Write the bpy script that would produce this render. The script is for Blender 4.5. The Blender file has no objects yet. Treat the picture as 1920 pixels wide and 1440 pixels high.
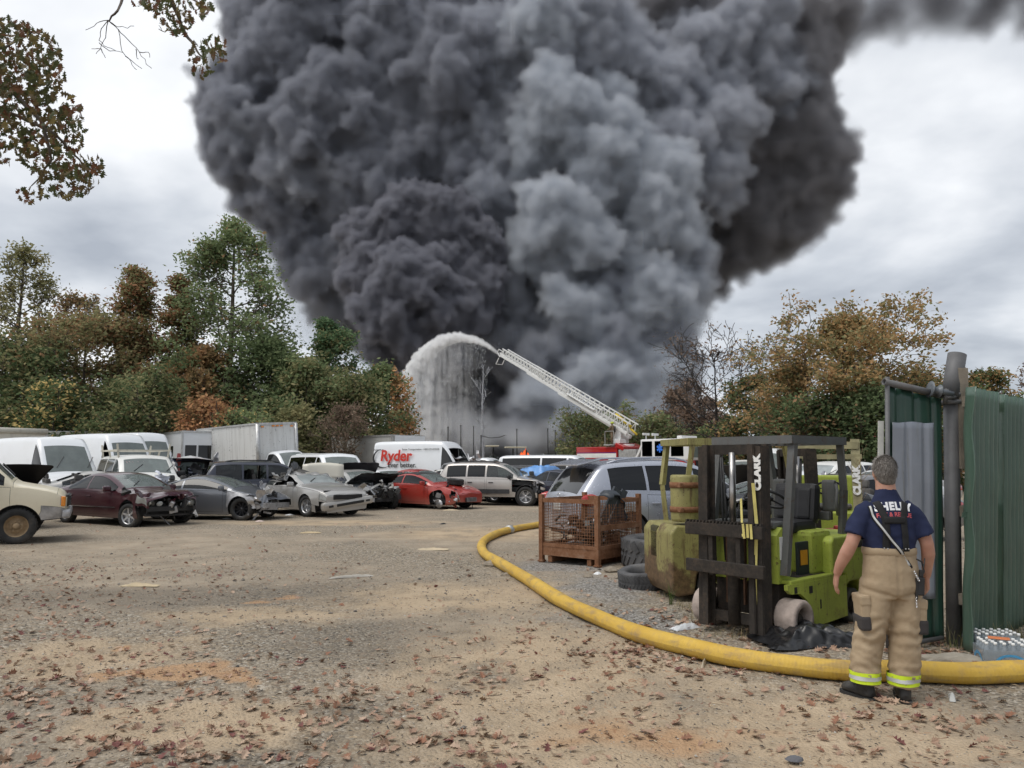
import bpy,bmesh,math,random
import numpy as np
from mathutils import Vector,Matrix,Euler,noise as mnoise
S=bpy.context.scene
COL=S.collection
R=math.radians
PI=math.pi
random.seed(11)
RNG=np.random.default_rng(7)
CAM_H=1.70
PITCH=R(5.82)
FPX=1442.0
cam_d=bpy.data.cameras.new('camera')
cam_d.sensor_width=36.0
cam_d.lens=36.0*FPX/1920.0
cam_d.clip_start=0.05
cam_d.clip_end=3000.0
cam=bpy.data.objects.new('camera',cam_d)
COL.objects.link(cam)
cam.location=(0,0,CAM_H)
cam.rotation_euler=(PI/2+PITCH,0,0)
S.camera=cam
SUN_EL,SUN_AZ=R(64),R(-118)
world=bpy.data.worlds.new('World')
S.world=world
world.use_nodes=True
wt=world.node_tree
for n in list(wt.nodes):
 wt.nodes.remove(n)
def wn(t,**kw):
 n=wt.nodes.new(t)
 for k,v in kw.items():
  setattr(n,k,v)
 return n
def wmath(op,a,b=None,c=None,clamp=False):
 n=wn('ShaderNodeMath',operation=op,use_clamp=clamp)
 for i,v in enumerate((a,b,c)):
  if v is None:
   continue
  if isinstance(v,(int,float)):
   n.inputs[i].default_value=v
  else:
   wt.links.new(v,n.inputs[i])
 return n.outputs[0]
w_out=wn('ShaderNodeOutputWorld')
w_tc=wn('ShaderNodeTexCoord')
w_sep=wn('ShaderNodeSeparateXYZ')
wt.links.new(w_tc.outputs['Generated'],w_sep.inputs[0])
w_den=wmath('ADD',wmath('MAXIMUM',w_sep.outputs[2],0.0),0.22)
w_comb=wn('ShaderNodeCombineXYZ')
wt.links.new(wmath('DIVIDE',w_sep.outputs[0],w_den),w_comb.inputs[0])
wt.links.new(wmath('DIVIDE',w_sep.outputs[1],w_den),w_comb.inputs[1])
w_comb.inputs[2].default_value=3.3
w_n1=wn('ShaderNodeTexNoise')
w_n1.inputs['Scale'].default_value=1.15
w_n1.inputs['Detail'].default_value=6.0
w_n1.inputs['Roughness'].default_value=0.5
w_n1.inputs['Distortion'].default_value=0.25
wt.links.new(w_comb.outputs[0],w_n1.inputs['Vector'])
w_n2=wn('ShaderNodeTexNoise')
w_n2.inputs['Scale'].default_value=2.6
w_n2.inputs['Detail'].default_value=4.0
wt.links.new(w_comb.outputs[0],w_n2.inputs['Vector'])
w_cr=wn('ShaderNodeValToRGB')
e=w_cr.color_ramp.elements
e[0].position=0.38;e[0].color=(0.36,0.39,0.44,1)
e[1].position=0.63;e[1].color=(0.83,0.845,0.865,1)
m=w_cr.color_ramp.elements.new(0.48);m.color=(0.52,0.55,0.595,1)
w_mixn=wmath('ADD',wmath('MULTIPLY',w_n1.outputs['Fac'],0.72),wmath('MULTIPLY',w_n2.outputs['Fac'],0.28))
w_left=wmath('MULTIPLY',w_sep.outputs[0],-0.10)
wt.links.new(wmath('ADD',w_mixn,w_left),w_cr.inputs[0])
w_sky=wn('ShaderNodeTexSky')
w_sky.sky_type='NISHITA'
w_sky.sun_disc=False
w_sky.sun_elevation=SUN_EL
w_sky.sun_rotation=SUN_AZ
w_bg_sky=wn('ShaderNodeBackground')
w_bg_sky.inputs['Strength'].default_value=0.10
wt.links.new(w_sky.outputs[0],w_bg_sky.inputs['Color'])
w_bg_cl=wn('ShaderNodeBackground')
w_bg_cl.inputs['Strength'].default_value=1.0
wt.links.new(w_cr.outputs[0],w_bg_cl.inputs['Color'])
w_mix=wn('ShaderNodeMixShader')
w_mix.inputs[0].default_value=0.93
wt.links.new(w_bg_sky.outputs[0],w_mix.inputs[1])
wt.links.new(w_bg_cl.outputs[0],w_mix.inputs[2])
wt.links.new(w_mix.outputs[0],w_out.inputs['Surface'])
sun_d=bpy.data.lights.new('sun','SUN')
sun_d.energy=1.5
sun_d.angle=R(38)
sun_d.color=(1.0,0.955,0.89)
sun=bpy.data.objects.new('sun',sun_d)
COL.objects.link(sun)
SUN_DIR=Vector((math.sin(SUN_AZ)*math.cos(SUN_EL),math.cos(SUN_AZ)*math.cos(SUN_EL),math.sin(SUN_EL)))
sun.rotation_euler=SUN_DIR.to_track_quat('Z','Y').to_euler()
S.view_settings.view_transform='Standard'
S.view_settings.look='None'
S.view_settings.gamma=1.0
S.view_settings.use_curve_mapping=False
S.view_settings.exposure=0.35
S.render.engine='CYCLES'
cy=S.cycles
cy.use_denoising=True
cy.use_adaptive_sampling=True
cy.adaptive_threshold=0.02
cy.max_bounces=8
cy.diffuse_bounces=3
cy.glossy_bounces=3
cy.transmission_bounces=4
cy.transparent_max_bounces=12
cy.volume_bounces=6
cy.volume_step_rate=1.0
cy.volume_max_steps=512
cy.sample_clamp_indirect=6.0
cy.caustics_reflective=False
cy.caustics_refractive=False
RIGHT=Vector((1,0,0))
UP=Vector((0,-math.sin(PITCH),math.cos(PITCH)))
FWD=Vector((0,math.cos(PITCH),math.sin(PITCH)))
EYE=Vector((0,0,CAM_H))
def ray(px,py):
 return RIGHT*((px-960)/FPX)+UP*((720-py)/FPX)+FWD
def on_ground(px,py,z=0.0):
 d=ray(px,py)
 return EYE+d*((z-CAM_H)/d.z)
def at(px,py,Y):
 """the point on the sight line of a photograph pixel that stands Y metres ahead"""
 d=ray(px,py)
 return EYE+d*(Y/d.y)
def mpp(Y):
 return Y/(FPX*math.cos(PITCH))
MATS={}
class NT:
 """thin helper over a node tree"""
 def __init__(s,tree):
  s.t=tree
 def n(s,typ,**kw):
  n=s.t.nodes.new(typ)
  for k,v in kw.items():
   setattr(n,k,v)
  return n
 def l(s,a,b):
  s.t.links.new(a,b)
 def put(s,sock,v):
  if isinstance(v,bpy.types.NodeSocket):
   s.l(v,sock)
  elif isinstance(v,(tuple,list))and len(v)==3 and sock.type=='RGBA':
   sock.default_value=(*v,1)
  else:
   sock.default_value=v
 def math(s,op,a,b=0.0,clamp=False):
  n=s.n('ShaderNodeMath',operation=op,use_clamp=clamp)
  s.put(n.inputs[0],a);s.put(n.inputs[1],b)
  return n.outputs[0]
 def mix(s,fac,a,b,blend='MIX'):
  n=s.n('ShaderNodeMix',data_type='RGBA',blend_type=blend)
  s.put(n.inputs[0],fac);s.put(n.inputs[6],a);s.put(n.inputs[7],b)
  return n.outputs[2]
 def noise(s,vec,scale,detail=3.0,rough=0.55,dist=0.0):
  n=s.n('ShaderNodeTexNoise')
  if vec is not None:
   s.l(vec,n.inputs['Vector'])
  n.inputs['Scale'].default_value=scale
  n.inputs['Detail'].default_value=detail
  n.inputs['Roughness'].default_value=rough
  n.inputs['Distortion'].default_value=dist
  return n.outputs['Fac']
 def vor(s,vec,scale,feature='F1',out='Distance',rnd=1.0):
  n=s.n('ShaderNodeTexVoronoi',feature=feature)
  if vec is not None:
   s.l(vec,n.inputs['Vector'])
  n.inputs['Scale'].default_value=scale
  n.inputs['Randomness'].default_value=rnd
  return n.outputs[out]
 def ramp(s,fac,stops,interp='LINEAR'):
  n=s.n('ShaderNodeValToRGB')
  n.color_ramp.interpolation=interp
  el=n.color_ramp.elements
  while len(el)<len(stops):
   el.new(0.5)
  for k,(p,c)in enumerate(stops):
   el[k].position=p
   el[k].color=(*c,1)if len(c)==3 else c
  s.put(n.inputs[0],fac)
  return n.outputs[0]
 def step(s,v,lo,hi):
  n=s.n('ShaderNodeMapRange',interpolation_type='SMOOTHSTEP')
  s.put(n.inputs[0],v)
  n.inputs[1].default_value=lo;n.inputs[2].default_value=hi
  n.inputs[3].default_value=0.0;n.inputs[4].default_value=1.0
  return n.outputs[0]
 def bump(s,h,strength=0.3,dist=0.02):
  n=s.n('ShaderNodeBump')
  n.inputs['Strength'].default_value=strength
  n.inputs['Distance'].default_value=dist
  s.l(h,n.inputs['Height'])
  return n.outputs[0]
 def coords(s,kind='Object'):
  return s.n('ShaderNodeTexCoord').outputs[kind]
 def mapping(s,vec,scale=(1,1,1),loc=(0,0,0),rot=(0,0,0)):
  n=s.n('ShaderNodeMapping')
  n.inputs['Scale'].default_value=scale
  n.inputs['Location'].default_value=loc
  n.inputs['Rotation'].default_value=rot
  s.l(vec,n.inputs['Vector'])
  return n.outputs[0]
def new_mat(name):
 m=bpy.data.materials.new(name)
 m.use_nodes=True
 t=m.node_tree
 for n in list(t.nodes):
  t.nodes.remove(n)
 h=NT(t)
 out=h.n('ShaderNodeOutputMaterial')
 MATS[name]=m
 return m,h,out
def pbsdf(h,out,color,rough=0.6,metal=0.0,spec=0.5,coat=0.0,normal=None,emis=None,trans=0.0,alpha=1.0):
 b=h.n('ShaderNodeBsdfPrincipled')
 h.put(b.inputs['Base Color'],color if not(isinstance(color,tuple)and len(color)==3)else(*color,1))
 h.put(b.inputs['Roughness'],rough)
 h.put(b.inputs['Metallic'],metal)
 h.put(b.inputs['Specular IOR Level'],spec)
 h.put(b.inputs['Coat Weight'],coat)
 b.inputs['Coat Roughness'].default_value=0.06
 h.put(b.inputs['Transmission Weight'],trans)
 h.put(b.inputs['Alpha'],alpha)
 if normal is not None:
  h.l(normal,b.inputs['Normal'])
 h.l(b.outputs[0],out.inputs[0])
 return b
def simple(name,color,rough=0.6,metal=0.0,coat=0.0,var=0.15,scale=6.0,bump=0.0,bscale=40.0,dirt=0.0,dirtcol=(0.16,0.12,0.08),spec=0.5):
 """one plain material with a little variation in tone, roughness and optional dust and relief"""
 if name in MATS:
  return MATS[name]
 m,h,out=new_mat(name)
 co=h.coords()
 nz=h.noise(co,scale,4.0)
 lo=tuple(c*(1-var)for c in color)
 hi=tuple(min(1,c*(1+var))for c in color)
 c=h.ramp(nz,[(0.3,lo),(0.7,hi)])
 if dirt>0:
  d=h.step(h.noise(co,scale*0.6,6.0,0.65),0.62-0.25*dirt,0.80)
  c=h.mix(h.math('MULTIPLY',d,min(1,dirt)),c,dirtcol)
 nrm=None
 if bump>0:
  nrm=h.bump(h.noise(co,bscale,3.0),bump,0.01)
 pbsdf(h,out,c,rough,metal,spec,coat,nrm)
 return m
class MB:
 """collects boxes, tubes, lathes and loose faces; build() links them as ONE mesh object"""
 def __init__(s):
  s.v=[];s.f=[];s.mi=[];s.mat=0;s.sm=[]
 def add(s,vs,fs,smooth=False):
  o=len(s.v)
  s.v.extend([tuple(v)for v in vs])
  for f in fs:
   s.f.append(tuple(i+o for i in f));s.mi.append(s.mat);s.sm.append(smooth)
  return s
 def box(s,c,size,rot=None,taper=1.0):
  hx,hy,hz=size[0]/2,size[1]/2,size[2]/2
  vs=[]
  for dz in(-1,1):
   k=taper if dz>0 else 1.0
   for dx,dy in((-1,-1),(1,-1),(1,1),(-1,1)):
    vs.append(Vector((dx*hx*k,dy*hy*k,dz*hz)))
  if rot is not None:
   M=rot if isinstance(rot,Matrix)else Euler(rot).to_matrix()
   vs=[M@v for v in vs]
  c=Vector(c)
  return s.add([v+c for v in vs],[(3,2,1,0),(4,5,6,7),(0,1,5,4),(1,2,6,5),(2,3,7,6),(3,0,4,7)])
 def bbox(s,c,size,bev=0.02,rot=None):
  """a box with chamfered edges"""
  bm=bmesh.new()
  bmesh.ops.create_cube(bm,size=1.0)
  for v in bm.verts:
   v.co=Vector((v.co.x*size[0],v.co.y*size[1],v.co.z*size[2]))
  bmesh.ops.bevel(bm,geom=list(bm.edges),offset=min(bev,min(size)*0.45),segments=2,affect='EDGES',profile=0.6)
  M=None
  if rot is not None:
   M=rot if isinstance(rot,Matrix)else Euler(rot).to_matrix()
  c=Vector(c)
  vs=[(M@v.co if M else v.co.copy())+c for v in bm.verts]
  bm.verts.index_update()
  fs=[tuple(v.index for v in f.verts)for f in bm.faces]
  bm.free()
  return s.add(vs,fs)
 def bar(s,a,b,w,h=None,up=(0,0,1)):
  """a rectangular bar from a to b"""
  a,b=Vector(a),Vector(b)
  h=w if h is None else h
  d=(b-a)
  L=d.length
  if L<1e-6:
   return s
  d/=L
  u=Vector(up)
  x=u.cross(d)
  if x.length<1e-3:
   x=Vector((1,0,0)).cross(d)
  x.normalize()
  y=d.cross(x)
  vs=[]
  for p in(a,b):
   for i,j in((-1,-1),(1,-1),(1,1),(-1,1)):
    vs.append(p+x*(i*w/2)+y*(j*h/2))
  return s.add(vs,[(3,2,1,0),(4,5,6,7),(0,1,5,4),(1,2,6,5),(2,3,7,6),(3,0,4,7)])
 def tube(s,pts,r,seg=8,caps=True,flat=1.0):
  pts=[Vector(p)for p in pts]
  n=len(pts)
  rs=[r]*n if isinstance(r,(int,float))else list(r)
  vs=[];fs=[]
  prev=None
  for i,p in enumerate(pts):
   t=(pts[min(i+1,n-1)]-pts[max(i-1,0)])
   if t.length<1e-9:
    t=Vector((0,0,1))
   t.normalize()
   if prev is None:
    x=Vector((0,0,1)).cross(t)
    if x.length<1e-3:
     x=Vector((1,0,0)).cross(t)
   else:
    x=prev-t*prev.dot(t)
    if x.length<1e-4:
     x=Vector((0,0,1)).cross(t)
   x.normalize()
   prev=x
   y=t.cross(x)
   for k in range(seg):
    a=2*PI*k/seg
    vs.append(p+x*(math.cos(a)*rs[i])+y*(math.sin(a)*rs[i]*flat))
  for i in range(n-1):
   for k in range(seg):
    k2=(k+1)%seg
    fs.append((i*seg+k,i*seg+k2,(i+1)*seg+k2,(i+1)*seg+k))
  if caps:
   fs.append(tuple(reversed(range(seg))))
   fs.append(tuple(range((n-1)*seg,n*seg)))
  return s.add(vs,fs,True)
 def lathe(s,prof,seg=24,c=(0,0,0),axis='z',M=None,closed=False):
  """prof: (radius, height) pairs turned round an axis"""
  vs=[];fs=[]
  n=len(prof)
  c=Vector(c)
  for k in range(seg):
   a=2*PI*k/seg
   ca,sa=math.cos(a),math.sin(a)
   for r,h in prof:
    if axis=='z':
     v=Vector((r*ca,r*sa,h))
    elif axis=='y':
     v=Vector((r*ca,h,r*sa))
    else:
     v=Vector((h,r*ca,r*sa))
    if M is not None:
     v=M@v
    vs.append(v+c)
  rng=range(n)if closed else range(n-1)
  for k in range(seg):
   k2=(k+1)%seg
   for i in rng:
    j=(i+1)%n
    f=(k*n+i,k2*n+i,k2*n+j,k*n+j)
    if axis=='y':
     f=tuple(reversed(f))
    fs.append(f)
  return s.add(vs,fs,True)
 def ball(s,c,r,seg=10,rings=7,M=None):
  rx,ry,rz=(r,r,r)if isinstance(r,(int,float))else r
  vs=[];fs=[]
  c=Vector(c)
  for i in range(rings+1):
   th=PI*i/rings
   for k in range(seg):
    a=2*PI*k/seg
    v=Vector((rx*math.sin(th)*math.cos(a),ry*math.sin(th)*math.sin(a),rz*math.cos(th)))
    if M is not None:
     v=M@v
    vs.append(v+c)
  for i in range(rings):
   for k in range(seg):
    k2=(k+1)%seg
    fs.append((i*seg+k,(i+1)*seg+k,(i+1)*seg+k2,i*seg+k2))
  return s.add(vs,fs,True)
 def prism(s,poly,a,b,axis='y'):
  """extrude a 2D polygon between a and b along an axis"""
  n=len(poly)
  vs=[]
  for h in(a,b):
   for u,w in poly:
    vs.append({'y':(u,h,w),'x':(h,u,w),'z':(u,w,h)}[axis])
  fs=[tuple(range(n)),tuple(reversed(range(n,2*n)))]
  for i in range(n):
   j=(i+1)%n
   fs.append((i,i+n,j+n,j))
  return s.add(vs,fs)
 def move(s,M):
  s.v=[tuple(M@Vector(v))for v in s.v]
  return s
 def build(s,name,mat,parent=None,smooth=None,angle=None):
  me=bpy.data.meshes.new(name)
  me.from_pydata(s.v,[],s.f)
  mats=mat if isinstance(mat,(list,tuple))else[mat]
  for m in mats:
   me.materials.append(m)
  if len(mats)>1:
   me.polygons.foreach_set('material_index',s.mi)
  sm=s.sm if smooth is None else[smooth]*len(s.f)
  me.polygons.foreach_set('use_smooth',sm)
  me.update()
  return link(name,me,parent)
def link(name,me,parent=None):
 o=bpy.data.objects.new(name,me)
 COL.objects.link(o)
 if parent is not None:
  o.parent=parent
 return o
def np_obj(name,V,F,mat,parent=None,smooth=False,mi=None):
 """V (n,3) array, F (m,k) array with a fixed k (fast path for big meshes)"""
 me=bpy.data.meshes.new(name)
 V=np.asarray(V,dtype=np.float32);F=np.asarray(F,dtype=np.int32)
 k=F.shape[1]
 me.vertices.add(len(V))
 me.vertices.foreach_set('co',V.ravel())
 me.loops.add(F.size)
 me.loops.foreach_set('vertex_index',F.ravel())
 me.polygons.add(len(F))
 me.polygons.foreach_set('loop_start',np.arange(0,F.size,k,dtype=np.int32))
 if mi is not None:
  me.polygons.foreach_set('material_index',np.asarray(mi,dtype=np.int32))
 me.polygons.foreach_set('use_smooth',np.full(len(F),smooth))
 for m in(mat if isinstance(mat,(list,tuple))else[mat]):
  me.materials.append(m)
 me.update(calc_edges=True)
 me.validate()
 return link(name,me,parent)
def tag(o,label=None,cat=None,group=None,kind=None):
 if label:o['label']=label
 if cat:o['category']=cat
 if group:o['group']=group
 if kind:o['kind']=kind
 return o
def thing(name,label,cat,loc=(0,0,0),rz=0.0,group=None):
 o=bpy.data.objects.new(name,None)
 COL.objects.link(o)
 o.empty_display_size=0.2
 o.location=loc
 o.rotation_euler=(0,0,rz)
 return tag(o,label,cat,group)
def copy_tree(o,parent=None):
 c=o.copy()
 COL.objects.link(c)
 if parent is not None:
  c.parent=parent
 for ch in list(o.children):
  copy_tree(ch,c)
 return c
def fnoise(p,sc):
 return mnoise.noise(Vector((p[0]*sc,p[1]*sc,p[2]*sc)))
def smooth_mod(o,angle=35):
 """sharp edges above an angle, smooth below (baked, no operators)"""
 me=o.data
 bm=bmesh.new();bm.from_mesh(me)
 for f in bm.faces:
  f.smooth=True
 lim=R(angle)
 for e_ in bm.edges:
  if len(e_.link_faces)==2:
   e_.smooth=e_.calc_face_angle(0)<lim
  else:
   e_.smooth=False
 bm.to_mesh(me);bm.free()
 return o
#   GROUND
def gxy(px,py):
 p=on_ground(px,py)
 return p.x,p.y
def ground_h(x,y):
 """gentle unevenness of the yard (metres); numpy friendly"""
 a=0.022*np.sin(x*0.9+1.3)*np.sin(y*0.7+0.4)+0.012*np.sin(x*2.3+y*1.7)+0.007*np.sin(x*5.1-y*4.3)
 return a*np.clip((26.0-y)/18.0,0,1)*np.clip((30-np.abs(x))/15.0,0,1)
def ground_material():
 m,h,out=new_mat('yard_earth')
 co=h.coords('Object')
 n_big=h.noise(co,0.22,5.0,0.6)
 n_mid=h.noise(co,1.3,6.0,0.65)
 n_fine=h.noise(co,14.0,5.0,0.7)
 n_grit=h.noise(co,90.0,3.0,0.7)
 sep=h.n('ShaderNodeSeparateXYZ');h.l(co,sep.inputs[0])
 warp=h.n('ShaderNodeVectorMath',operation='MULTIPLY_ADD')
 wn_=h.n('ShaderNodeTexNoise');wn_.inputs['Scale'].default_value=1.6;wn_.inputs['Detail'].default_value=5.0;h.l(co,wn_.inputs['Vector'])
 off=h.n('ShaderNodeVectorMath',operation='SUBTRACT');h.l(wn_.outputs['Color'],off.inputs[0]);off.inputs[1].default_value=(0.5,0.5,0.5)
 h.l(off.outputs[0],warp.inputs[0]);warp.inputs[1].default_value=(1.5,1.5,0);h.l(co,warp.inputs[2])
 wv=warp.outputs[0]
 def patch(px,py,rx,ry,soft=0.5):
  """a worn patch round one spot of the yard"""
  c=on_ground(px,py)
  mp=h.n('ShaderNodeMapping')
  h.l(wv,mp.inputs['Vector'])
  mp.inputs['Location'].default_value=(-c.x/rx,-c.y/ry,0)
  mp.inputs['Scale'].default_value=(1/rx,1/ry,0)
  ln=h.n('ShaderNodeVectorMath',operation='LENGTH');h.l(mp.outputs[0],ln.inputs[0])
  s=h.n('ShaderNodeMapRange',interpolation_type='SMOOTHSTEP')
  h.l(ln.outputs['Value'],s.inputs[0])
  s.inputs[1].default_value=1+soft*0.5;s.inputs[2].default_value=1-soft*0.5
  s.inputs[3].default_value=0;s.inputs[4].default_value=1
  return s.outputs[0]
 def union(lst):
  r=lst[0]
  for q in lst[1:]:
   r=h.math('MAXIMUM',r,q)
  return r
 vc=h.n('ShaderNodeTexVoronoi');vc.inputs['Scale'].default_value=42.0;h.l(co,vc.inputs['Vector'])
 sepc=h.n('ShaderNodeSeparateColor');h.l(vc.outputs['Color'],sepc.inputs[0])
 gravel=h.ramp(sepc.outputs[0],[(0.0,(0.060,0.054,0.046)),(0.35,(0.205,0.18,0.145)),(0.70,(0.345,0.30,0.235)),(0.93,(0.50,0.45,0.37)),(1.0,(0.55,0.51,0.44))])
 gravel=h.mix(h.step(n_fine,0.42,0.66),gravel,(0.26,0.205,0.14))
 gravel_far=h.ramp(n_mid,[(0.3,(0.27,0.225,0.17)),(0.7,(0.44,0.365,0.275))])
 earth=h.ramp(n_mid,[(0.25,(0.33,0.25,0.165)),(0.5,(0.44,0.34,0.23)),(0.75,(0.53,0.42,0.295))])
 earth=h.mix(h.math('MULTIPLY',h.step(n_fine,0.52,0.75),0.55),earth,(0.20,0.155,0.105))
 clay=h.ramp(n_fine,[(0.3,(0.37,0.225,0.125)),(0.7,(0.50,0.325,0.19))])
 dark=h.ramp(n_fine,[(0.3,(0.060,0.055,0.048)),(0.7,(0.13,0.115,0.095))])
 base=h.mix(h.step(n_big,0.40,0.62),gravel,gravel_far)
 earth_m=union([patch(1250,1400,1.75,0.95,0.9),patch(1010,1250,1.2,1.5,0.9),patch(1500,1420,1.8,0.55,0.9),patch(1120,1320,1.4,0.9,0.9),patch(400,1350,0.75,0.5,0.8),patch(180,1230,0.9,0.6,0.9),patch(850,1120,1.6,1.2,1.0),patch(480,1155,1.0,0.6,0.9),patch(60,1250,0.6,0.6,0.9),patch(900,1000,2.2,1.6,1.0),patch(620,980,3.0,0.9,1.0),patch(1420,1380,1.6,0.9,0.9),patch(1000,1430,0.6,0.35,.9)])
 dark_m=union([patch(260,1120,1.6,0.8,1.1),patch(700,1200,1.1,1.0,1.1),patch(620,1390,0.9,0.55,1.0),patch(900,1400,0.45,0.4,1.0),patch(540,1110,1.0,0.8,1.2)])
 clay_m=union([patch(305,1270,0.46,0.30,0.45),patch(425,1275,0.22,0.14,0.8),patch(535,1118,0.22,0.2,0.8),patch(205,1222,0.16,0.1,0.8),patch(1240,1375,0.5,0.25,1.2)])
 blue_m=union([patch(1130,1105,0.55,1.3,1.0),patch(1170,1160,0.6,0.5,1.0),patch(1060,1060,0.8,0.7,1.0)])
 col=h.mix(h.math('MULTIPLY',dark_m,0.36),base,dark)
 col=h.mix(h.math('MULTIPLY',earth_m,h.step(n_mid,0.25,0.55)),col,earth)
 bluegrav=h.ramp(sepc.outputs[1],[(0.0,(0.11,0.106,0.10)),(0.6,(0.25,0.24,0.225)),(1.0,(0.45,0.44,0.42))])
 col=h.mix(h.math('MULTIPLY',blue_m,0.8),col,bluegrav)
 col=h.mix(h.math('MULTIPLY',clay_m,0.92),col,clay)
 mp=h.mapping(wv,(0.55,0.10,1),(0,0,0),(0,0,R(-24)))
 tr=h.step(h.noise(mp,1.6,4.0),0.55,0.72)
 col=h.mix(h.math('MULTIPLY',tr,0.30),col,(0.15,0.13,0.105))
 vl=h.n('ShaderNodeTexVoronoi');vl.inputs['Scale'].default_value=16.0;h.l(wv,vl.inputs['Vector'])
 sl=h.n('ShaderNodeSeparateColor');h.l(vl.outputs['Color'],sl.inputs[0])
 lm=h.math('MULTIPLY',h.step(sl.outputs[0],0.80,0.84),h.step(vl.outputs['Distance'],0.40,0.28))
 lm=h.math('MULTIPLY',lm,h.step(n_big,0.40,0.60))
 leafc=h.ramp(sl.outputs[1],[(0.0,(0.16,0.06,0.03)),(0.5,(0.30,0.15,0.08)),(1.0,(0.42,0.28,0.18))])
 col=h.mix(h.math('MULTIPLY',lm,0.8),col,leafc)
 vv=h.vor(co,42.0)
 hh=h.math('ADD',h.math('MULTIPLY',n_fine,0.6),h.math('MULTIPLY',n_grit,0.35))
 hh=h.math('SUBTRACT',hh,h.math('MULTIPLY',vv,0.6))
 hh=h.math('ADD',hh,h.math('MULTIPLY',n_mid,1.2))
 pbsdf(h,out,col,0.93,0,0.25,0,h.bump(hh,0.75,0.03))
 return m
m_yard=ground_material()
def build_ground():
 def axis(lo,hi,near_lo,near_hi,step,grow):
  a=list(np.arange(near_lo,near_hi,step))
  s=step;x=near_hi
  while x<hi:
   a.append(x);s*=grow;x+=s
  s=step;x=near_lo-step
  while x>lo:
   a.insert(0,x);s*=grow;x-=s
  return np.array([lo]+a+[hi])
 xs=axis(-1600,1600,-7,7,0.09,1.09)
 ys=axis(-60,1600,1.5,14,0.09,1.09)
 X,Y=np.meshgrid(xs,ys)
 Z=ground_h(X,Y)
 rg=np.random.default_rng(3)
 near=np.clip((14-Y)/8,0,1)*(np.abs(X)<8)
 Z=Z+rg.normal(0,0.0025,Z.shape)*near
 V=np.stack([X,Y,Z],-1).reshape(-1,3)
 ny,nx=X.shape
 i=np.arange((ny-1)*(nx-1));r=i//(nx-1);c=i%(nx-1)
 a=r*nx+c
 F=np.stack([a,a+1,a+nx+1,a+nx],1)
 o=np_obj('ground',V,F,m_yard,smooth=True)
 tag(o,'dirt and gravel yard strewn with leaves',None,None,'structure')
build_ground()
m_stone=simple('pebble_grey',(0.20,0.18,0.155),0.9,var=0.5,scale=9)
m_stone_pale=simple('pebble_pale',(0.40,0.37,0.32),0.9,var=0.3,scale=9)
m_stone_dark=simple('pebble_dark',(0.075,0.07,0.062),0.85,var=0.3,scale=9)
def build_pebbles(n=30000):
 rg=np.random.default_rng(21)
 d=2.6*np.exp(rg.random(n)*math.log(15/2.6))
 x=(rg.random(n)-0.5)*1.45*d
 y=d
 size=0.0025+0.0075*rg.random(n)**3+0.014*(rg.random(n)>0.985)*rg.random(n)
 size*=np.clip(d/6,0.7,1.6)
 base=np.array([(1,0,0),(0,1,0),(-1,0,0),(0,-1,0),(0,0,1),(0,0,-1)],float)
 tri=np.array([(0,1,4),(1,2,4),(2,3,4),(3,0,4),(1,0,5),(2,1,5),(3,2,5),(0,3,5)])
 V=base[None]*rg.uniform(0.6,1.25,(n,6,1))*size[:,None,None]
 V[:,:,2]*=0.6
 V[:,:,0]*=rg.uniform(0.8,1.5,(n,1))
 a=rg.random(n)*2*PI
 ca,sa=np.cos(a)[:,None],np.sin(a)[:,None]
 vx=V[:,:,0]*ca-V[:,:,1]*sa;vy=V[:,:,0]*sa+V[:,:,1]*ca
 z=ground_h(x,y)
 V=np.stack([vx+x[:,None],vy+y[:,None],V[:,:,2]+z[:,None]+size[:,None]*0.25],-1)
 F=(tri[None]+(np.arange(n)*6)[:,None,None]).reshape(-1,3)
 mi=np.repeat(rg.choice([0,1,2],n,p=[0.62,0.23,0.15]),8)
 o=np_obj('gravel',V.reshape(-1,3),F,[m_stone,m_stone_pale,m_stone_dark],mi=mi)
 tag(o,'loose gravel scattered over the yard',None,None,'stuff')
build_pebbles()
def leaf_mat(name,col,trans=0.3,var=0.3):
 m,h,out=new_mat(name)
 co=h.coords('Object')
 c=h.ramp(h.noise(co,23.0,3.0),[(0.3,tuple(k*(1-var)for k in col)),(0.7,tuple(k*(1+var)for k in col))])
 d=h.n('ShaderNodeBsdfPrincipled')
 h.put(d.inputs['Base Color'],c);d.inputs['Roughness'].default_value=0.65;d.inputs['Specular IOR Level'].default_value=0.3
 t=h.n('ShaderNodeBsdfTranslucent');h.put(t.inputs['Color'],c)
 mx=h.n('ShaderNodeMixShader');mx.inputs[0].default_value=trans
 h.l(d.outputs[0],mx.inputs[1]);h.l(t.outputs[0],mx.inputs[2]);h.l(mx.outputs[0],out.inputs[0])
 return m
LEAF_COLS=[leaf_mat('leaf_tan',(0.36,0.235,0.165),0.12),leaf_mat('leaf_rust',(0.26,0.130,0.080),0.12),leaf_mat('leaf_maroon',(0.18,0.070,0.060),0.12),leaf_mat('leaf_brown',(0.20,0.125,0.078),0.12),leaf_mat('leaf_pale',(0.46,0.33,0.24),0.12)]
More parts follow.
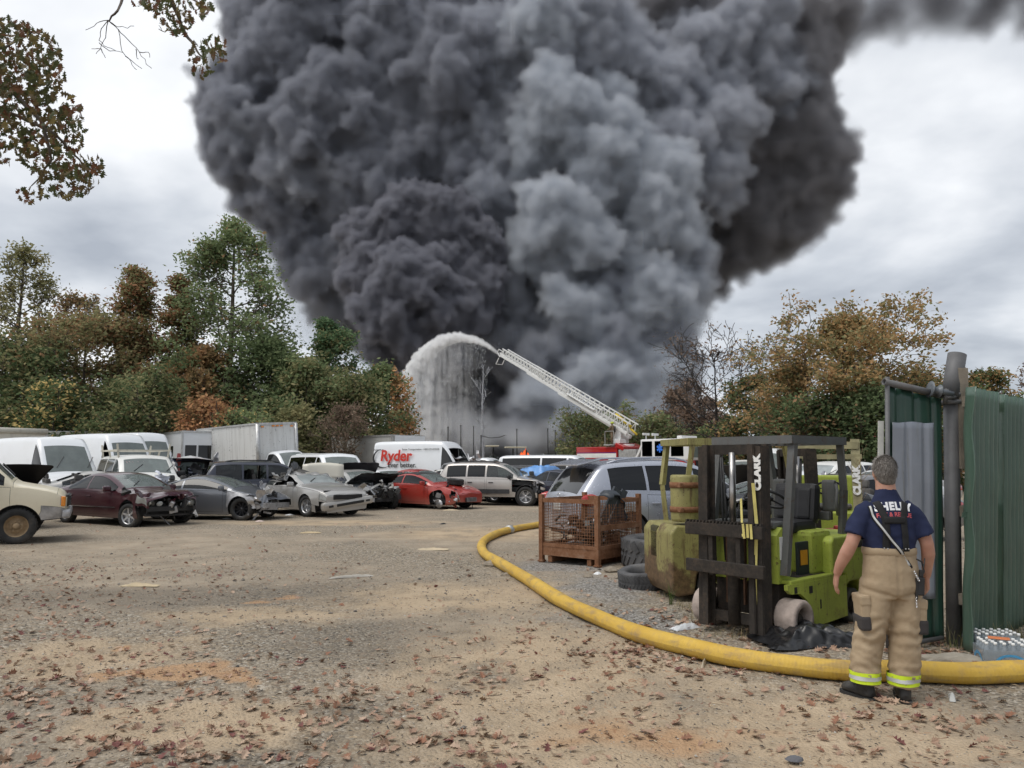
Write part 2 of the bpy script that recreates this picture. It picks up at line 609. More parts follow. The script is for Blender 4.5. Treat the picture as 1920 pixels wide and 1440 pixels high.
def oak_leaf_shape(rg,L=0.078):
 """outline of a lobed oak leaf, one side mirrored with some irregularity, curled in z"""
 prof=[(0.0,0.02),(0.16,0.07),(0.27,0.30),(0.36,0.11),(0.50,0.42),(0.60,0.14),(0.74,0.34),(0.84,0.13),(1.0,0.0)]
 k1,k2=rg.uniform(0.8,1.2),rg.uniform(0.8,1.2)
 curl=rg.uniform(-0.25,0.5);curl2=rg.uniform(0.1,0.7)
 V=[]
 for s,kk in((1,k1),(-1,k2)):
  for t,w in prof:
   w2=w*kk*rg.uniform(0.8,1.2)
   V.append((t+rg.uniform(-.02,.02),s*w2))
 n=len(prof)
 V=np.array(V)
 mid=np.array([(t,0.0)for t,w in prof])
 V=np.concatenate([V,mid])
 z=curl*(V[:,0]-0.5)**2*1.2+curl2*np.abs(V[:,1])**1.3
 P=np.stack([V[:,0]-0.5,V[:,1],z],1)*L
 F=[]
 for i in range(n-1):
  F.append((2*n+i,2*n+i+1,i+1,i))
  F.append((n+i,n+i+1,2*n+i+1,2*n+i))
 return P,np.array(F)
def leaf_density(x,y):
 r=np.random.default_rng(2)
 v=0.075*np.ones_like(x)
 def blob(px,py,sx,sy,a):
  c=on_ground(px,py)
  return a*np.exp(-(((x-c.x)/sx)**2+((y-c.y)/sy)**2))
 for b in((120,1330,1.0,1.2,.9),(60,1200,1.4,1.2,.5),(250,1420,.8,.4,.8),(720,1330,.5,.45,.8),(860,1270,.5,.5,.9),(700,1260,.4,.3,.4),(540,1400,.7,.3,.5),(820,1400,.5,.25,.7),(640,1330,.6,.4,.5),(100,1080,2.5,1.0,1.1),(0,1130,2,1.2,.8),(560,1050,2.5,2.0,.25),(1180,1225,.6,.35,2.2),(1060,1190,.6,.5,1.3),(1270,1260,.5,.3,2.0),(1260,1160,.45,.5,1.6),(1230,1100,.3,.9,1.2),(1420,1205,.9,.25,1.8),(1540,1200,.5,.5,1.2),(1740,1240,.5,.3,1.6),(1850,1215,.7,.5,1.8),(900,1210,.5,.4,.3),(1480,1340,1.2,.5,.25),(1740,1330,.8,.4,.6),(1800,1400,.7,.3,.5)):
  v=v+blob(*b)
 cl=np.sin(x*7.1+np.sin(y*5.3)*2)*np.sin(y*6.7+np.sin(x*4.1)*2)
 return v*(0.22+1.05*np.clip(cl+0.25,0,1.3))
def build_leaves():
 rg=np.random.default_rng(77)
 shapes=[oak_leaf_shape(rg)for _ in range(10)]
 n=130000
 d=2.7*np.exp(rg.random(n)*math.log(34/2.7))
 x=(rg.random(n)-0.5)*1.42*d
 keep=rg.random(n)<np.clip(leaf_density(x,d)*0.215*np.clip(1.15-d/45,0.2,1)*np.clip((d-1.2)/4.0,0.45,1),0,1)
 x,d=x[keep],d[keep]
 o=np.argsort(d);x,d=x[o],d[o]
 sz=rg.uniform(0.5,1.15,len(x));
 meshes=[]
 for(P,F)in shapes:
  for mt in LEAF_COLS:
   meshes.append((P,F,mt))
 cache={}
 def mesh_for(k,c):
  if(k,c)not in cache:
   me=bpy.data.meshes.new('leaf')
   me.from_pydata([tuple(p)for p in shapes[k][0]],[],[tuple(f)for f in shapes[k][1]])
   me.materials.append(LEAF_COLS[c]);cache[(k,c)]=me
  return cache[(k,c)]
 pc=[0.36,0.18,0.10,0.16,0.20]
 N=300
 for i in range(min(N,len(x))):
  ci=int(rg.choice(5,p=pc))
  ob=link('oak_leaf',mesh_for(int(rg.integers(10)),ci))
  ob.location=(x[i],d[i],float(ground_h(x[i],d[i]))+0.012)
  ob.rotation_euler=(rg.normal(0,0.3),rg.normal(0,0.3),rg.random()*6.28)
  s=sz[i];ob.scale=(s,s,s)
  tag(ob,('dry tan','rust coloured','dark maroon','dull brown','pale bleached')[ci]+' fallen oak leaf lying on the dirt in the foreground','leaf',('tan','rust coloured','maroon','brown','pale')[ci]+' fallen oak leaves in the foreground')
 V=[];F=[];MI=[];off=0
 for i in range(N,len(x)):
  P,f=shapes[int(rg.integers(10))]
  a=rg.random()*6.28;tx,ty=rg.normal(0,0.35,2)
  M=np.array(Euler((tx,ty,a)).to_matrix())
  p=(P*sz[i]*(1+min(0.35,max(0,d[i]-12)*.03)))@M.T+np.array([x[i],d[i],float(ground_h(x[i],d[i]))+0.012])
  V.append(p);F.append(f+off);off+=len(p)
  MI.append(np.full(len(f),rg.choice(5,p=pc)))
 ob=np_obj('leaf_litter',np.concatenate(V),np.concatenate(F),LEAF_COLS,mi=np.concatenate(MI))
 tag(ob,'brown oak leaves littering the yard further back',None,None,'stuff')
 print('leaves',len(x))
build_leaves()
def build_chips(n=5200):
 rg=np.random.default_rng(5)
 d=2.6*np.exp(rg.random(n)*math.log(13/2.6));x=(rg.random(n)-0.5)*1.45*d
 L=rg.uniform(0.012,0.055,n);L[rg.random(n)>0.97]*=2.6
 w=rg.uniform(0.002,0.008,n);hgt=rg.uniform(0.001,0.004,n)
 a=rg.random(n)*6.28
 u=np.stack([np.cos(a),np.sin(a)],1);v=np.stack([-np.sin(a),np.cos(a)],1)
 z=ground_h(x,d)+0.004
 c=np.stack([x,d],1)
 P=[]
 for sx,sy,sz in((-1,-1,0),(1,-1,0),(1,1,0),(-1,1,0),(0,0,1)):
  q=c+u*(L*sx/2)[:,None]+v*(w*sy/2)[:,None]
  P.append(np.concatenate([q,(z+hgt*(1+2*sz)+rg.uniform(0,.006,n))[:,None]],1))
 V=np.stack(P,1).reshape(-1,3)
 tri=np.array([(0,1,4),(1,2,4),(2,3,4),(3,0,4)])
 F=(tri[None]+(np.arange(n)*5)[:,None,None]).reshape(-1,3)
 mi=np.repeat(rg.choice(3,n,p=[.45,.25,.3]),4)
 o=np_obj('twig_litter',V,F,[simple('chip_brown',(0.17,0.115,0.075),.9),simple('chip_pale',(0.42,0.33,0.22),.9),simple('chip_dark',(0.055,0.045,0.038),.9)],mi=mi)
 tag(o,'bark chips, twigs and crumbs on the yard',None,None,'stuff')
build_chips()
#   SMOKE
def puff_cloud(seeds,n1=24,n2=12,k1=(0.28,0.48),k2=(0.28,0.45),seed=1,toward=None):
 """cauliflower: big puffs carry smaller puffs that carry smaller ones; returns centres and radii"""
 rg=np.random.default_rng(seed)
 P=[];Q=[]
 def sub(C,Rr,n,k,out):
  m=len(C)
  d=rg.normal(size=(m,n,3));d/=np.linalg.norm(d,axis=2,keepdims=True)
  kk=rg.uniform(k[0],k[1],size=(m,n))
  c=C[:,None,:]+d*(Rr[:,None,None]*(1.0-0.35*kk[...,None]))
  r=kk*Rr[:,None]
  return c.reshape(-1,3),r.reshape(-1)
 C0=np.array([s[:3]for s in seeds],float);R0=np.array([s[3]for s in seeds],float)
 C1,R1=sub(C0,R0,n1,k1,None)
 out_c=[C0,C1];out_r=[R0*0.97,R1]
 if n2:
  C2,R2=sub(C1,R1,n2,k2,None)
  out_c.append(C2);out_r.append(R2)
 return np.concatenate(out_c),np.concatenate(out_r)
def smoke_material(name,color,density,aniso=0.0,noise_scale=None,soft=0.0,emis=None):
 m,h,out=new_mat(name)
 v=h.n('ShaderNodeVolumePrincipled')
 v.inputs['Color'].default_value=(*color,1)
 v.inputs['Anisotropy'].default_value=aniso
 v.inputs['Density Attribute'].default_value=''
 a=h.n('ShaderNodeAttribute',attribute_name='density')
 d=a.outputs['Fac']
 if noise_scale:
  nz=h.noise(h.coords('Object'),noise_scale,2.0,0.6)
  d=h.math('MULTIPLY',d,h.step(nz,0.30,0.62))
 h.put(v.inputs['Density'],h.math('MULTIPLY',d,density))
 h.l(v.outputs[0],out.inputs['Volume'])
 return m
def smoke_object(name,pts,rad,voxel,mat,disp=0.0,dscale=0.5,band=None,label=None):
 """points -> joined puffs -> surface with finer curls -> fog; the fog is the smoke"""
 me=bpy.data.meshes.new(name)
 me.vertices.add(len(pts))
 me.vertices.foreach_set('co',np.asarray(pts,np.float32).ravel())
 at_=me.attributes.new('puff','FLOAT','POINT')
 at_.data.foreach_set('value',np.asarray(rad,np.float32))
 o=link(name,me)
 g=bpy.data.node_groups.new(name+'_nodes','GeometryNodeTree')
 g.interface.new_socket('Geometry',in_out='INPUT',socket_type='NodeSocketGeometry')
 g.interface.new_socket('Geometry',in_out='OUTPUT',socket_type='NodeSocketGeometry')
 N=NT(g)
 gi=N.n('NodeGroupInput');go=N.n('NodeGroupOutput')
 m2p=N.n('GeometryNodeMeshToPoints')
 ra=N.n('GeometryNodeInputNamedAttribute',data_type='FLOAT')
 ra.inputs['Name'].default_value='puff'
 N.l(gi.outputs[0],m2p.inputs['Mesh'])
 N.l(ra.outputs['Attribute'],m2p.inputs['Radius'])
 p2v=N.n('GeometryNodePointsToVolume',resolution_mode='VOXEL_SIZE')
 p2v.inputs['Voxel Size'].default_value=voxel
 p2v.inputs['Density'].default_value=1.0
 N.l(m2p.outputs[0],p2v.inputs['Points'])
 N.l(ra.outputs['Attribute'],p2v.inputs['Radius'])
 geo=p2v.outputs[0]
 if disp>0 or band is not None:
  v2m=N.n('GeometryNodeVolumeToMesh',resolution_mode='GRID')
  v2m.inputs['Threshold'].default_value=0.3
  N.l(geo,v2m.inputs['Volume'])
  sp=N.n('GeometryNodeSetPosition')
  N.l(v2m.outputs[0],sp.inputs['Geometry'])
  pos=N.n('GeometryNodeInputPosition');nor=N.n('GeometryNodeInputNormal')
  v1=N.n('ShaderNodeTexVoronoi',feature='SMOOTH_F1');v1.inputs['Scale'].default_value=dscale
  v1.inputs['Smoothness'].default_value=0.35
  wp=N.n('ShaderNodeTexNoise');wp.inputs['Scale'].default_value=dscale*0.8;wp.inputs['Detail'].default_value=2.0
  vm=N.n('ShaderNodeVectorMath',operation='MULTIPLY_ADD')
  N.l(wp.outputs['Color'],vm.inputs[0]);vm.inputs[1].default_value=(1.2/dscale,)*3;N.l(pos.outputs[0],vm.inputs[2])
  N.l(vm.outputs[0],v1.inputs['Vector']);N.l(pos.outputs[0],wp.inputs['Vector'])
  n3=N.n('ShaderNodeTexNoise');n3.inputs['Scale'].default_value=dscale*2.2;n3.inputs['Detail'].default_value=5.0;n3.inputs['Roughness'].default_value=0.58
  N.l(pos.outputs[0],n3.inputs['Vector'])
  d=N.math('SUBTRACT',0.45,v1.outputs['Distance'])
  d=N.math('ADD',d,N.math('MULTIPLY',N.math('SUBTRACT',n3.outputs['Fac'],0.5),1.2))
  d=N.math('MULTIPLY',d,disp)
  sc=N.n('ShaderNodeVectorMath',operation='SCALE')
  N.l(nor.outputs[0],sc.inputs[0]);N.l(d,sc.inputs['Scale'])
  N.l(sc.outputs[0],sp.inputs['Offset'])
  m2v=N.n('GeometryNodeMeshToVolume',resolution_mode='VOXEL_SIZE')
  m2v.inputs['Voxel Size'].default_value=voxel
  m2v.inputs['Density'].default_value=1.0
  m2v.inputs['Interior Band Width'].default_value=band if band is not None else voxel*3
  N.l(sp.outputs[0],m2v.inputs['Mesh'])
  geo=m2v.outputs[0]
 sm=N.n('GeometryNodeSetMaterial');sm.inputs['Material'].default_value=mat
 N.l(geo,sm.inputs[0]);N.l(sm.outputs[0],go.inputs[0])
 md=o.modifiers.new('puffs','NODES');md.node_group=g
 me.materials.append(mat)
 tag(o,label,None,None,'stuff')
 return o
def seeds(lst):
 out=[]
 for x,y,r,Y in lst:
  p=at(x,y,Y)
  out.append((p.x,p.y,p.z,r*mpp(Y)))
 return out
BLACK=[(770,535,78,92),(715,590,58,90),(835,600,72,94),(760,625,60,92),(750,425,66,98),(695,455,56,98),(825,440,80,99),(885,480,66,100),(768,385,42,98),(700,520,60,96),(880,560,70,98),(830,660,50,94),(720,660,40,92),(660,440,34,99),(790,700,40,94),(850,520,80,99)]
LEFT=[(630,500,88,112),(580,400,100,114),(505,320,86,112),(440,240,78,110),(430,185,66,112),(520,210,120,116),(600,110,150,118),(530,60,90,118),(660,300,150,116),(770,270,150,114),(665,585,62,112),(700,390,120,112),(870,330,150,116),(900,560,110,118),(960,620,110,118),(850,680,90,112),(850,160,170,116),(740,80,170,120),(640,-30,150,122),(880,-20,180,124),(950,770,90,112),(860,780,90,114),(1040,620,130,122),(560,290,90,108),(640,230,100,108)]
GREY=[(1062,205,84,100),(1015,275,66,102),(1120,285,84,101),(1205,340,95,102),(1238,430,88,103),(1062,425,92,98),(1010,470,62,100),(1125,470,70,101),(1278,470,52,103),(1290,425,40,104),(1242,545,78,101),(1195,600,60,99),(1040,548,36,95),(1085,590,58,96),(1205,735,62,96),(1150,690,60,97),(1150,200,60,103),(1010,60,70,101),(1120,720,60,94),(1060,790,56,92),(1190,790,54,93),(1000,745,46,92),(1240,690,50,97)]
MID=[(960,260,80,106),(1010,90,110,106),(1120,120,120,108),(1220,180,100,109),(920,130,90,106),(1140,390,110,108),(1130,670,85,100),(1225,650,76,102),(1080,745,80,99),(1000,790,64,95),(1020,670,70,100),(950,660,60,102),(1090,800,70,97),(1190,810,60,99),(1180,540,90,107),(1250,740,56,102),(1060,500,100,108),(850,130,80,108),(720,140,80,110),(640,210,70,108),(780,200,70,108),(1300,120,90,112),(1400,60,90,112),(1460,150,70,112),(540,320,62,106),(640,330,56,107),(930,400,80,106),(905,300,70,107),(1330,330,70,106),(1340,230,80,108),(1290,520,60,104),(960,560,60,103),(1260,260,70,104),(1130,560,60,100),(700,250,60,108),(590,200,60,108),(470,250,50,107)]  # paler puffs inside the left mass put highlights into the smoke colour
RIGHT_S=[(1250,110,150,122),(1350,80,150,122),(1450,110,130,120),(1480,250,110,120),(1540,320,66,118),(1400,400,105,122),(1450,330,120,122),(1510,360,76,120),(1390,470,62,120),(1355,500,36,120),(1575,290,34,118),(1330,300,130,124),(1300,230,140,124),(1280,450,120,126),(1500,40,100,122),(1180,20,150,126),(1040,-40,150,126),(1130,500,160,128),(1180,330,180,130),(1000,400,180,130),(1480,420,60,119)]
VEIL=[(560,560,60,108),(600,620,55,108),(520,490,60,110),(470,430,50,112),(650,650,40,106),(630,560,60,108),(400,230,50,112),(1300,560,50,104),(1310,620,40,104),(1270,680,45,100),(1300,730,45,84),(1330,770,40,84),(1250,780,50,88),(1340,540,34,118),(1560,380,40,118),(1470,470,44,119),(1590,250,40,118)]
BAND=[(1560,20,75,128),(1660,18,62,130),(1760,12,60,132),(1860,14,58,134),(1960,10,60,136),(1700,50,40,131),(1830,46,38,133),(1920,48,36,135),(2050,-10,60,136),(1590,70,50,126),(1500,-40,110,128),(1330,-90,140,128),(1150,-120,150,128),(1760,-70,80,132),(1900,-70,80,132)]
STEAM=[(800,815,36,82),(835,800,34,82),(870,790,40,84),(905,805,42,84),(940,815,36,84),(770,825,26,80),(980,820,40,86),(885,830,40,82),(1020,815,36,88)]
m_mid=smoke_material('middle_smoke',(0.57,0.59,0.64),1.2)
m_black=smoke_material('black_smoke',(0.345,0.35,0.395),2.8)
m_dark=smoke_material('dark_smoke',(0.425,0.44,0.49),1.5)
m_right=smoke_material('brown_black_smoke',(0.38,0.375,0.395),0.9)
m_grey=smoke_material('grey_smoke',(0.68,0.71,0.755),1.2)
m_veil=smoke_material('thin_smoke',(0.50,0.51,0.55),0.075)
m_band=smoke_material('blown_smoke',(0.26,0.26,0.285),0.75)
m_steam=smoke_material('pale_steam',(0.84,0.86,0.90),0.22)
p,r_=puff_cloud(seeds(BLACK),26,12,seed=3)
smoke_object('black_smoke',p,r_,0.24,m_black,1.15,0.75,0.6,'tight black billows of smoke straight over the fire')
p,r_=puff_cloud(seeds(LEFT),18,9,(.34,.58),(.28,.48),seed=4)
smoke_object('dark_smoke',p,r_,0.31,m_dark,2.1,0.36,0.95,'broad dark smoke mass leaning to the left over the trees')
p,r_=puff_cloud(seeds(GREY),18,10,(.34,.58),(.28,.48),seed=5)
smoke_object('grey_smoke',p,r_,0.29,m_grey,2.0,0.38,1.05,'paler grey smoke column rising right of the water jet')
p,r_=puff_cloud(seeds(MID),18,9,(.34,.58),(.28,.48),seed=15)
smoke_object('middle_smoke',p,r_,0.31,m_mid,2.1,0.36,1.1,'middle grey smoke between the pale heads and the black billows')
p,r_=puff_cloud(seeds(RIGHT_S),20,11,seed=6)
smoke_object('drifting_smoke',p,r_,0.38,m_right,2.0,0.34,1.6,'dark head of smoke blown over to the right')
p,r_=puff_cloud(seeds(VEIL),12,0,seed=7)
smoke_object('thin_smoke',p,r_,0.7,m_veil,1.6,0.25,5.0,'thin grey smoke trailing under the dark mass and round the foot of the column')
p,r_=puff_cloud(seeds(BAND),16,0,seed=8)
smoke_object('blown_smoke',p,r_,0.65,m_band,2.2,0.20,6.0,'soft dark band of smoke blown away to the upper right')
p,r_=puff_cloud(seeds(STEAM),18,6,seed=9)
smoke_object('steam',p,r_,0.35,m_steam,0.8,0.6,1.6,'pale steam drifting at the foot of the water jet')
#   TREES
def foliage_mat(name,cols,trans=0.42):
 """leaf colours vary from leaf clump to leaf clump"""
 m,h,out=new_mat(name)
 co=h.coords('Object')
 n1=h.noise(co,0.55,3.0,0.6)
 n2=h.n('ShaderNodeTexWhiteNoise',noise_dimensions='3D')
 vs=h.n('ShaderNodeVectorMath',operation='SNAP');h.l(co,vs.inputs[0]);vs.inputs[1].default_value=(0.35,0.35,0.35)
 h.l(vs.outputs[0],n2.inputs['Vector'])
 f=h.math('ADD',h.math('MULTIPLY',n1,0.65),h.math('MULTIPLY',n2.outputs['Value'],0.35))
 k=len(cols)
 cols=[tuple(1.75*(.74*v*q+.26*(c3[0]*.3+c3[1]*.6+c3[2]*.1))for v,q in zip(c3,(1.10,.96,1.05)))for c3 in cols]
 c=h.ramp(f,[(0.22+0.56*i/max(1,k-1),cols[i])for i in range(k)])
 d=h.n('ShaderNodeBsdfDiffuse');h.put(d.inputs['Color'],c)
 t=h.n('ShaderNodeBsdfTranslucent');h.put(t.inputs['Color'],c)
 mx=h.n('ShaderNodeMixShader');mx.inputs[0].default_value=trans
 h.l(d.outputs[0],mx.inputs[1]);h.l(t.outputs[0],mx.inputs[2]);h.l(mx.outputs[0],out.inputs[0])
 return m
F_GREEN=foliage_mat('foliage_green',[(0.061,0.108,0.035),(0.105,0.166,0.052),(0.184,0.245,0.084)])
F_OLIVE=foliage_mat('foliage_olive',[(0.079,0.102,0.032),(0.149,0.166,0.052),(0.263,0.245,0.088)])
F_RUST=foliage_mat('foliage_rust',[(0.098,0.076,0.026),(0.209,0.104,0.035),(0.314,0.165,0.058)])
F_RUSTG=foliage_mat('foliage_rust_green',[(0.077,0.103,0.035),(0.168,0.124,0.042),(0.294,0.158,0.056)])
F_ORANGE=foliage_mat('foliage_orange',[(0.160,0.123,0.036),(0.334,0.189,0.051),(0.478,0.268,0.080)])
F_AMBER=foliage_mat('foliage_amber',[(0.102,0.099,0.029),(0.239,0.167,0.043),(0.392,0.239,0.072)])
F_DARK=foliage_mat('foliage_dark',[(0.032,0.063,0.021),(0.061,0.105,0.032),(0.108,0.158,0.049)])
F_PINE=foliage_mat('foliage_pine',[(0.035,0.088,0.035),(0.070,0.149,0.052),(0.131,0.210,0.074)])
F_YELLOW=foliage_mat('foliage_yellow',[(0.145,0.152,0.041),(0.377,0.304,0.065),(0.580,0.450,0.102)])
F_DRY=foliage_mat('foliage_dry',[(0.087,0.065,0.041),(0.145,0.109,0.065),(0.217,0.167,0.102)])
m_bark=simple('bark',(0.105,0.085,0.068),0.95,var=0.4,scale=3,bump=0.6,bscale=12)
m_bark_dark=simple('bark_dark',(0.045,0.038,0.033),0.95,var=0.4,scale=3)
m_bark_pale=simple('bark_ash',(0.42,0.43,0.46),0.9,var=0.25,scale=3)
def skeleton(rg,H,crown_w,h0=0.22,nprim=18,shape='oval',lean=0.0,up=0.5,twig=3,wob=0.12,fork=0.0):
 """branches as polylines: (points, r0, r1); and the twig tips that carry leaves"""
 segs=[];tips=[]
 n=9
 tr=[]
 x=y=0.0
 for i in range(n+1):
  t=i/n
  tr.append(np.array([x+lean*H*t,y,H*0.93*t]))
  x+=rg.normal(0,wob*0.18*H/n);y+=rg.normal(0,wob*0.18*H/n)
 tr=np.array(tr)
 r_t=H*0.017
 segs.append((tr,r_t,r_t*0.12))
 def trunk(t):
  f=t*n;i=min(int(f),n-1);k=f-i
  return tr[i]*(1-k)+tr[i+1]*k
 def env(t):
  u=(t-h0)/(1-h0)
  if shape=='cone':
   return crown_w*(1-u)**0.75*(0.35+0.65*min(1,u*5+0.3))
  if shape=='round':
   return crown_w*math.sqrt(max(0.03,1-(2*u-0.9)**2*0.95))
  if shape=='vase':
   return crown_w*(0.35+0.75*u)*(1.05-u**4)
  return crown_w*max(0.14,math.sin(PI*min(1,0.16+0.86*u))**0.75)
 def branch(p,d,L,r,depth):
  m=5
  pts=[p]
  q=p.copy();dd=d/np.linalg.norm(d)
  for k in range(m):
   dd=dd+rg.normal(0,wob,3)+np.array([0,0,0.05*up])
   dd/=np.linalg.norm(dd)
   q=q+dd*L/m
   pts.append(q)
  pts=np.array(pts)
  segs.append((pts,r,r*0.3))
  if depth>=twig:
   tips.append((pts[-1],L,depth));tips.append((pts[3],L,depth))
   return
  nb={1:6,2:5,3:4}.get(depth,3)
  for k in range(nb):
   t=0.30+0.70*(k+rg.random())/nb
   f=t*m;i=min(int(f),m-1);a=f-i
   p2=pts[i]*(1-a)+pts[i+1]*a
   perp=np.cross(dd,rg.normal(size=3));perp/=np.linalg.norm(perp)+1e-6
   d2=dd*0.75+perp*rg.uniform(0.5,1.0)+np.array([0,0,0.2*up])
   branch(p2,d2,L*rg.uniform(0.38,0.62),r*0.5,depth+1)
 for k in range(nprim):
  t=h0+(0.99-h0)*((k+rg.random()*0.8)/nprim)
  p=trunk(t)
  a=k*2.399+rg.normal(0,0.4)
  w=env(t)*rg.uniform(0.72,1.15)
  el=up*(0.5+0.7*t)+rg.normal(0,0.15)
  d=np.array([math.cos(a),math.sin(a),el])
  branch(p,d,max(0.3,w),r_t*(1-t*0.8)*0.45,1)
 return segs,tips
def skel_mesh(name,segs,mat,parent,rmin=0.012,seg=5):
 V=[];F=[];off=0
 for pts,r0,r1 in segs:
  n=len(pts)
  k=seg if r0>0.06 else(4 if r0>0.03 else 3)
  t=np.gradient(pts,axis=0);t/=np.linalg.norm(t,axis=1,keepdims=True)+1e-9
  ref=np.array([0.31,0.17,0.93])
  x=np.cross(t,ref);x/=np.linalg.norm(x,axis=1,keepdims=True)+1e-9
  y=np.cross(t,x)
  rr=np.maximum(np.linspace(r0,r1,n),rmin)
  a=np.arange(k)*2*PI/k
  ring=pts[:,None]+(x[:,None]*np.cos(a)[None,:,None]+y[:,None]*np.sin(a)[None,:,None])*rr[:,None,None]
  V.append(ring.reshape(-1,3))
  i=np.arange(n-1)[:,None]*k;j=np.arange(k)[None];j2=(j+1)%k
  F.append(np.stack([i+j,i+j2,i+k+j2,i+k+j],-1).reshape(-1,4)+off)
  off+=n*k
 return np_obj(name,np.concatenate(V),np.concatenate(F),mat,parent,smooth=True)
def leaf_quads(rg,C,size,flat=0.5,stretch=1.7):
 """one bent leaf-sized quad for each centre"""
 n=len(C)
 d=rg.normal(size=(n,3));d[:,2]*=flat;d/=np.linalg.norm(d,axis=1,keepdims=True)
 b=np.cross(d,rg.normal(size=(n,3)));b/=np.linalg.norm(b,axis=1,keepdims=True)
 s=size*rg.uniform(0.6,1.35,(n,1))
 u=d*s*stretch*0.5;v=b*s*0.5
 P=np.stack([C-u,C+v*0.9,C+u,C-v*0.9],1)
 return P.reshape(-1,3),np.arange(n*4).reshape(-1,4)
def tree(name,label,loc,H,crown_w,leaf,bark=None,n_leaf=12000,lsize=0.2,seed=1,group=None,clump=0.5,cat='tree',mix2=None,mixf=0.0,mixrule=None,prune=0.0,**kw):
 rg=np.random.default_rng(seed)
 root=thing(name,label,cat,loc,0,group)
 segs,tips=skeleton(rg,H,crown_w,**kw)
 skel_mesh('trunk',segs,bark or m_bark,root,rmin=0.011+0.0002*loc[1])
 if n_leaf:
  T=np.array([t[0]for t in tips])
  if prune:
   T=T[rg.random(len(T))>prune]
  w=rg.random(len(T))**2.2+0.03
  k=rg.choice(len(T),n_leaf,p=w/w.sum())
  C=T[k]+rg.normal(0,clump,(n_leaf,3))*np.array([1,1,0.7])
  P,F=leaf_quads(rg,C,lsize)
  if mix2 is None:
   np_obj('crown',P,F,leaf,root)
  else:
   mi=(rg.random(n_leaf)<mixf).astype(int)
   if mixrule is not None:
    mi=mixrule(C,rg).astype(int)
   np_obj('crown',P,F,[leaf,mix2],root,mi=mi)
 return root
def place(px,py_base,Y):
 p=at(px,867,Y)
 return(p.x,Y,-0.05)
def top_h(py,Y):
 return at(960,py,Y).z
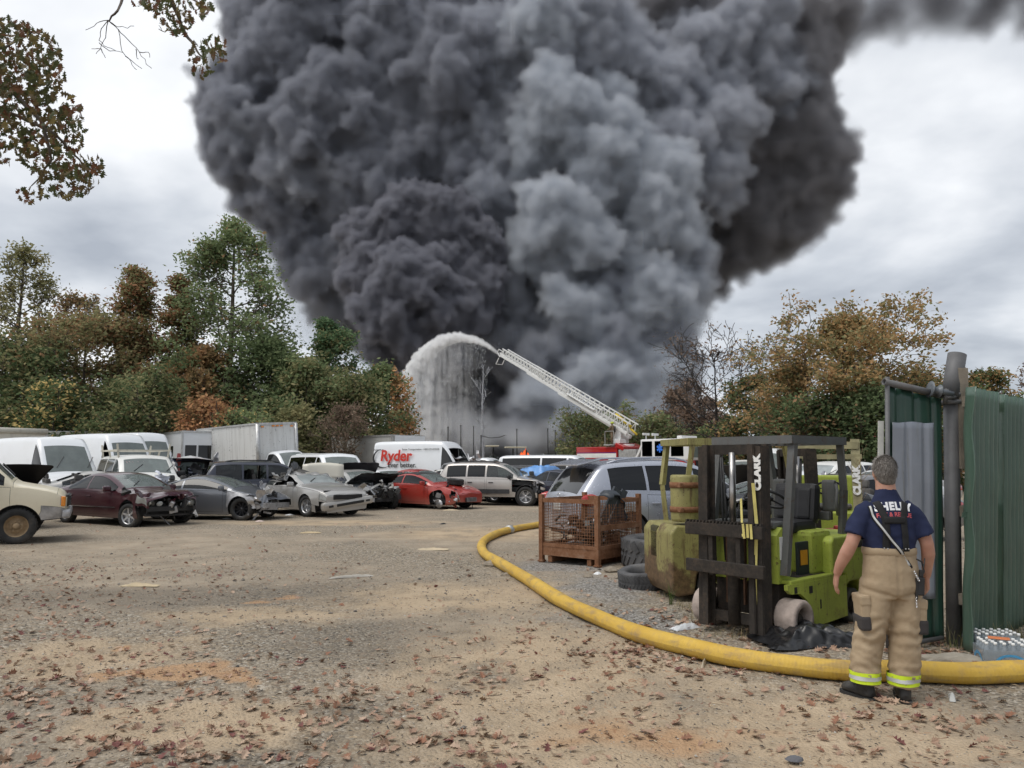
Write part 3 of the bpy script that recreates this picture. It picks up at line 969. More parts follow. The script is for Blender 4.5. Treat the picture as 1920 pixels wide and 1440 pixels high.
TREES=[('oak_tree','tallest green broadleaf tree in the left tree line, thin airy top',425,415,56,110,F_GREEN,dict(n_leaf=22000,lsize=0.21,shape='oval',h0=0.12,nprim=26,seed=5,clump=0.55,hk=1.12,mix2=F_RUSTG,mixf=0.08)),('gum_tree','rusty red cone shaped tree left of the tallest green tree, pointed top',322,484,57,74,F_RUST,dict(n_leaf=16000,lsize=0.2,shape='cone',h0=0.05,nprim=24,seed=6,clump=0.42,mix2=F_OLIVE,mixf=0.55)),('gum_tree','rusty brown twin of the pointed red trees, the wider one further left',243,474,56,96,F_RUST,dict(n_leaf=21000,lsize=0.2,shape='cone',h0=0.05,nprim=26,seed=7,clump=0.5,mix2=F_OLIVE,mixf=0.58)),('ash_tree','half bare tree with sparse orange tufts rising behind the white panel vans',135,500,60,85,F_RUSTG,dict(n_leaf=4200,lsize=0.2,shape='vase',h0=0.15,nprim=18,seed=8,clump=0.5,up=0.9,hk=1.1)),('ash_tree','thin grey green tree at the left edge of the picture, feathery bare top',20,455,55,95,F_OLIVE,dict(n_leaf=7500,lsize=0.19,shape='oval',h0=0.1,nprim=24,seed=9,clump=0.5,up=0.8,hk=1.1)),('broadleaf_tree','dense olive tree filling the tree line below the half bare tree',150,570,54,120,F_OLIVE,dict(n_leaf=18000,lsize=0.22,shape='round',h0=0.05,nprim=24,seed=10,clump=0.6,mix2=F_RUSTG,mixf=0.45)),('broadleaf_tree','dark green low tree at the far left behind the trailers',25,640,50,110,F_DARK,dict(n_leaf=15000,lsize=0.22,shape='round',h0=0.03,nprim=22,seed=11,clump=0.6,mix2=F_OLIVE,mixf=0.4)),('maple_tree','orange brown tree below the pointed red trees',372,625,53,80,F_RUSTG,dict(n_leaf=13000,lsize=0.21,shape='oval',h0=0.04,nprim=22,seed=12,clump=0.5,mix2=F_AMBER,mixf=0.35)),('broadleaf_tree','dark green tree right of the tallest tree, behind the box truck',500,620,54,95,F_GREEN,dict(n_leaf=17000,lsize=0.22,shape='round',h0=0.03,nprim=22,seed=13,clump=0.6,mix2=F_DARK,mixf=0.5)),('pine_tree','pine with a rounded dark top standing against the black smoke',606,562,58,72,F_PINE,dict(n_leaf=17000,lsize=0.2,shape='oval',h0=0.12,nprim=24,seed=14,clump=0.38,mix2=F_OLIVE,mixrule=lambda C,rg:(rg.random(len(C))<np.clip(1.15-C[:,2]/11.5,0,0.8)))),('broadleaf_tree','green tree beside the water spray, orange tuft on its right',712,662,60,58,F_GREEN,dict(n_leaf=14000,lsize=0.22,shape='oval',h0=0.03,nprim=22,seed=15,clump=0.5,mix2=F_ORANGE,mixrule=lambda C,rg:(rg.random(len(C))<np.where((C[:,0]>0.9),0.75,0.05)))),('broadleaf_tree','olive green tree between the pine and the dark tree',570,655,52,70,F_OLIVE,dict(n_leaf=13000,lsize=0.21,shape='round',h0=0.03,nprim=20,seed=16,clump=0.55,mix2=F_GREEN,mixf=0.5)),('broadleaf_tree','mixed olive and dark green tree below the pine',655,690,54,70,F_OLIVE,dict(n_leaf=13000,lsize=0.21,shape='round',h0=0.03,nprim=20,seed=17,clump=0.5,mix2=F_DARK,mixf=0.4)),('broadleaf_tree','grey olive rounded tree low behind the shuttle bus',250,700,47,95,F_OLIVE,dict(n_leaf=15000,lsize=0.2,shape='round',h0=0.02,nprim=22,seed=18,clump=0.5,mix2=F_DARK,mixf=0.5)),('shrub','shrub with yellow leaves above the grey trailers',95,700,46,60,F_DARK,dict(n_leaf=6000,lsize=0.2,shape='round',h0=0.02,nprim=16,seed=19,clump=0.5,cat='shrub',mix2=F_YELLOW,mixf=0.3)),('shrub','orange brown shrub left of the box truck',390,735,46,50,F_ORANGE,dict(n_leaf=6000,lsize=0.18,shape='round',h0=0.02,nprim=16,seed=20,clump=0.4,cat='shrub',mix2=F_RUST,mixf=0.5)),('shrub','bright green shrub above the box truck',455,765,46,60,F_GREEN,dict(n_leaf=6000,lsize=0.18,shape='round',h0=0.02,nprim=16,seed=21,clump=0.4,cat='shrub',mix2=F_YELLOW,mixf=0.12)),('shrub','dull green shrub behind the box truck roof',550,760,47,50,F_OLIVE,dict(n_leaf=6000,lsize=0.18,shape='round',h0=0.02,nprim=16,seed=22,clump=0.4,cat='shrub')),('shrub','brown twiggy bare shrub left of the grey trailer',645,735,47,70,F_DRY,dict(n_leaf=2600,lsize=0.13,shape='vase',h0=0.03,nprim=26,seed=23,clump=0.3,cat='shrub',up=0.9,wob=0.08,bark=simple('bark_tan',(0.19,0.155,0.105),.9,var=.3))),('oak_tree','large amber oak behind the forklifts, broad spreading crown',1605,560,47,165,F_AMBER,dict(n_leaf=30000,lsize=0.19,shape='oval',h0=0.12,nprim=26,seed=124,clump=0.42,up=0.5,hk=.94,mix2=F_OLIVE,mixf=0.35,prune=0.12)),('oak_tree','amber limbed oak left of the large one, leaning towards the bare tree',1490,640,50,70,F_AMBER,dict(n_leaf=8000,lsize=0.19,shape='vase',h0=0.2,nprim=16,seed=25,clump=0.4,up=0.7,mix2=F_OLIVE,mixf=0.4,prune=.2)),('ash_tree','thin half bare tree rising behind the leaning post',1800,618,52,70,F_ORANGE,dict(n_leaf=4200,lsize=0.18,shape='vase',h0=0.2,nprim=18,seed=26,clump=0.5,up=0.8,hk=.78,prune=0.35)),('pine_tree','brownish green flat topped tree above the corrugated fence',1865,672,48,45,F_AMBER,dict(n_leaf=7000,lsize=0.17,shape='round',h0=0.35,nprim=16,seed=27,clump=0.33,up=0.3,mix2=F_DARK,mixf=0.55)),('ash_tree','bare twiggy tree at the far right above the fence',1945,640,50,60,F_DRY,dict(n_leaf=1500,lsize=0.15,shape='vase',h0=0.2,nprim=18,seed=28,clump=0.4,up=0.8)),('burnt_tree','bare blackened tree at the edge of the smoke',1345,606,62,150,F_DRY,dict(n_leaf=900,lsize=0.2,shape='vase',h0=0.20,nprim=22,seed=29,clump=0.5,up=0.75,bark=m_bark_dark,wob=0.17,prune=.3)),('oak_tree','dark scorched tree with brown leaves just right of the bare tree',1420,690,60,70,F_AMBER,dict(n_leaf=7000,lsize=0.22,shape='round',h0=0.05,nprim=18,seed=30,clump=0.5,bark=m_bark_dark,mix2=F_DARK,mixf=0.6)),('broadleaf_tree','dark green bush mass under the large amber oak',1560,735,44,80,F_DARK,dict(n_leaf=13000,lsize=0.19,shape='round',h0=0.02,nprim=20,seed=31,clump=0.5,mix2=F_RUSTG,mixf=0.2)),('broadleaf_tree','dark green bush mass left of the gate',1650,728,43,85,F_DARK,dict(n_leaf=14000,lsize=0.19,shape='round',h0=0.02,nprim=20,seed=32,clump=0.5,mix2=F_GREEN,mixf=0.3)),('broadleaf_tree','olive tree behind the gate and fence',1760,700,46,80,F_AMBER,dict(n_leaf=12000,lsize=0.19,shape='round',h0=0.02,nprim=20,seed=33,clump=0.5,mix2=F_DARK,mixf=0.5)),('broadleaf_tree','brown and green bush right of the scorched tree',1480,742,48,60,F_RUSTG,dict(n_leaf=9000,lsize=0.19,shape='round',h0=0.02,nprim=18,seed=34,clump=0.45,mix2=F_DARK,mixf=0.5)),('shrub','green bush behind the fire engine ladder, left of the turntable',1120,782,68,68,F_GREEN,dict(n_leaf=9000,lsize=0.22,shape='round',h0=0.02,nprim=18,seed=35,clump=0.5,cat='shrub',mix2=F_OLIVE,mixf=0.4)),('shrub','green bush right of the ladder turntable',1232,778,68,55,F_GREEN,dict(n_leaf=7000,lsize=0.22,shape='round',h0=0.02,nprim=18,seed=36,clump=0.5,cat='shrub',mix2=F_OLIVE,mixf=0.5)),('shrub','bright green bush behind the fire engine cab',1358,795,66,48,F_GREEN,dict(n_leaf=7000,lsize=0.22,shape='round',h0=0.02,nprim=18,seed=37,clump=0.45,cat='shrub',mix2=F_YELLOW,mixf=0.15)),('shrub','brown tipped bush behind the ladder',1165,762,72,50,F_RUSTG,dict(n_leaf=4000,lsize=0.22,shape='oval',h0=0.02,nprim=16,seed=38,clump=0.5,cat='shrub',mix2=F_OLIVE,mixf=0.5)),]
for(nm,lb,px,py,Y,hw,fol,kw)in TREES:
 kw=dict(kw)
 kw.setdefault('prune',0.30)
 kw['lsize']=kw['lsize']*0.80;kw['clump']=kw['clump']*0.80
 H=top_h(py,Y)*(0.84 if kw.get('shape')=='vase' else(1.0 if kw.get('shape')=='cone' else .95))*kw.pop('hk',1.0)
 tree(nm,lb,place(px,0,Y),H,hw*mpp(Y)*0.92,fol,**kw)
for k,(px,py,Y)in enumerate(((1268,720,84),(1300,700,88),(1330,735,86))):
 tree('scorched_pine',['slim tree fading into the smoke, leftmost of three','slim tree fading into the smoke, tallest of three','slim tree fading into the smoke, rightmost of three'][k],place(px,0,Y),top_h(py,Y),2.0,F_DRY,m_bark_dark,1600,0.25,50+k,'trees fading into the smoke',0.4,shape='oval',h0=0.2,nprim=16)
tree('dead_tree','dead pale tree standing in the water spray',place(905,0,78),top_h(668,78),1.9,F_DRY,m_bark_pale,0,0.2,61,None,shape='vase',h0=0.35,nprim=7,up=1.6,twig=2)
def near_branches():
 """a limb of an oak that stands outside the frame to the left; twigs carry single lobed leaves"""
 rg=np.random.default_rng(91)
 Y=9.0
 root=thing('oak_bough_tree','oak whose leafy boughs hang into the upper left corner','tree',(-9.6,8.6,0))
 org=Vector((-9.6,8.6,0))
 def W(px,py,y=Y):
  return np.array(at(px,py,y)-org)
 segs=[]
 trunk=np.array([(0,0,-0.1),(0.08,0.05,2.0),(-0.03,0.08,4.0),(0.1,0.0,6.2),(0.0,0.1,8.5),(0.2,0.1,11.0)])
 segs.append((trunk,0.30,0.12))
 def limb(pix,r0,r1,y0=Y,start=None):
  pts=[W(px,py,y0+0.25*math.sin(i*1.9))for i,(px,py)in enumerate(pix)]
  if start is not None:
   pts=[np.array(start)]+pts
  P=[pts[0]]
  for i in range(len(pts)-1):
   for t in(0.33,0.66,1.0):
    P.append(pts[i]*(1-t)+pts[i+1]*t+rg.normal(0,0.006,3))
  segs.append((np.array(P),r0,r1));return np.array(P)
 A=limb([(-60,110),(20,170),(80,230),(95,300),(60,350)],0.05,0.006,Y,(0.02,0.06,5.2))
 B=limb([(-40,200),(30,215),(100,250),(150,300),(165,325)],0.035,0.006,Y+.3,(0.0,0.08,4.6))
 Cc=limb([(10,90),(60,60),(90,70)],0.02,0.005,Y)
 D=limb([(-200,-160),(100,-120),(290,-60),(330,20),(345,60),(370,95),(385,115)],0.06,0.006,Y+.4,(0.1,0.0,8.2))
 E=limb([(200,-90),(235,-10),(222,20),(203,38)],0.028,0.012,Y+.2)
 limb([(330,-40),(360,0),(385,8)],0.02,0.006,Y+.4)
 limb([(290,-60),(280,-5),(270,12)],0.018,0.006,Y+.5)
 for pix in([(203,38),(180,44),(160,58)],[(203,38),(190,55),(186,75),(195,85),(215,95)],[(203,38),(196,70),(190,92),(178,100)],[(190,92),(172,92)],[(203,38),(222,55),(228,95),(245,118),(256,131)],[(222,55),(240,75),(262,98),(275,120),(284,128)],[(235,105),(266,128)],[(203,38),(215,48),(232,52),(252,50)],[(262,98),(280,98),(281,108)],[(190,92),(197,110)],[(186,80),(205,95),(230,97)],[(255,92),(256,108),(261,112)]):
  limb(pix,0.0065,0.003,Y+.2)
 skel_mesh('trunk',segs,m_bark,root,rmin=0.004,seg=8)
 cl=[(20,75,46,44),(65,100,48,50),(10,130,60,46),(75,150,50,48),(30,200,55,45),(100,205,48,40),(60,250,58,45),(120,250,45,42),(20,270,40,40),(100,300,56,40),(150,310,42,26),(115,345,52,32),(55,365,34,14),(160,335,30,30),(5,60,24,26),(40,55,24,18),(130,220,30,26),(90,130,30,60),(0,180,40,50),(-30,150,50,120),(180,318,18,14),(300,10,40,22),(350,15,42,30),(325,40,36,26),(275,8,30,14),(385,10,28,22),(385,100,36,26),(400,88,22,20),(375,125,22,22),(410,95,18,22),(330,60,30,12)]
 shapes=[oak_leaf_shape(rg,0.115)for _ in range(8)]
 V=[];F=[];MI=[];off=0
 for(px,py,sx,sy)in cl:
  for _ in range(int(sx*sy*0.040)):
   a=rg.random()*6.28;q=math.sqrt(rg.random())
   c=W(px+sx*q*math.cos(a),py+sy*q*math.sin(a),Y+rg.normal(0.1,0.45))
   P,f=shapes[int(rg.integers(8))]
   M=np.array(Euler((rg.random()*6.28,rg.normal(0.9,0.5),rg.random()*6.28)).to_matrix())
   V.append((P*rg.uniform(0.65,1.15))@M.T+c);F.append(f+off);off+=len(P)
   MI.append(np.full(len(f),rg.choice(4,p=[.42,.30,.17,.11])))
 mats=[leaf_mat('hanging_leaf_olive',(0.080,0.090,0.036),0.4),leaf_mat('hanging_leaf_brown',(0.125,0.092,0.042),0.4),leaf_mat('hanging_leaf_rust',(0.155,0.075,0.04),0.4),leaf_mat('hanging_leaf_yellow',(0.19,0.15,0.06),0.4)]
 np_obj('crown',np.concatenate(V),np.concatenate(F),mats,root,mi=np.concatenate(MI))
near_branches()
def far_wood():
 rg=np.random.default_rng(8)
 n=26000
 x=rg.uniform(-260,300,n);y=150+rg.uniform(0,40,n)
 hmax=9+2.5*np.sin(x*0.06)+1.5*np.sin(x*0.21)
 z=hmax*rg.random(n)**0.7
 P,F=leaf_quads(rg,np.stack([x,y,z],1),1.5)
 o=np_obj('far_wood',P,F,F_DARK)
 tag(o,'dark far wood along the horizon',None,None,'stuff')
far_wood()
#   VEHICLES
def paint(name,col,metal=0.0,rough=0.32,coat=0.6,dirt=0.25,dust=(0.30,0.25,0.19)):
 if name in MATS:return MATS[name]
 m,h,out=new_mat(name)
 co=h.coords('Object')
 n1=h.noise(co,1.4,6.0,0.65);n2=h.noise(co,9.0,5.0,0.7)
 sp=h.n('ShaderNodeSeparateXYZ');h.l(co,sp.inputs[0])
 low=h.step(h.math('ADD',sp.outputs[2],h.math('MULTIPLY',h.math('SUBTRACT',n1,0.5),0.5)),0.62,0.22)
 spots=h.step(n2,0.58,0.78)
 d=h.math('MULTIPLY',h.math('MAXIMUM',h.math('MULTIPLY',low,0.85),h.math('MULTIPLY',h.math('ADD',spots,h.step(n1,.45,.8)),0.4)),dirt*1.5,clamp=True)
 c=h.mix(d,col,dust)
 pbsdf(h,out,c,h.math('ADD',rough,h.math('MULTIPLY',d,0.5),clamp=True),metal,0.5,h.math('MULTIPLY',h.math('SUBTRACT',1.0,d),coat))
 return m
def glass_mat(name,tint,clear=0.4,rough=0.04,film=(0.3,0.33,0.32),filmf=0.0):
 m,h,out=new_mat(name)
 tr=h.n('ShaderNodeBsdfTransparent');tr.inputs[0].default_value=(*tint,1)
 di=h.n('ShaderNodeBsdfDiffuse');h.put(di.inputs[0],(*film,1))
 n1=h.noise(h.coords(),2.5,5.0,0.6)
 mx=h.n('ShaderNodeMixShader')
 h.put(mx.inputs[0],h.math('MULTIPLY',h.math('ADD',h.math('MULTIPLY',n1,0.8),0.6),filmf))
 h.l(tr.outputs[0],mx.inputs[1]);h.l(di.outputs[0],mx.inputs[2])
 gl=h.n('ShaderNodeBsdfGlossy');gl.inputs['Roughness'].default_value=rough
 fr=h.n('ShaderNodeLayerWeight');fr.inputs['Blend'].default_value=.5
 m2=h.n('ShaderNodeMixShader');h.l(h.math('ADD',h.math('MULTIPLY',h.math('POWER',fr.outputs['Facing'],4.0),.85),.065,clamp=True),m2.inputs[0])
 h.l(mx.outputs[0],m2.inputs[1]);h.l(gl.outputs[0],m2.inputs[2])
 h.l(m2.outputs[0],out.inputs[0])
 return m
G_SIDE=glass_mat('side_glass',(0.10,0.12,0.12))
G_DARK=glass_mat('tinted_glass',(0.012,0.014,0.016))
G_TINT=glass_mat('rear_tint',(0.02,0.022,0.024),film=(0.035,0.037,0.04),filmf=0.8)
G_CLEAR=glass_mat('clear_glass',(0.55,0.62,0.58),filmf=0.12)
G_WS=glass_mat('windscreen_glass',(0.38,0.46,0.43),film=(0.42,0.48,0.46),filmf=0.34)
G_CRACK=glass_mat('cracked_glass',(0.35,0.42,0.40),rough=0.12,film=(0.55,0.60,0.60),filmf=0.55)
M_BLACK=simple('black_plastic',(0.018,0.018,0.019),0.55,var=0.3)
M_TRIM=simple('dark_trim',(0.035,0.035,0.037),0.5,var=0.3)
M_CABIN=simple('cabin_dark',(0.030,0.030,0.032),0.8,var=0.4)
M_SEAT=simple('seat_cloth',(0.085,0.080,0.075),0.9,var=0.3)
M_RUBBER=simple('tyre_rubber',(0.026,0.026,0.026),0.85,var=0.4,scale=5,dirt=0.5,dirtcol=(0.13,0.11,0.085))
M_ALLOY=simple('alloy',(0.52,0.52,0.53),0.35,metal=0.8,var=0.15,dirt=0.2)
M_BLKALLOY=simple('black_alloy',(0.020,0.021,0.026),0.35,metal=0.3,coat=0.3)
M_STEELW=simple('steel_wheel',(0.30,0.215,0.125),0.8,var=0.35,dirt=0.6,dirtcol=(0.23,0.16,0.09))
M_CHROME=simple('chrome',(0.72,0.72,0.73),0.18,metal=1.0,dirt=0.15)
M_METAL=simple('bare_metal',(0.40,0.40,0.41),0.45,metal=0.7,var=0.35,dirt=0.3)
M_LAMP=glass_mat('lamp_glass',(0.75,0.78,0.78),film=(0.75,0.77,0.75),filmf=0.45)
M_LAMPIN=simple('lamp_reflector',(0.75,0.76,0.75),0.25,metal=0.6)
M_RED=simple('tail_lamp_red',(0.42,0.018,0.014),0.15,coat=0.8,var=0.2)
M_AMBER=simple('marker_amber',(0.75,0.26,0.03),0.2,coat=0.6,var=0.1)
M_PLATE=simple('number_plate',(0.62,0.63,0.62),0.5,var=0.08)
M_ENGINE=simple('engine_grime',(0.060,0.058,0.055),0.6,var=0.7,scale=9,metal=0.3)
M_WHITEP=paint('white_paint',(0.78,0.80,0.82),dirt=0.22)
M_CHALK=simple('marker_pen',(0.62,0.42,0.44),0.8)
M_CHALKW=simple('white_pen',(0.80,0.80,0.78),0.8)
def interp(P,x):
 xs=[p[0]for p in P]
 return np.interp(x,xs,[p[1]for p in P])
def smooth_profile(P,n=3):
 """rounds the corners of a polyline a little (Chaikin), ends kept"""
 P=[tuple(map(float,p))for p in P]
 for _ in range(n):
  Q=[P[0]]
  for a,b in zip(P[:-1],P[1:]):
   Q.append((a[0]*.75+b[0]*.25,a[1]*.75+b[1]*.25));Q.append((a[0]*.25+b[0]*.75,a[1]*.25+b[1]*.75))
  Q.append(P[-1]);P=Q
 return P
WHEELS={}
def wheel_meshes(style,r,w):
 """tyre and rim meshes, shared by wheels of one style and size (axle along y, outer face towards +y)"""
 key=(style,round(r,3),round(w,3))
 if key in WHEELS:return WHEELS[key]
 rr=r*(0.66 if style not in('steel',)else 0.60)
 t=MB()
 h=w/2
 t.lathe([(rr,-h*.85),(rr+.02,-h),(r*.93,-h),(r*.985,-h*.8),(r,-h*.45),(r,h*.45),(r*.985,h*.8),(r*.93,h),(rr+.02,h),(rr,h*.85)],30,axis='y')
 for k in range(30):
  a=2*PI*(k+.5)/30
  M=Matrix.Rotation(-a,3,'Y')
  for s in(-.24,.24):
   t.box(M@Vector((r,s*w,0)),(.016,w*.34,r*.13),M)
 to=t.build('tyre',M_RUBBER);tm=to.data;bpy.data.objects.remove(to)
 q=MB()
 d=h*.55
 if style=='steel':
  q.lathe([(rr,h*.85),(rr*.96,h*.8),(rr*.90,h*.3),(rr*.78,h*.1),(rr*.62,h*.25),(rr*.45,h*.55),(rr*.30,h*.5),(rr*.27,h*.95),(rr*.18,h*1.05),(0,h*1.05)],28,axis='y')
  for k in range(8):
   a=2*PI*k/8
   q.box((math.cos(a)*rr*.46,h*.58,math.sin(a)*rr*.46),(.03,.03,.03))
 else:
  q.lathe([(rr,h*.85),(rr*.95,h*.8),(rr*.90,h*.2),(rr*.88,-h*.3),(0,-h*.3)],28,axis='y')
  q.lathe([(rr*.24,h*.2),(rr*.22,d),(rr*.12,d*1.2),(0,d*1.2)],16,axis='y')
  ns={'five':5,'six':6,'seven':7,'ten':10,'split':5}[style]
  for k in range(ns):
   a=2*PI*k/ns+.3
   for da in((-.17,.17)if style=='split' else(0,)):
    p0=Vector((math.cos(a)*rr*.18,d*.85,math.sin(a)*rr*.18));p1=Vector((math.cos(a+da)*rr*.93,d*1.05,math.sin(a+da)*rr*.93))
    wd=rr*{'five':.26,'six':.24,'seven':.16,'ten':.10,'split':.10}[style]
    q.bar(p0,p1,wd,.03,up=(0,1,0))
 return WHEELS.setdefault(key,(tm,q))
def add_wheel(root,x,y,r,w,style,rim_mat,side,tilt=0.0,steer=0.0,flat=False,z=None):
 tm,q=wheel_meshes(style,r,w)
 wh=bpy.data.objects.new('wheel',tm);COL.objects.link(wh);wh.parent=root
 wh.location=(x,y,r if z is None else z)
 if flat:wh.location.z-=0.04
 wh.rotation_euler=(tilt,RNG.uniform(0,1.2),(0 if side>0 else PI)+steer)
 key=('rim',style,round(r,3),round(w,3),rim_mat.name)
 if key not in WHEELS:
  b=MB();b.v,b.f,b.mi,b.sm=q.v,q.f,q.mi,q.sm
  o=b.build('rim',rim_mat);WHEELS[key]=o.data;o.parent=wh
 else:
  o=link('rim',WHEELS[key],wh)
 return wh
class Car:
 NL,NG,NR=11,8,6
 def __init__(s,sp):
  s.sp=sp
  L=sp['L'];s.L=L
  s.W=sp['W']/2
  s.top=smooth_profile(sp['top'],2);s.belt=smooth_profile(sp['belt'],2);s.bot=sp['bot']
  xs=set(np.round(np.linspace(-L/2,L/2,int(L/0.085)),3))
  for k in(.015,.045,.09,.15):
   xs.add(round(-L/2+k,3));xs.add(round(L/2-k,3))
  keys=list(sp['ws'])+list(sp.get('rw',()))+[v for w in sp['windows']for v in w]+list(sp.get('seams',()))
  for k in keys:
   if abs(k)>L/2:continue
   xs={x for x in xs if abs(x-k)>0.03};xs.add(round(k,3))
  s.xs=np.array(sorted(xs))
  s.make()
 def half_w(s,x):
  sp=s.sp;L=s.L
  n=sp.get('nose',.82);t=sp.get('tail',.88);ln=sp.get('noselen',.9);lt=sp.get('taillen',.6)
  f=1.0
  a=np.clip((x-(L/2-ln))/ln,0,1);b=np.clip(((-L/2+lt)-x)/lt,0,1)
  f=1-(1-n)*a**2.6-(1-t)*b**2.6
  return s.W*f
 def make(s):
  sp=s.sp;xs=s.xs;NL,NG,NR=s.NL,s.NG,s.NR
  nh=NL+NG+NR
  P=np.zeros((len(xs),nh,3))
  tum=sp.get('tumble',.30);crown=sp.get('crown',.05);bul=sp.get('bulge',.05)
  for i,x in enumerate(xs):
   w=s.half_w(x);zb=interp(s.bot,x);zt=interp(s.top,x);ze=min(interp(s.belt,x),zt-.012)
   j=0
   for t in np.linspace(0,1,NL):
    y=w*(1-bul*(1-t)**2*1.3-bul*.75*t**3)
    if t>.93:y-=.006
    P[i,j]=(x,y,zb+(ze-zb)*t);j+=1
   wb=P[i,NL-1,1]
   gh=zt-ze
   cr=min(crown,gh*.6)
   zedge=zt-cr
   inset=tum*max(0,zedge-ze)+min(.05,gh*.5)
   wr=max(wb-inset,wb*.35)
   for t in np.linspace(0,1,NG+1)[1:]:
    bow=math.sin(t*PI)*.02*min(1,gh/.4)
    P[i,j]=(x,wb-(wb-wr)*t**1.15+bow,ze+(zedge-ze)*t);j+=1
   for t in np.linspace(0,1,NR+1)[1:]:
    P[i,j]=(x,wr*(1-t),zedge+cr*(1-(1-t)**2.2));j+=1
  s.nh=nh
  k=NL+NG-1
  P[:,k,1]-=.012
  full=np.zeros((len(xs),2*nh-1,3))
  full[:,:nh]=P
  full[:,nh:]=P[:,nh-2::-1]*np.array([1,-1,1])
  s.P=full
  s.nj=2*nh-1
 def row(s,j):
  """row class of face strip j..j+1 -> (kind, index, side)"""
  n=s.nj-1
  jj=j if j<n/2 else n-1-j
  side=1 if j<n/2 else-1
  NL,NG=s.NL,s.NG
  if jj<NL-1:return 'low',jj,side
  if jj<NL+NG-1:return 'glass',jj-(NL-1),side
  return 'top',jj-(NL+NG-1),side
def build_car(sp,name,label,cat,loc,heading,group=None,mat=None,dent=None,seed=0):
 """sp describes the vehicle; every panel, pane, wheel and lamp becomes its own part"""
 rg=np.random.default_rng(seed+100)
 C=Car(sp)
 L=C.L;xs=C.xs
 root=thing(name,label,cat,loc,heading,group)
 mat=mat or M_WHITEP
 V=C.P.copy()
 ni,nj=V.shape[:2]
 wheels=sp['wheels']
 ra=wheels[2]*sp.get('archk',1.14)
 part=np.full((ni-1,nj-1),'body',dtype=object)
 open_parts=set(sp.get('missing',()))
 wx=(wheels[0],wheels[1])
 for i in range(ni-1):
  xc=(xs[i]+xs[i+1])/2
  for j in range(nj-1):
   k,r,sd=C.row(j)
   zc=(V[i,j,2]+V[i+1,j+1,2])/2
   if k=='glass':
    for wi,(a,b)in enumerate(sp['windows']):
     if a<=xc<=b and 1<=r<=C.NG-2:
      gh=V[i,C.NL+C.NG-1,2]-V[i,C.NL-1,2]
      if gh>.16:part[i,j]='window_%d_%d'%(wi,sd)
   if k=='top' and r>=1:
    if sp['ws'][0]<=xc<=sp['ws'][1]:part[i,j]='windscreen'
    elif 'rw' in sp and sp['rw'][0]<=xc<=sp['rw'][1]:part[i,j]='rear_window'
   if xc>sp['ws'][1]+.02 and xc<L/2-sp.get('hoodgap',.12)and(k=='top' or(k=='glass')):
    part[i,j]='hood'
   if k=='low' and r>=1:
    for di,(a,b)in enumerate(sp.get('doors',())):
     if a<=xc<=b:part[i,j]='door_%d_%d'%(di,sd)
   if k=='low' and xc>L/2-sp.get('bumperlen',.42)and r<sp.get('bumperrows',5):
    part[i,j]='front_bumper'
   if k=='low' and xc<-L/2+sp.get('rbumperlen',.30)and r<sp.get('rbumperrows',5):
    part[i,j]='rear_bumper'
   if k=='low' and 'headlamp' in sp:
    a,b,r0,r1=sp['headlamp']
    if L/2-a<=xc<=L/2-b and r0<=r<=r1:part[i,j]='headlight_%d'%sd
   if k=='low' and 'taillamp' in sp:
    a,b,r0,r1=sp['taillamp']
    if-L/2+b<=xc<=-L/2+a and r0<=r<=r1:part[i,j]='tail_light_%d'%sd
   if k=='low' and 'fender' in sp and wx[1]-ra*1.25<xc<L/2-.3 and sd in sp['fender']and r>2:
    part[i,j]='fender_%d'%sd
   if k=='low':
    for w in wx:
     if(xc-w)**2+(zc-wheels[2])**2<ra**2:part[i,j]=''
 for i in range(ni-1):
  pass
 hole=part==''
 for w in wx:
  vin=np.zeros((ni,nj),bool)
  for i in range(ni-1):
   for j in range(nj-1):
    if hole[i,j]and abs((xs[i]+xs[i+1])/2-w)<ra*1.3:
     vin[i,j]=vin[i+1,j]=vin[i,j+1]=vin[i+1,j+1]=True
  for i,j in zip(*np.nonzero(vin)):
   d=np.array([V[i,j,0]-w,V[i,j,2]-wheels[2]]);n=np.linalg.norm(d)
   if n>1e-4 and n>ra*.8:
    V[i,j,0]=w+d[0]/n*ra;V[i,j,2]=wheels[2]+d[1]/n*ra
 if sp.get('flare'):
  for w in wx:
   dd=np.sqrt((V[:,:,0]-w)**2+(V[:,:,2]-wheels[2])**2)
   f=np.exp(-((dd-ra)/.10)**2)*(np.abs(V[:,:,1])>C.W*.6)
   V[:,:,1]+=np.sign(V[:,:,1])*f*sp['flare']
 raw=V.copy()
 if dent is not None:
  V=dent(V,rg)
 nose=dent
 names=sorted(set(part.ravel())-{''})
 split={}
 for nm in names:
  I,J=np.nonzero(part==nm)
  split[nm]=(I,J)
 panel_mats=sp.get('panel_mats',{})
 built={}
 def panel(nm,I,J,shrink=0.004,push=0.0,m=None,pname=None):
  q=np.stack([I*nj+J,(I+1)*nj+J,(I+1)*nj+J+1,I*nj+J+1],1)
  u,inv=np.unique(q.ravel(),return_inverse=True)
  P=V.reshape(-1,3)[u].copy();F=inv.reshape(-1,4)
  o=np_obj(pname or nm,P,F[:,::-1],m or mat,root,smooth=True)
  return o
 for nm,(I,J)in split.items():
  base=nm.split('_')[0]
  if any(nm.startswith(k)for k in open_parts):continue
  if nm.startswith('window'):pn,m='window',sp.get('glass',G_SIDE)
  elif nm=='windscreen':pn,m='windscreen',sp.get('wsglass',G_WS)
  elif nm=='rear_window':pn,m='rear_window',sp.get('rwglass',sp.get('glass',G_SIDE))
  elif nm.startswith('door'):pn,m='door',mat
  elif nm.startswith('headlight'):pn,m='headlight',M_LAMP
  elif nm.startswith('tail_light'):pn,m='tail_light',M_RED
  elif nm.startswith('fender'):pn,m='fender',mat
  else:pn,m=nm,mat
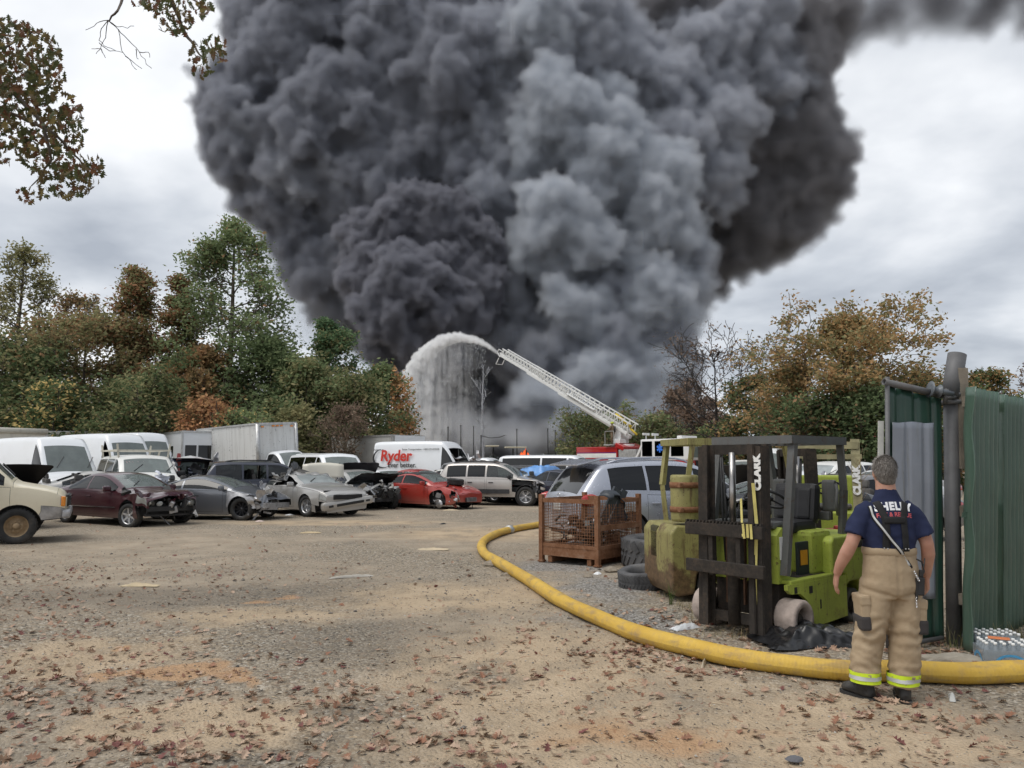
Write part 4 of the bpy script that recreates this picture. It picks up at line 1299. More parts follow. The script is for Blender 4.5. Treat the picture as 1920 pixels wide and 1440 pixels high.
  for k,mm in panel_mats.items():
   if nm.startswith(k):m=mm
  o=panel(nm,I,J,m=m,pname=pn)
  built[nm]=o
  if pn in('door','hood','front_bumper','rear_bumper','window','headlight','tail_light','fender'):
   inset_edges(o,.007 if pn!='window' else .010,.010 if pn=='window' else .004)
 def end(i,sgn):
  pts=V[i]
  prof=pts[:C.nh]
  rows=list(range(C.NL))+[C.NL+C.NG-1]+[C.nh-1]
  n=9
  vs=[];fs=[]
  for r in rows:
   y0=prof[r][1];
   if r==C.nh-1:y0=0.0
   for k in range(n):
    t=-1+2*k/(n-1)
    src_l,src_r=pts[r],pts[nj-1-r]
    a=(t+1)/2
    p=src_l*(1-a)+src_r*a
    p=p+np.array([sgn*.05*(1-t*t),0,0])
    vs.append(p)
  for a in range(len(rows)-1):
   for k in range(n-1):
    f=(a*n+k,a*n+k+1,(a+1)*n+k+1,(a+1)*n+k)
    fs.append(f if sgn>0 else f[::-1])
  return vs,fs
 if not sp.get('nofront'):
  vs,fs=end(ni-1,1)
  MB().add(vs,fs,True).build('front_panel',panel_mats.get('front_panel',mat),root)
 vs,fs=end(0,-1)
 MB().add(vs,fs,True).build('rear_panel',panel_mats.get('rear_panel',mat),root)
 zb=float(interp(C.bot,0));zbelt=float(interp(C.belt,0))
 x0,x1=-L/2+.12,L/2-(.62 if 'front_bumper' in open_parts else .14)
 inn=MB()
 wi=C.W-max(.20,wheels[3]+.03)
 inn.box(((x0+x1)/2,0,(zb+.05+zbelt-.32)/2),(x1-x0,2*wi,zbelt-.32-zb-.05))
 inn.build('underbody',M_CABIN,root)  # plain dark box put in to give the wheel arches their shade
 Vi=V.copy();Vi[:,:,1]*=.965;Vi[:,:,2]-=.012
 sel=np.zeros_like(part,dtype=bool)
 lim=L/2-(.25 if 'hood' not in open_parts else 9)
 for i in range(ni-1):
  for j in range(nj-1):
   nm=part[i,j]
   if nm=='' or nm.startswith('window')or nm in('windscreen','rear_window')or nm.startswith('fender'):continue
   if nm.startswith('hood')and('hood' in open_parts or sp.get('hood_open')):continue
   if any(nm.startswith(k)for k in open_parts):continue
   sel[i,j]=True
 I,J=np.nonzero(sel)
 q=np.stack([I*nj+J,(I+1)*nj+J,(I+1)*nj+J+1,I*nj+J+1],1)
 u,inv=np.unique(q.ravel(),return_inverse=True)
 np_obj('lining',Vi.reshape(-1,3)[u],inv.reshape(-1,4),M_CABIN,root,smooth=True)  # dark inner copy of the skin, added so gaps and cabin look shaded
 if not sp.get('noseats'):
  st=MB()
  for sx in sp.get('seats',(sp['ws'][0]-.75,sp['ws'][0]-1.6)):
   for sy in(-.36,.36):
    st.bbox((sx,sy,zbelt-.28),(.5,.46,.16),.05)
    st.bbox((sx-.26,sy,zbelt+.0),(.14,.46,.52),.05,(0,-.18,0))
    st.bbox((sx-.32,sy,zbelt+.34),(.09,.24,.17),.04,(0,-.18,0))
  st.build('seat',M_SEAT,root)
  ds=MB();ds.bbox((sp['ws'][1]-.28,0,zbelt-.06),(.42,2*wi+.1,.2),.06)
  ds.lathe([(.17,0),(.185,.02),(.17,.04)],20,(sp['ws'][1]-.62,.36,zbelt+.02),M=Euler((0,-1.1,0)).to_matrix(),closed=True)
  ds.build('dashboard',M_CABIN,root)
 y=C.W-wheels[3]/2-sp.get('inset',.035)
 tilt=sp.get('wheel_tilt',{})
 for k,x in enumerate(wx):
  for sd in(1,-1):
   key=('R','F')[k]+('L' if sd>0 else 'R')
   if key in sp.get('no_wheel',()):continue
   tl,stv,fl=tilt.get(key,(0,0,False))
   add_wheel(root,x,y*sd,wheels[2],wheels[3],sp.get('rim','five'),sp.get('rim_mat',M_ALLOY),sd,tl,stv,fl)
 def surf(x,r,sd):
  i=int(np.argmin(abs(xs-x)));j=r if sd>0 else nj-1-r
  return Vector(V[i,j])
 for di,(a,b)in enumerate(sp.get('doors',())):
  for sd in(1,-1):
   if any(('door_%d_%d'%(di,sd)).startswith(k)for k in open_parts):continue
   hb=MB();p=surf(a+.16,C.NL-3,sd)
   hb.bbox(p+Vector((0,.012*sd,0)),(.19,.035,.035),.012)
   hb.build('handle',panel_mats.get('handle',mat),built.get('door_%d_%d'%(di,sd))or root)
 if sp.get('mirror',True):
  for sd in(1,-1):
   if sd in sp.get('no_mirror',()):continue
   p=surf(sp.get('mirror_x',sp['ws'][1]-.28),C.NL-1,sd)
   k=sp.get('mirror_s',1.0)
   mb=MB();mb.bbox(p+Vector((0,.13*sd*k,.09*k)),(.10*k,.22*k,.15*k),.045*k)
   mb.bar(p+Vector((0,-.02*sd,.0)),p+Vector((0,.10*sd,.06)),.05,.04)
   mb.build('mirror',sp.get('mirror_mat',mat),root)
 if sp.get('grille')and not sp.get('nofront'):
  w,z0,z1,gm=sp['grille']
  xf=float(V[ni-1,C.NL-3,0])+.035
  gb=MB();gb.bbox((xf,0,(z0+z1)/2),(.07,w,z1-z0),.03);gb.build('grille',M_BLACK,root)
  bars=MB()
  for k in range(sp.get('bars',4)):
   z=z0+(z1-z0)*(k+.5)/sp.get('bars',4)
   bars.box((xf+.04,0,z),(.02,w*.94,.016))
  bars.build('grille_bar',gm,root)
 if sp.get('wipers',True)and 'windscreen' in built:
  wb=MB()
  i1=int(np.argmin(abs(xs-(sp['ws'][1]-.06))));i2=int(np.argmin(abs(xs-(sp['ws'][1]-.34))))
  for jj in(C.NL+C.NG+1,nj-C.nh+3):
   a=Vector(V[i1,jj])+Vector((0,0,.02));b=Vector(V[i2,jj])+Vector((0,.30,.02))
   wb.bar(a,b,.018,.018)
  wb.build('wiper',M_BLACK,root)
 if sp.get('rails'):
  for sd in(1,-1):
   a,b=sp['rails'][:2]
   pts=[]
   for t in np.linspace(0,1,9):
    x=a+(b-a)*t;p=surf(x,C.NL+C.NG,sd)
    pts.append(p+Vector((0,-.02*sd,.055*min(1,6*min(t,1-t))+.004)))
   MB().tube(pts,.019,8).build('roof_rail',sp['rails'][2],root)
 if sp.get('engine')or 'hood' in open_parts or sp.get('hood_open')or 'front_bumper' in open_parts:
  clutter(root,(sp['ws'][1]+.05,L/2-.16),C.W*.80,(zb+.15,float(interp(C.belt,L/2-.6))-.03),rg,dent=dent)
 if sp.get('hood_open')and 'hood' in built:
  ho=built['hood']
  ang=sp['hood_open']
  hx=sp['ws'][1]+.04;hz=float(interp(C.belt,hx))+.03
  me=ho.data
  M=Matrix.Translation((hx,0,hz))@Matrix.Rotation(-ang,4,'Y')@Matrix.Translation((-hx,0,-hz))
  for v in me.vertices:v.co=M@v.co
  me.update()
  V2=np.array([v.co[:]for v in me.vertices]);nrm=(M.to_3x3()@Vector((0,0,-1)))
  F2=np.array([p.vertices[:]for p in me.polygons])
  V3=V2+np.array(nrm)*.025
  o=np_obj('hood_lining',V3,F2[:,::-1],M_BLACK,ho,smooth=True)
 return root,C,V,built
def inset_edges(o,d,back):
 """draw the rim of an open panel in by d and back by `back`, leaving a joint"""
 me=o.data
 n=len(me.vertices)
 co=np.zeros(n*3);me.vertices.foreach_get('co',co);co=co.reshape(-1,3)
 F=np.zeros(len(me.polygons)*4,int);me.polygons.foreach_get('vertices',F);F=F.reshape(-1,4)
 E=np.concatenate([F[:,[0,1]],F[:,[1,2]],F[:,[2,3]],F[:,[3,0]]])
 key=np.sort(E,1);u,cnt=np.unique(key,axis=0,return_counts=True)
 be=u[cnt==1]
 nb=np.zeros((n,3));c=np.zeros(n)
 fc=co[F].mean(1)
 acc=np.zeros((n,3));k=np.zeros(n)
 for q in range(4):
  np.add.at(acc,F[:,q],fc);np.add.at(k,F[:,q],1)
 isb=np.zeros(n,bool);isb[be.ravel()]=True
 mean=acc/np.maximum(k,1)[:,None]
 dirv=mean-co;ln=np.linalg.norm(dirv,axis=1,keepdims=True)+1e-9
 nr=np.zeros(n*3);me.vertices.foreach_get('normal',nr);nr=nr.reshape(-1,3)
 co[isb]+=(dirv/ln)[isb]*np.minimum(d,ln[isb]*.4)
 me.vertices.foreach_set('co',co.ravel());me.update()
def clutter(root,xr,w,zr,rg,n=26,dent=None,mats=None,name='engine'):
 """engine bay or wreckage: blocks, hoses, pipes, a battery and a radiator frame"""
 b=MB()
 for k in range(n):
  x=rg.uniform(*xr);y=rg.uniform(-w,w);z=rg.uniform(*zr)
  b.mat=int(rg.integers(3))
  s=rg.uniform(.06,.24,3)
  b.bbox((x,y,min(z,zr[1]-s[2]/2)),s,.015,(rg.normal(0,.25),rg.normal(0,.25),rg.normal(0,.6)))
 for k in range(12):
  p=np.array([rg.uniform(*xr),rg.uniform(-w,w),zr[1]-rg.random()*.15])
  pts=[Vector(p)]
  d=rg.normal(0,1,3)*.12
  for q in range(4):
   d=d+rg.normal(0,.08,3);d[2]-=.02;p=p+d
   p[0]=np.clip(p[0],*xr);p[1]=np.clip(p[1],-w,w);p[2]=min(p[2],zr[1])
   pts.append(Vector(p))
  b.mat=int(rg.integers(3))
  b.tube(pts,rg.uniform(.008,.025),6)
 o=b.build(name,mats or[M_ENGINE,M_BLACK,M_METAL],root)
 return o
def crumple(x_from,depth,amp,lift=0.0,side=0,freq=2.2,seed=0,zmin=.25):
 """pushes the nose back and folds it; side -1 right, +1 left, 0 both"""
 def f(V,rg):
  P=V.reshape(-1,3)
  x=P[:,0]
  t=np.clip((x-x_from)/max(.1,(P[:,0].max()-x_from)),0,1)
  if side:
   sfac=np.clip(.5+side*P[:,1]/.9*.6,.12,1)
  else:
   sfac=np.ones(len(P))
  n1=np.array([mnoise.noise(Vector((p[0]*freq+seed,p[1]*freq*.8,p[2]*freq)))for p in P])
  n2=np.array([mnoise.noise(Vector((p[0]*freq*2.3+7+seed,p[1]*freq*2.1,p[2]*freq*2.2+3)))for p in P])
  k=t*sfac
  P[:,0]-=depth*k*(0.8+.5*n1)
  P[:,2]+=(lift*k*np.clip((P[:,2]-zmin)/.5,0,1)+amp*k*(n1*.9+n2*.6))
  P[:,1]+=amp*k*(n2*.8+n1*.4)
  return P.reshape(V.shape)
 return f
def both(*fs):
 def f(V,rg):
  for g in fs:V=g(V,rg)
  return V
 return f
def wave(amp=.008,freq=3.0,seed=0):
 """small dents over the whole skin"""
 def f(V,rg):
  P=V.reshape(-1,3)
  for i,p in enumerate(P):
   n=mnoise.noise(Vector((p[0]*freq+seed,p[1]*freq,p[2]*freq)))
   P[i,1]+=amp*n*(1 if p[1]>0 else-1);P[i,2]+=amp*.6*n
  return P.reshape(V.shape)
 return f
def sedan(L=4.8,H=1.44,W=1.82,**k):
 h=L/2
 d=dict(L=L,W=W,top=[(-h,.84),(-h+.06,.98),(-h+.75,1.04),(-h+1.05,1.10),(-h+1.75,H-.04),(-.35,H),(.25,H-.03),(1.05,1.05),(1.12,.985),(h-.55,.86),(h-.1,.72),(h,.66)],belt=[(-h,.80),(-h+.5,.93),(0,.92),(1.1,.90),(h-.5,.80),(h-.08,.66),(h,.60)],bot=[(-h,.36),(-h+.4,.24),(h-.4,.21),(h,.28)],ws=(.28,1.06),rw=(-h+1.05,-h+1.72),windows=[(-h+1.15,-.40),(-.34,.92)],doors=[(-1.25,-.40),(-.36,.78)],wheels=(-h+1.05,h-.92,.325,.21),headlamp=(.42,.04,6,9),taillamp=(.30,.0,6,9),grille=(.75,.42,.66,M_CHROME),tumble=.42)
 d.update(k);return d
def coupe(L=4.4,H=1.33,W=1.84,**k):
 h=L/2
 d=dict(L=L,W=W,top=[(-h,.78),(-h+.08,.92),(-h+.45,.98),(-h+.75,1.05),(-h+1.6,H-.03),(-.25,H),(.15,H-.03),(1.0,1.0),(1.06,.945),(h-.5,.82),(h-.1,.68),(h,.60)],belt=[(-h,.74),(-h+.5,.92),(-.4,.88),(1.0,.86),(h-.5,.77),(h-.08,.62),(h,.55)],bot=[(-h,.32),(-h+.4,.20),(h-.4,.16),(h,.22)],ws=(.2,1.0),rw=(-h+.75,-h+1.55),windows=[(-h+1.15,-.62),(-.56,.86)],doors=[(-.62,.72)],wheels=(-h+.86,h-.86,.325,.235),headlamp=(.45,.06,6,9),taillamp=(.26,.0,6,9),grille=(.8,.30,.50,M_BLACK),tumble=.46,flare=.03,crown=.06)
 d.update(k);return d
def suv(L=4.62,H=1.74,W=1.86,**k):
 h=L/2
 d=dict(L=L,W=W,top=[(-h,1.05),(-h+.05,1.15),(-h+.30,H-.06),(-h+.55,H-.01),(-.4,H),(.35,H-.04),(1.0,1.20),(1.06,1.12),(h-.45,1.04),(h-.08,.95),(h,.86)],belt=[(-h,.98),(-h+.4,1.06),(1.0,1.04),(h-.4,.97),(h-.06,.86),(h,.80)],bot=[(-h,.48),(-h+.4,.36),(h-.4,.34),(h,.42)],ws=(.38,1.02),rw=(-h+.06,-h+.28),windows=[(-h+.40,-1.10),(-1.03,-.30),(-.23,.86)],doors=[(-1.10,-.28),(-.24,.84)],wheels=(-h+1.0,h-.92,.37,.235),headlamp=(.30,.02,7,9),taillamp=(.24,.0,6,9),grille=(1.0,.70,.92,M_CHROME),tumble=.26,nose=.90,tail=.93,noselen=.5,taillen=.4)
 d.update(k);return d
def panel_van(L=5.9,H=2.55,W=1.98,**k):
 h=L/2
 d=dict(L=L,W=W,top=[(-h,H-.12),(-h+.06,H-.04),(-h+.4,H),(h-2.2,H),(h-1.75,H-.10),(h-.92,1.34),(h-.85,1.28),(h-.25,1.10),(h-.05,.96),(h,.86)],belt=[(-h,1.22),(h-.95,1.22),(h-.3,1.02),(h,.80)],bot=[(-h,.45),(h-.4,.38),(h,.38)],ws=(h-1.60,h-.95),rw=(9,9),windows=[(h-1.88,h-1.08)],doors=[(h-1.95,h-.98),(h-3.2,h-2.05)],wheels=(-h+1.2,h-.95,.35,.22),headlamp=(.34,.03,7,9),taillamp=(.06,.0,7,10),grille=(1.1,.72,.92,M_TRIM),tumble=.085,crown=.06,nose=.86,tail=.985,noselen=.6,taillen=.15,bulge=.02,mirror_mat=M_BLACK,mirror_s=1.5,seams=(-h+.5,),hoodgap=.1)
 d.update(k);return d
def full_van(L=5.6,H=2.08,W=2.0,**k):
 h=L/2
 d=dict(L=L,W=W,top=[(-h,H-.22),(-h+.05,H-.06),(-h+.35,H),(h-2.0,H),(h-1.65,H-.06),(h-.98,1.36),(h-.92,1.28),(h-.15,1.14),(h-.03,1.06),(h,.98)],belt=[(-h,1.22),(h-1.0,1.22),(h-.2,1.06),(h,.92)],bot=[(-h,.50),(h-.4,.48),(h,.52)],ws=(h-1.58,h-1.0),rw=(9,9),windows=[(h-2.05,h-1.12),(h-3.5,h-2.15),(-h+.25,h-3.6)],doors=[(h-2.1,h-1.02)],wheels=(-h+1.15,h-.86,.372,.245),headlamp=(.10,.0,6,9),taillamp=(.08,.0,5,9),grille=(1.2,.74,1.0,M_TRIM),tumble=.16,crown=.07,nose=.93,tail=.97,noselen=.35,taillen=.2,bulge=.035,mirror_mat=M_BLACK,mirror_s=1.3,archk=1.2,rim='steel',rim_mat=M_METAL)
 d.update(k);return d
def pickup(L=5.6,H=1.88,W=1.98,**k):
 h=L/2
 d=dict(L=L,W=W,top=[(-h,1.10),(-h+.05,1.14),(-.72,1.15),(-.66,1.22),(-.52,H-.08),(-.3,H),(.3,H-.02),(.95,1.30),(1.02,1.20),(h-.2,1.12),(h-.03,1.02),(h,.95)],belt=[(-h,1.08),(1.0,1.14),(h-.2,1.04),(h,.90)],bot=[(-h,.56),(h-.4,.48),(h,.52)],ws=(.36,.98),rw=(-.68,-.52),windows=[(-.46,.85)],doors=[(-.5,.82)],wheels=(-h+1.15,h-.95,.385,.25),headlamp=(.14,.0,7,9),taillamp=(.10,.0,5,9),grille=(1.1,.78,1.02,M_CHROME),tumble=.24,nose=.94,tail=.98,noselen=.4,taillen=.2,mirror_mat=M_BLACK,mirror_s=1.3,archk=1.2)
 d.update(k);return d
def put(px,py,heading_xy,along=0.0,side=0.0,z=0.0,Y=None):
 """where a vehicle's middle stands when the ground point under a photograph pixel is `along` ahead and `side` left of it"""
 g=on_ground(px,py)if Y is None else Vector((at(px,867,Y).x,Y,0))
 d=Vector((heading_xy[0],heading_xy[1],0)).normalized()
 l=Vector((-d.y,d.x,0))
 c=g-d*along-l*side
 return(c.x,c.y,z),math.atan2(d.y,d.x)
def shards(root,c,spread,n,mats,seed,size=(.15,.5),name='torn_sheet'):
 """bent, torn strips of sheet metal and trim"""
 rg=np.random.default_rng(seed)
 b=MB()
 for k in range(n):
  p=np.array(c)+rg.normal(0,1,3)*np.array(spread)
  p[2]=max(.06,p[2])
  u=rg.normal(0,1,3);u/=np.linalg.norm(u);v=np.cross(u,rg.normal(0,1,3));v/=np.linalg.norm(v)
  L,w=rg.uniform(*size),rg.uniform(.05,.22)
  nrm=np.cross(u,v);rows=[]
  for t in(0,.35,.7,1):
   bend=nrm*rg.normal(0,.10)*L
   ww=w*(1-.6*t)*rg.uniform(.7,1.3)
   q=p+u*L*t+bend
   rows+=[q-v*ww,q+nrm*.04*rg.normal(),q+v*ww]
  rows=[np.array([r_[0],r_[1],max(.02,r_[2])])for r_ in rows]
  b.mat=int(rg.integers(len(mats)))
  b.add(rows,[(3*i+j,3*i+j+1,3*i+j+4,3*i+j+3)for i in range(3)for j in range(2)])
 o=b.build(name,mats,root)
 o['kind']='stuff'
 md=o.modifiers.new('thick','SOLIDIFY');md.thickness=.006
 return o
P_MAROON=paint('maroon_paint',(0.055,0.010,0.018),.2,.28,.8,.18)
P_GUN=paint('gunmetal_paint',(0.17,0.18,0.20),.5,.3,.7,.12)
P_SILVER=paint('silver_paint',(0.46,0.45,0.43),.45,.32,.6,.25)
P_RED=paint('red_paint',(0.36,0.032,0.022),.1,.30,.8,.22)
P_TAUPE=paint('taupe_paint',(0.50,0.47,0.44),.4,.32,.6,.3)
P_SILVB=paint('blue_silver_paint',(0.42,0.44,0.50),.45,.27,.8,.12)
P_CREAM=paint('cream_paint',(0.70,0.64,0.49),0,.4,.4,.45,(0.26,0.17,0.09))
P_WHITE2=paint('aged_white_paint',(0.70,0.70,0.67),0,.42,.3,.35)
P_DARK=paint('dark_blue_paint',(0.022,0.026,0.045),.2,.3,.8,.2)
P_CHAR=paint('charcoal_paint',(0.06,0.062,0.066),.3,.3,.7,.25)
P_GREY=paint('grey_paint',(0.20,0.20,0.205),.4,.32,.6,.3)
P_RUSTR=paint('burnt_rust',(0.27,0.115,0.05),0,.8,0,.5,(0.40,0.30,0.22))
P_RED2=paint('dull_red_paint',(0.30,0.035,0.032),.1,.36,.5,.3)
HD=(.88,.475)
sp=full_van(rim='steel',rim_mat=M_STEELW,panel_mats={'front_bumper':M_METAL},mirror_s=1.2)
loc,hd=put(28,1021,HD,along=5.6/2-.86,side=-(1.0-.04))
r,C,V,b=build_car(sp,'cream_van','dirty cream van with brown steel wheels cropped at the left edge','van',loc,hd,None,P_CREAM,wave(.006,2.0),1)
mk=MB();mk.bbox((2.8-.035,-.90,.87),(.09,.12,.22),.03);mk.build('marker_light',M_AMBER,r)
mk=MB();mk.bbox((2.8+.03,0,.60),(.16,1.96,.19),.05);mk.build('bumper_bar',M_METAL,r)
HD=(.87,-.5)
sp=sedan(4.83,1.44,1.82,rim='six',panel_mats={'headlight':M_LAMP},missing=('front_bumper',),nofront=True,wheel_tilt={'FR':(0,.25,True),'FL':(0,.3,False)},mirror_mat=P_MAROON)
loc,hd=put(238,988,HD,along=4.83/2-.92,side=-.86)
r,C,V,b=build_car(sp,'maroon_sedan','dark maroon sedan with its nose smashed in and bumper gone','car',loc,hd,None,P_MAROON,crumple(1.15,.28,.13,.10,0,1.9,3),2)
x=MB();x.bar((2.06,-.70,.47),(2.18,0,.46),.07,.12);x.bar((2.18,0,.46),(2.04,.72,.43),.07,.12);x.bar((2.0,-.70,.30),(2.02,.7,.27),.10,.05);x.bar((1.95,-.62,.3),(2.02,-.60,.62),.05,.05);x.bar((1.95,.60,.28),(2.0,.58,.60),.05,.05);x.build('bumper_beam',M_BLACK,r)
for sy,xx,zz,ry in((-1,2.02,.64,.25),(1,2.06,.60,-.1)):
 x=MB();x.mat=0;x.ball((xx,.60*sy,zz),(.055,.165,.105),18,10,Euler((ry*.6,.35,-.35*sy)).to_matrix());x.ball((xx+.09,.36*sy,zz-.04),(.05,.105,.075),14,9,Euler((0,.35,-.2*sy)).to_matrix())
 x.mat=1;x.ball((xx+.03,.57*sy,zz),(.045,.07,.065),12,8);x.build('headlight',[M_LAMP,M_LAMPIN],r)
x=MB();x.add([(2.0,.78,.42),(2.2,.70,.40),(2.16,.84,.20),(2.0,.86,.16),(2.22,.60,.30)],[(0,1,2,3),(1,4,2)]);x.build('bumper_scrap',M_WHITEP,r)
x=MB()
for sd in(1,-1):
 x.bar((-1.6,.905*sd,.50),(1.0,.905*sd,.50),.018,.02)
x.build('side_moulding',M_CHROME,r)
shards(r,(1.75,0,.78),(.25,.5,.10),9,[P_MAROON,P_MAROON,M_BLACK],2)
HD=(1,-.16)
sp=coupe(4.31,1.32,1.84,rim='ten',rim_mat=M_BLKALLOY,missing=('front_bumper','headlight_-1'),nofront=True,glass=G_DARK,fender=(-1,),panel_mats={'fender_-1':M_METAL},wheels=(-2.155+.82,2.155-.84,.335,.25),wheel_tilt={'FR':(0,.06,False)})
loc,hd=put(452,976,HD,along=4.31/2-.84,side=-.82)
r,C,V,b=build_car(sp,'grey_coupe','gunmetal grey coupe with torn front fender and black wheels','car',loc,hd,None,P_GUN,crumple(1.0,.22,.12,-.02,-1,2.0,8),3)
x=MB();x.bar((2.02,-.8,.44),(2.14,.5,.40),.10,.15);x.bar((1.9,-.72,.36),(2.12,-.2,.33),.06,.09);x.build('bumper_beam',M_METAL,r)
x=MB()
for k in range(9):
 a=Vector((RNG.uniform(1.6,2.15),RNG.uniform(-.85,.2),RNG.uniform(.15,.5)));x.mat=int(RNG.integers(2));x.bar(a,a+Vector(RNG.normal(0,.2,3)),.03,.05)
x.build('torn_trim',[M_BLACK,M_METAL],r)
shards(r,(1.7,-.4,.62),(.35,.4,.16),16,[P_GUN,M_METAL,M_WHITEP,M_BLACK],3)
ab=shards(r,(-1.3,-.6,1.05),(.22,.2,.10),10,[simple('airbag_cloth',(.66,.68,.74),.8)],4,(.2,.5),'airbag')
HD=(.72,-.69)
def roof_cave(V,rg):
 P=V.reshape(-1,3)
 g=np.exp(-(((P[:,0]+.5)/.55)**2+((P[:,1]+.45)/.6)**2))*np.clip((P[:,2]-.9)/.4,0,1)
 P[:,2]-=.30*g
 k=np.exp(-(((P[:,0]+.1)/.28)**2+((P[:,1]+.55)/.3)**2))*np.clip((P[:,2]-.95)/.3,0,1)
 P[:,2]+=.22*k
 n=np.array([mnoise.noise(Vector((p[0]*4,p[1]*4,p[2]*4)))for p in P])
 P[:,2]+=n*.10*np.clip((P[:,2]-1.0)/.3,0,1)*(P[:,0]<.3)
 P[:,1]+=n*.05*np.clip((P[:,2]-.5)/.3,0,1)*(P[:,0]<.8)
 t=np.clip((P[:,0]-1.7)/.6,0,1)
 P[:,2]-=t*np.clip(.5-P[:,2],0,1)*.35*(P[:,1]<0.1)
 return P.reshape(V.shape)
sp=coupe(4.76,1.40,1.88,rim='five',wsglass=G_CRACK,top=[(-2.38,.86),(-2.3,.98),(-1.6,1.04),(-1.3,1.08),(-.75,1.36),(-.2,1.40),(.15,1.37),(.95,1.06),(1.0,1.0),(1.9,.93),(2.28,.82),(2.38,.72)],belt=[(-2.38,.80),(-1.8,.94),(1.0,.93),(2.2,.80),(2.38,.66)],bot=[(-2.38,.34),(-2,.22),(2,.20),(2.38,.24)],wheels=(-1.38,1.42,.335,.235),missing=('window_1','front_bumper'),no_mirror=(1,),grille=(1.05,.55,.70,M_BLACK),mirror_mat=P_SILVER,headlamp=(.22,.0,6,8),wheel_tilt={'FR':(0.05,.2,False),'FL':(-.12,.2,False)},flare=.02,glass=G_CLEAR,panel_mats={'rear_window':M_CABIN},windows=[(-1.1,-.66),(-.6,.8)],rw=(-1.28,-.8),ws=(.2,.95),doors=[(-.7,.7)],fender=(-1,))
loc,hd=put(575,969,HD,along=1.42,side=-.84)
r,C,V,b=build_car(sp,'silver_pony_car','silver two door car with caved in roof and dropped front bumper','car',loc,hd,None,P_SILVER,roof_cave,4)
x=MB();x.mat=0;x.bbox((2.40,.0,.43),(.20,1.85,.25),.08,(0.11,.10,0));x.mat=1;x.bbox((2.49,.05,.43),(.05,1.0,.09),.02,(.11,.10,0));x.bbox((2.49,-.65,.35),(.05,.16,.07),.02,(.11,0,0));x.bbox((2.49,.70,.50),(.05,.16,.07),.02,(.11,0,0));x.build('hanging_bumper',[P_SILVER,M_BLACK],r)
x=MB()
x.add([(.05,-.78,1.10),(-.35,-.74,1.12),(-.1,-.5,1.58),(.12,-.62,1.50),(-.5,-.2,1.35),(-.3,.3,1.38)],[(0,1,2,3),(1,4,2),(4,5,2)]);x.build('peeled_roof_skin',P_CHAR,r)
shards(r,(-.35,-.5,1.22),(.35,.3,.14),12,[P_SILVER,P_CHAR,M_METAL],5)
HD=(.62,-.78)
sp=sedan(5.0,1.48,1.86,rim='seven',hood_open=R(50),missing=(),engine=True,mirror_mat=M_CHROME,panel_mats={})
loc,hd=put(700,948,HD,along=5.0/2-.1,side=.35)
r,C,V,b=build_car(sp,'white_sedan','white sedan whose crumpled hood stands open, beside the red car','car',loc,hd,None,M_WHITEP,both(crumple(1.6,.12,.07,.02,0,2.4,5)),5)
shards(r,(2.0,.1,.80),(.25,.5,.14),12,[M_WHITEP,M_BLACK,M_METAL],6)
shards(r,(1.2,.3,1.25),(.25,.5,.12),6,[P_WHITE2,M_METAL],7)
HD=(.82,-.57)
sp=coupe(4.43,1.34,1.78,rim='five',rim_mat=M_BLKALLOY,no_wheel=('FR',),glass=G_SIDE,wheels=(-1.33,1.37,.335,.235),windows=[(-.98,-.42),(-.36,.86)],doors=[(-.95,-.38),(-.34,.74)],engine=True,mirror_mat=P_RED,headlamp=(.42,.10,7,9),missing=('headlight_-1',),grille=(.62,.27,.43,M_METAL),panel_mats={},fender=(-1,))
loc,hd=put(769,953,HD,along=0.02,side=-.82)
def redent(V,rg):
 P=V.reshape(-1,3)
 n=np.array([mnoise.noise(Vector((p[0]*3.1,p[1]*3,p[2]*3.3+9)))for p in P])
 k=np.clip((P[:,0]-.8)/.5,0,1)*np.clip(-P[:,1]/.5,0,1)
 P[:,2]+=.11*n*k;P[:,1]+=(.12*n+.08)*k;P[:,0]-=.06*k
 k2=np.exp(-((P[:,0]+1.35)/.4)**2)*np.clip(-P[:,1]/.6,0,1)*np.clip(P[:,2]-.45,0,1)
 P[:,1]+=n*.10*k2
 return P.reshape(V.shape)
r,C,V,b=build_car(sp,'red_coupe','red sports coupe missing a front wheel, loose tyre on hood','car',loc,hd,None,P_RED,redent,6)
roofp=MB()
I0=[i for i in range(len(C.xs)-1)if-1.25<C.xs[i]<.16]
vs=[];fs=[]
for i in I0+[I0[-1]+1]:
 for j in range(C.NL+C.NG-1,C.nj-C.NL-C.NG+1):vs.append(Vector(V[i,j])+Vector((0,0,.006)))
w_=C.nj-2*(C.NL+C.NG-1)
for a in range(len(I0)):
 if C.xs[I0[a]]<-.62:continue
 for k in range(w_-1):fs.append((a*w_+k,a*w_+k+1,(a+1)*w_+k+1,(a+1)*w_+k))
roofp.add(vs,fs,True).build('black_roof',M_TRIM,r)
hub=MB();hub.lathe([(.0,-.06),(.15,-.06),(.15,-.02),(.07,0),(.06,.06),(0,.06)],20,(1.37,-.70,.20),'y');hub.build('brake_disc',M_METAL,r)
sw=MB();sw.bar((-2.12,-.7,1.02),(-2.12,.7,1.02),.16,.025);sw.bar((-2.1,-.55,.92),(-2.1,-.55,1.0),.05,.03);sw.bar((-2.1,.55,.92),(-2.1,.55,1.0),.05,.03);sw.build('rear_spoiler',P_RED,r)
M=Matrix.Translation(loc)@Matrix.Rotation(hd,4,'Z')
tm,q=wheel_meshes('five',.31,.20)
ty=link('loose_wheel',tm);ty.location=M@Vector((1.42,.12,.985));ty.rotation_euler=(PI/2+.06,0,.3)
ty.rotation_euler=(M.to_3x3()@Euler((PI/2,.10,0)).to_matrix()).to_euler()
q2=MB();q2.v,q2.f,q2.mi,q2.sm=q.v,q.f,q.mi,q.sm;q2.build('rim',M_BLKALLOY,ty)
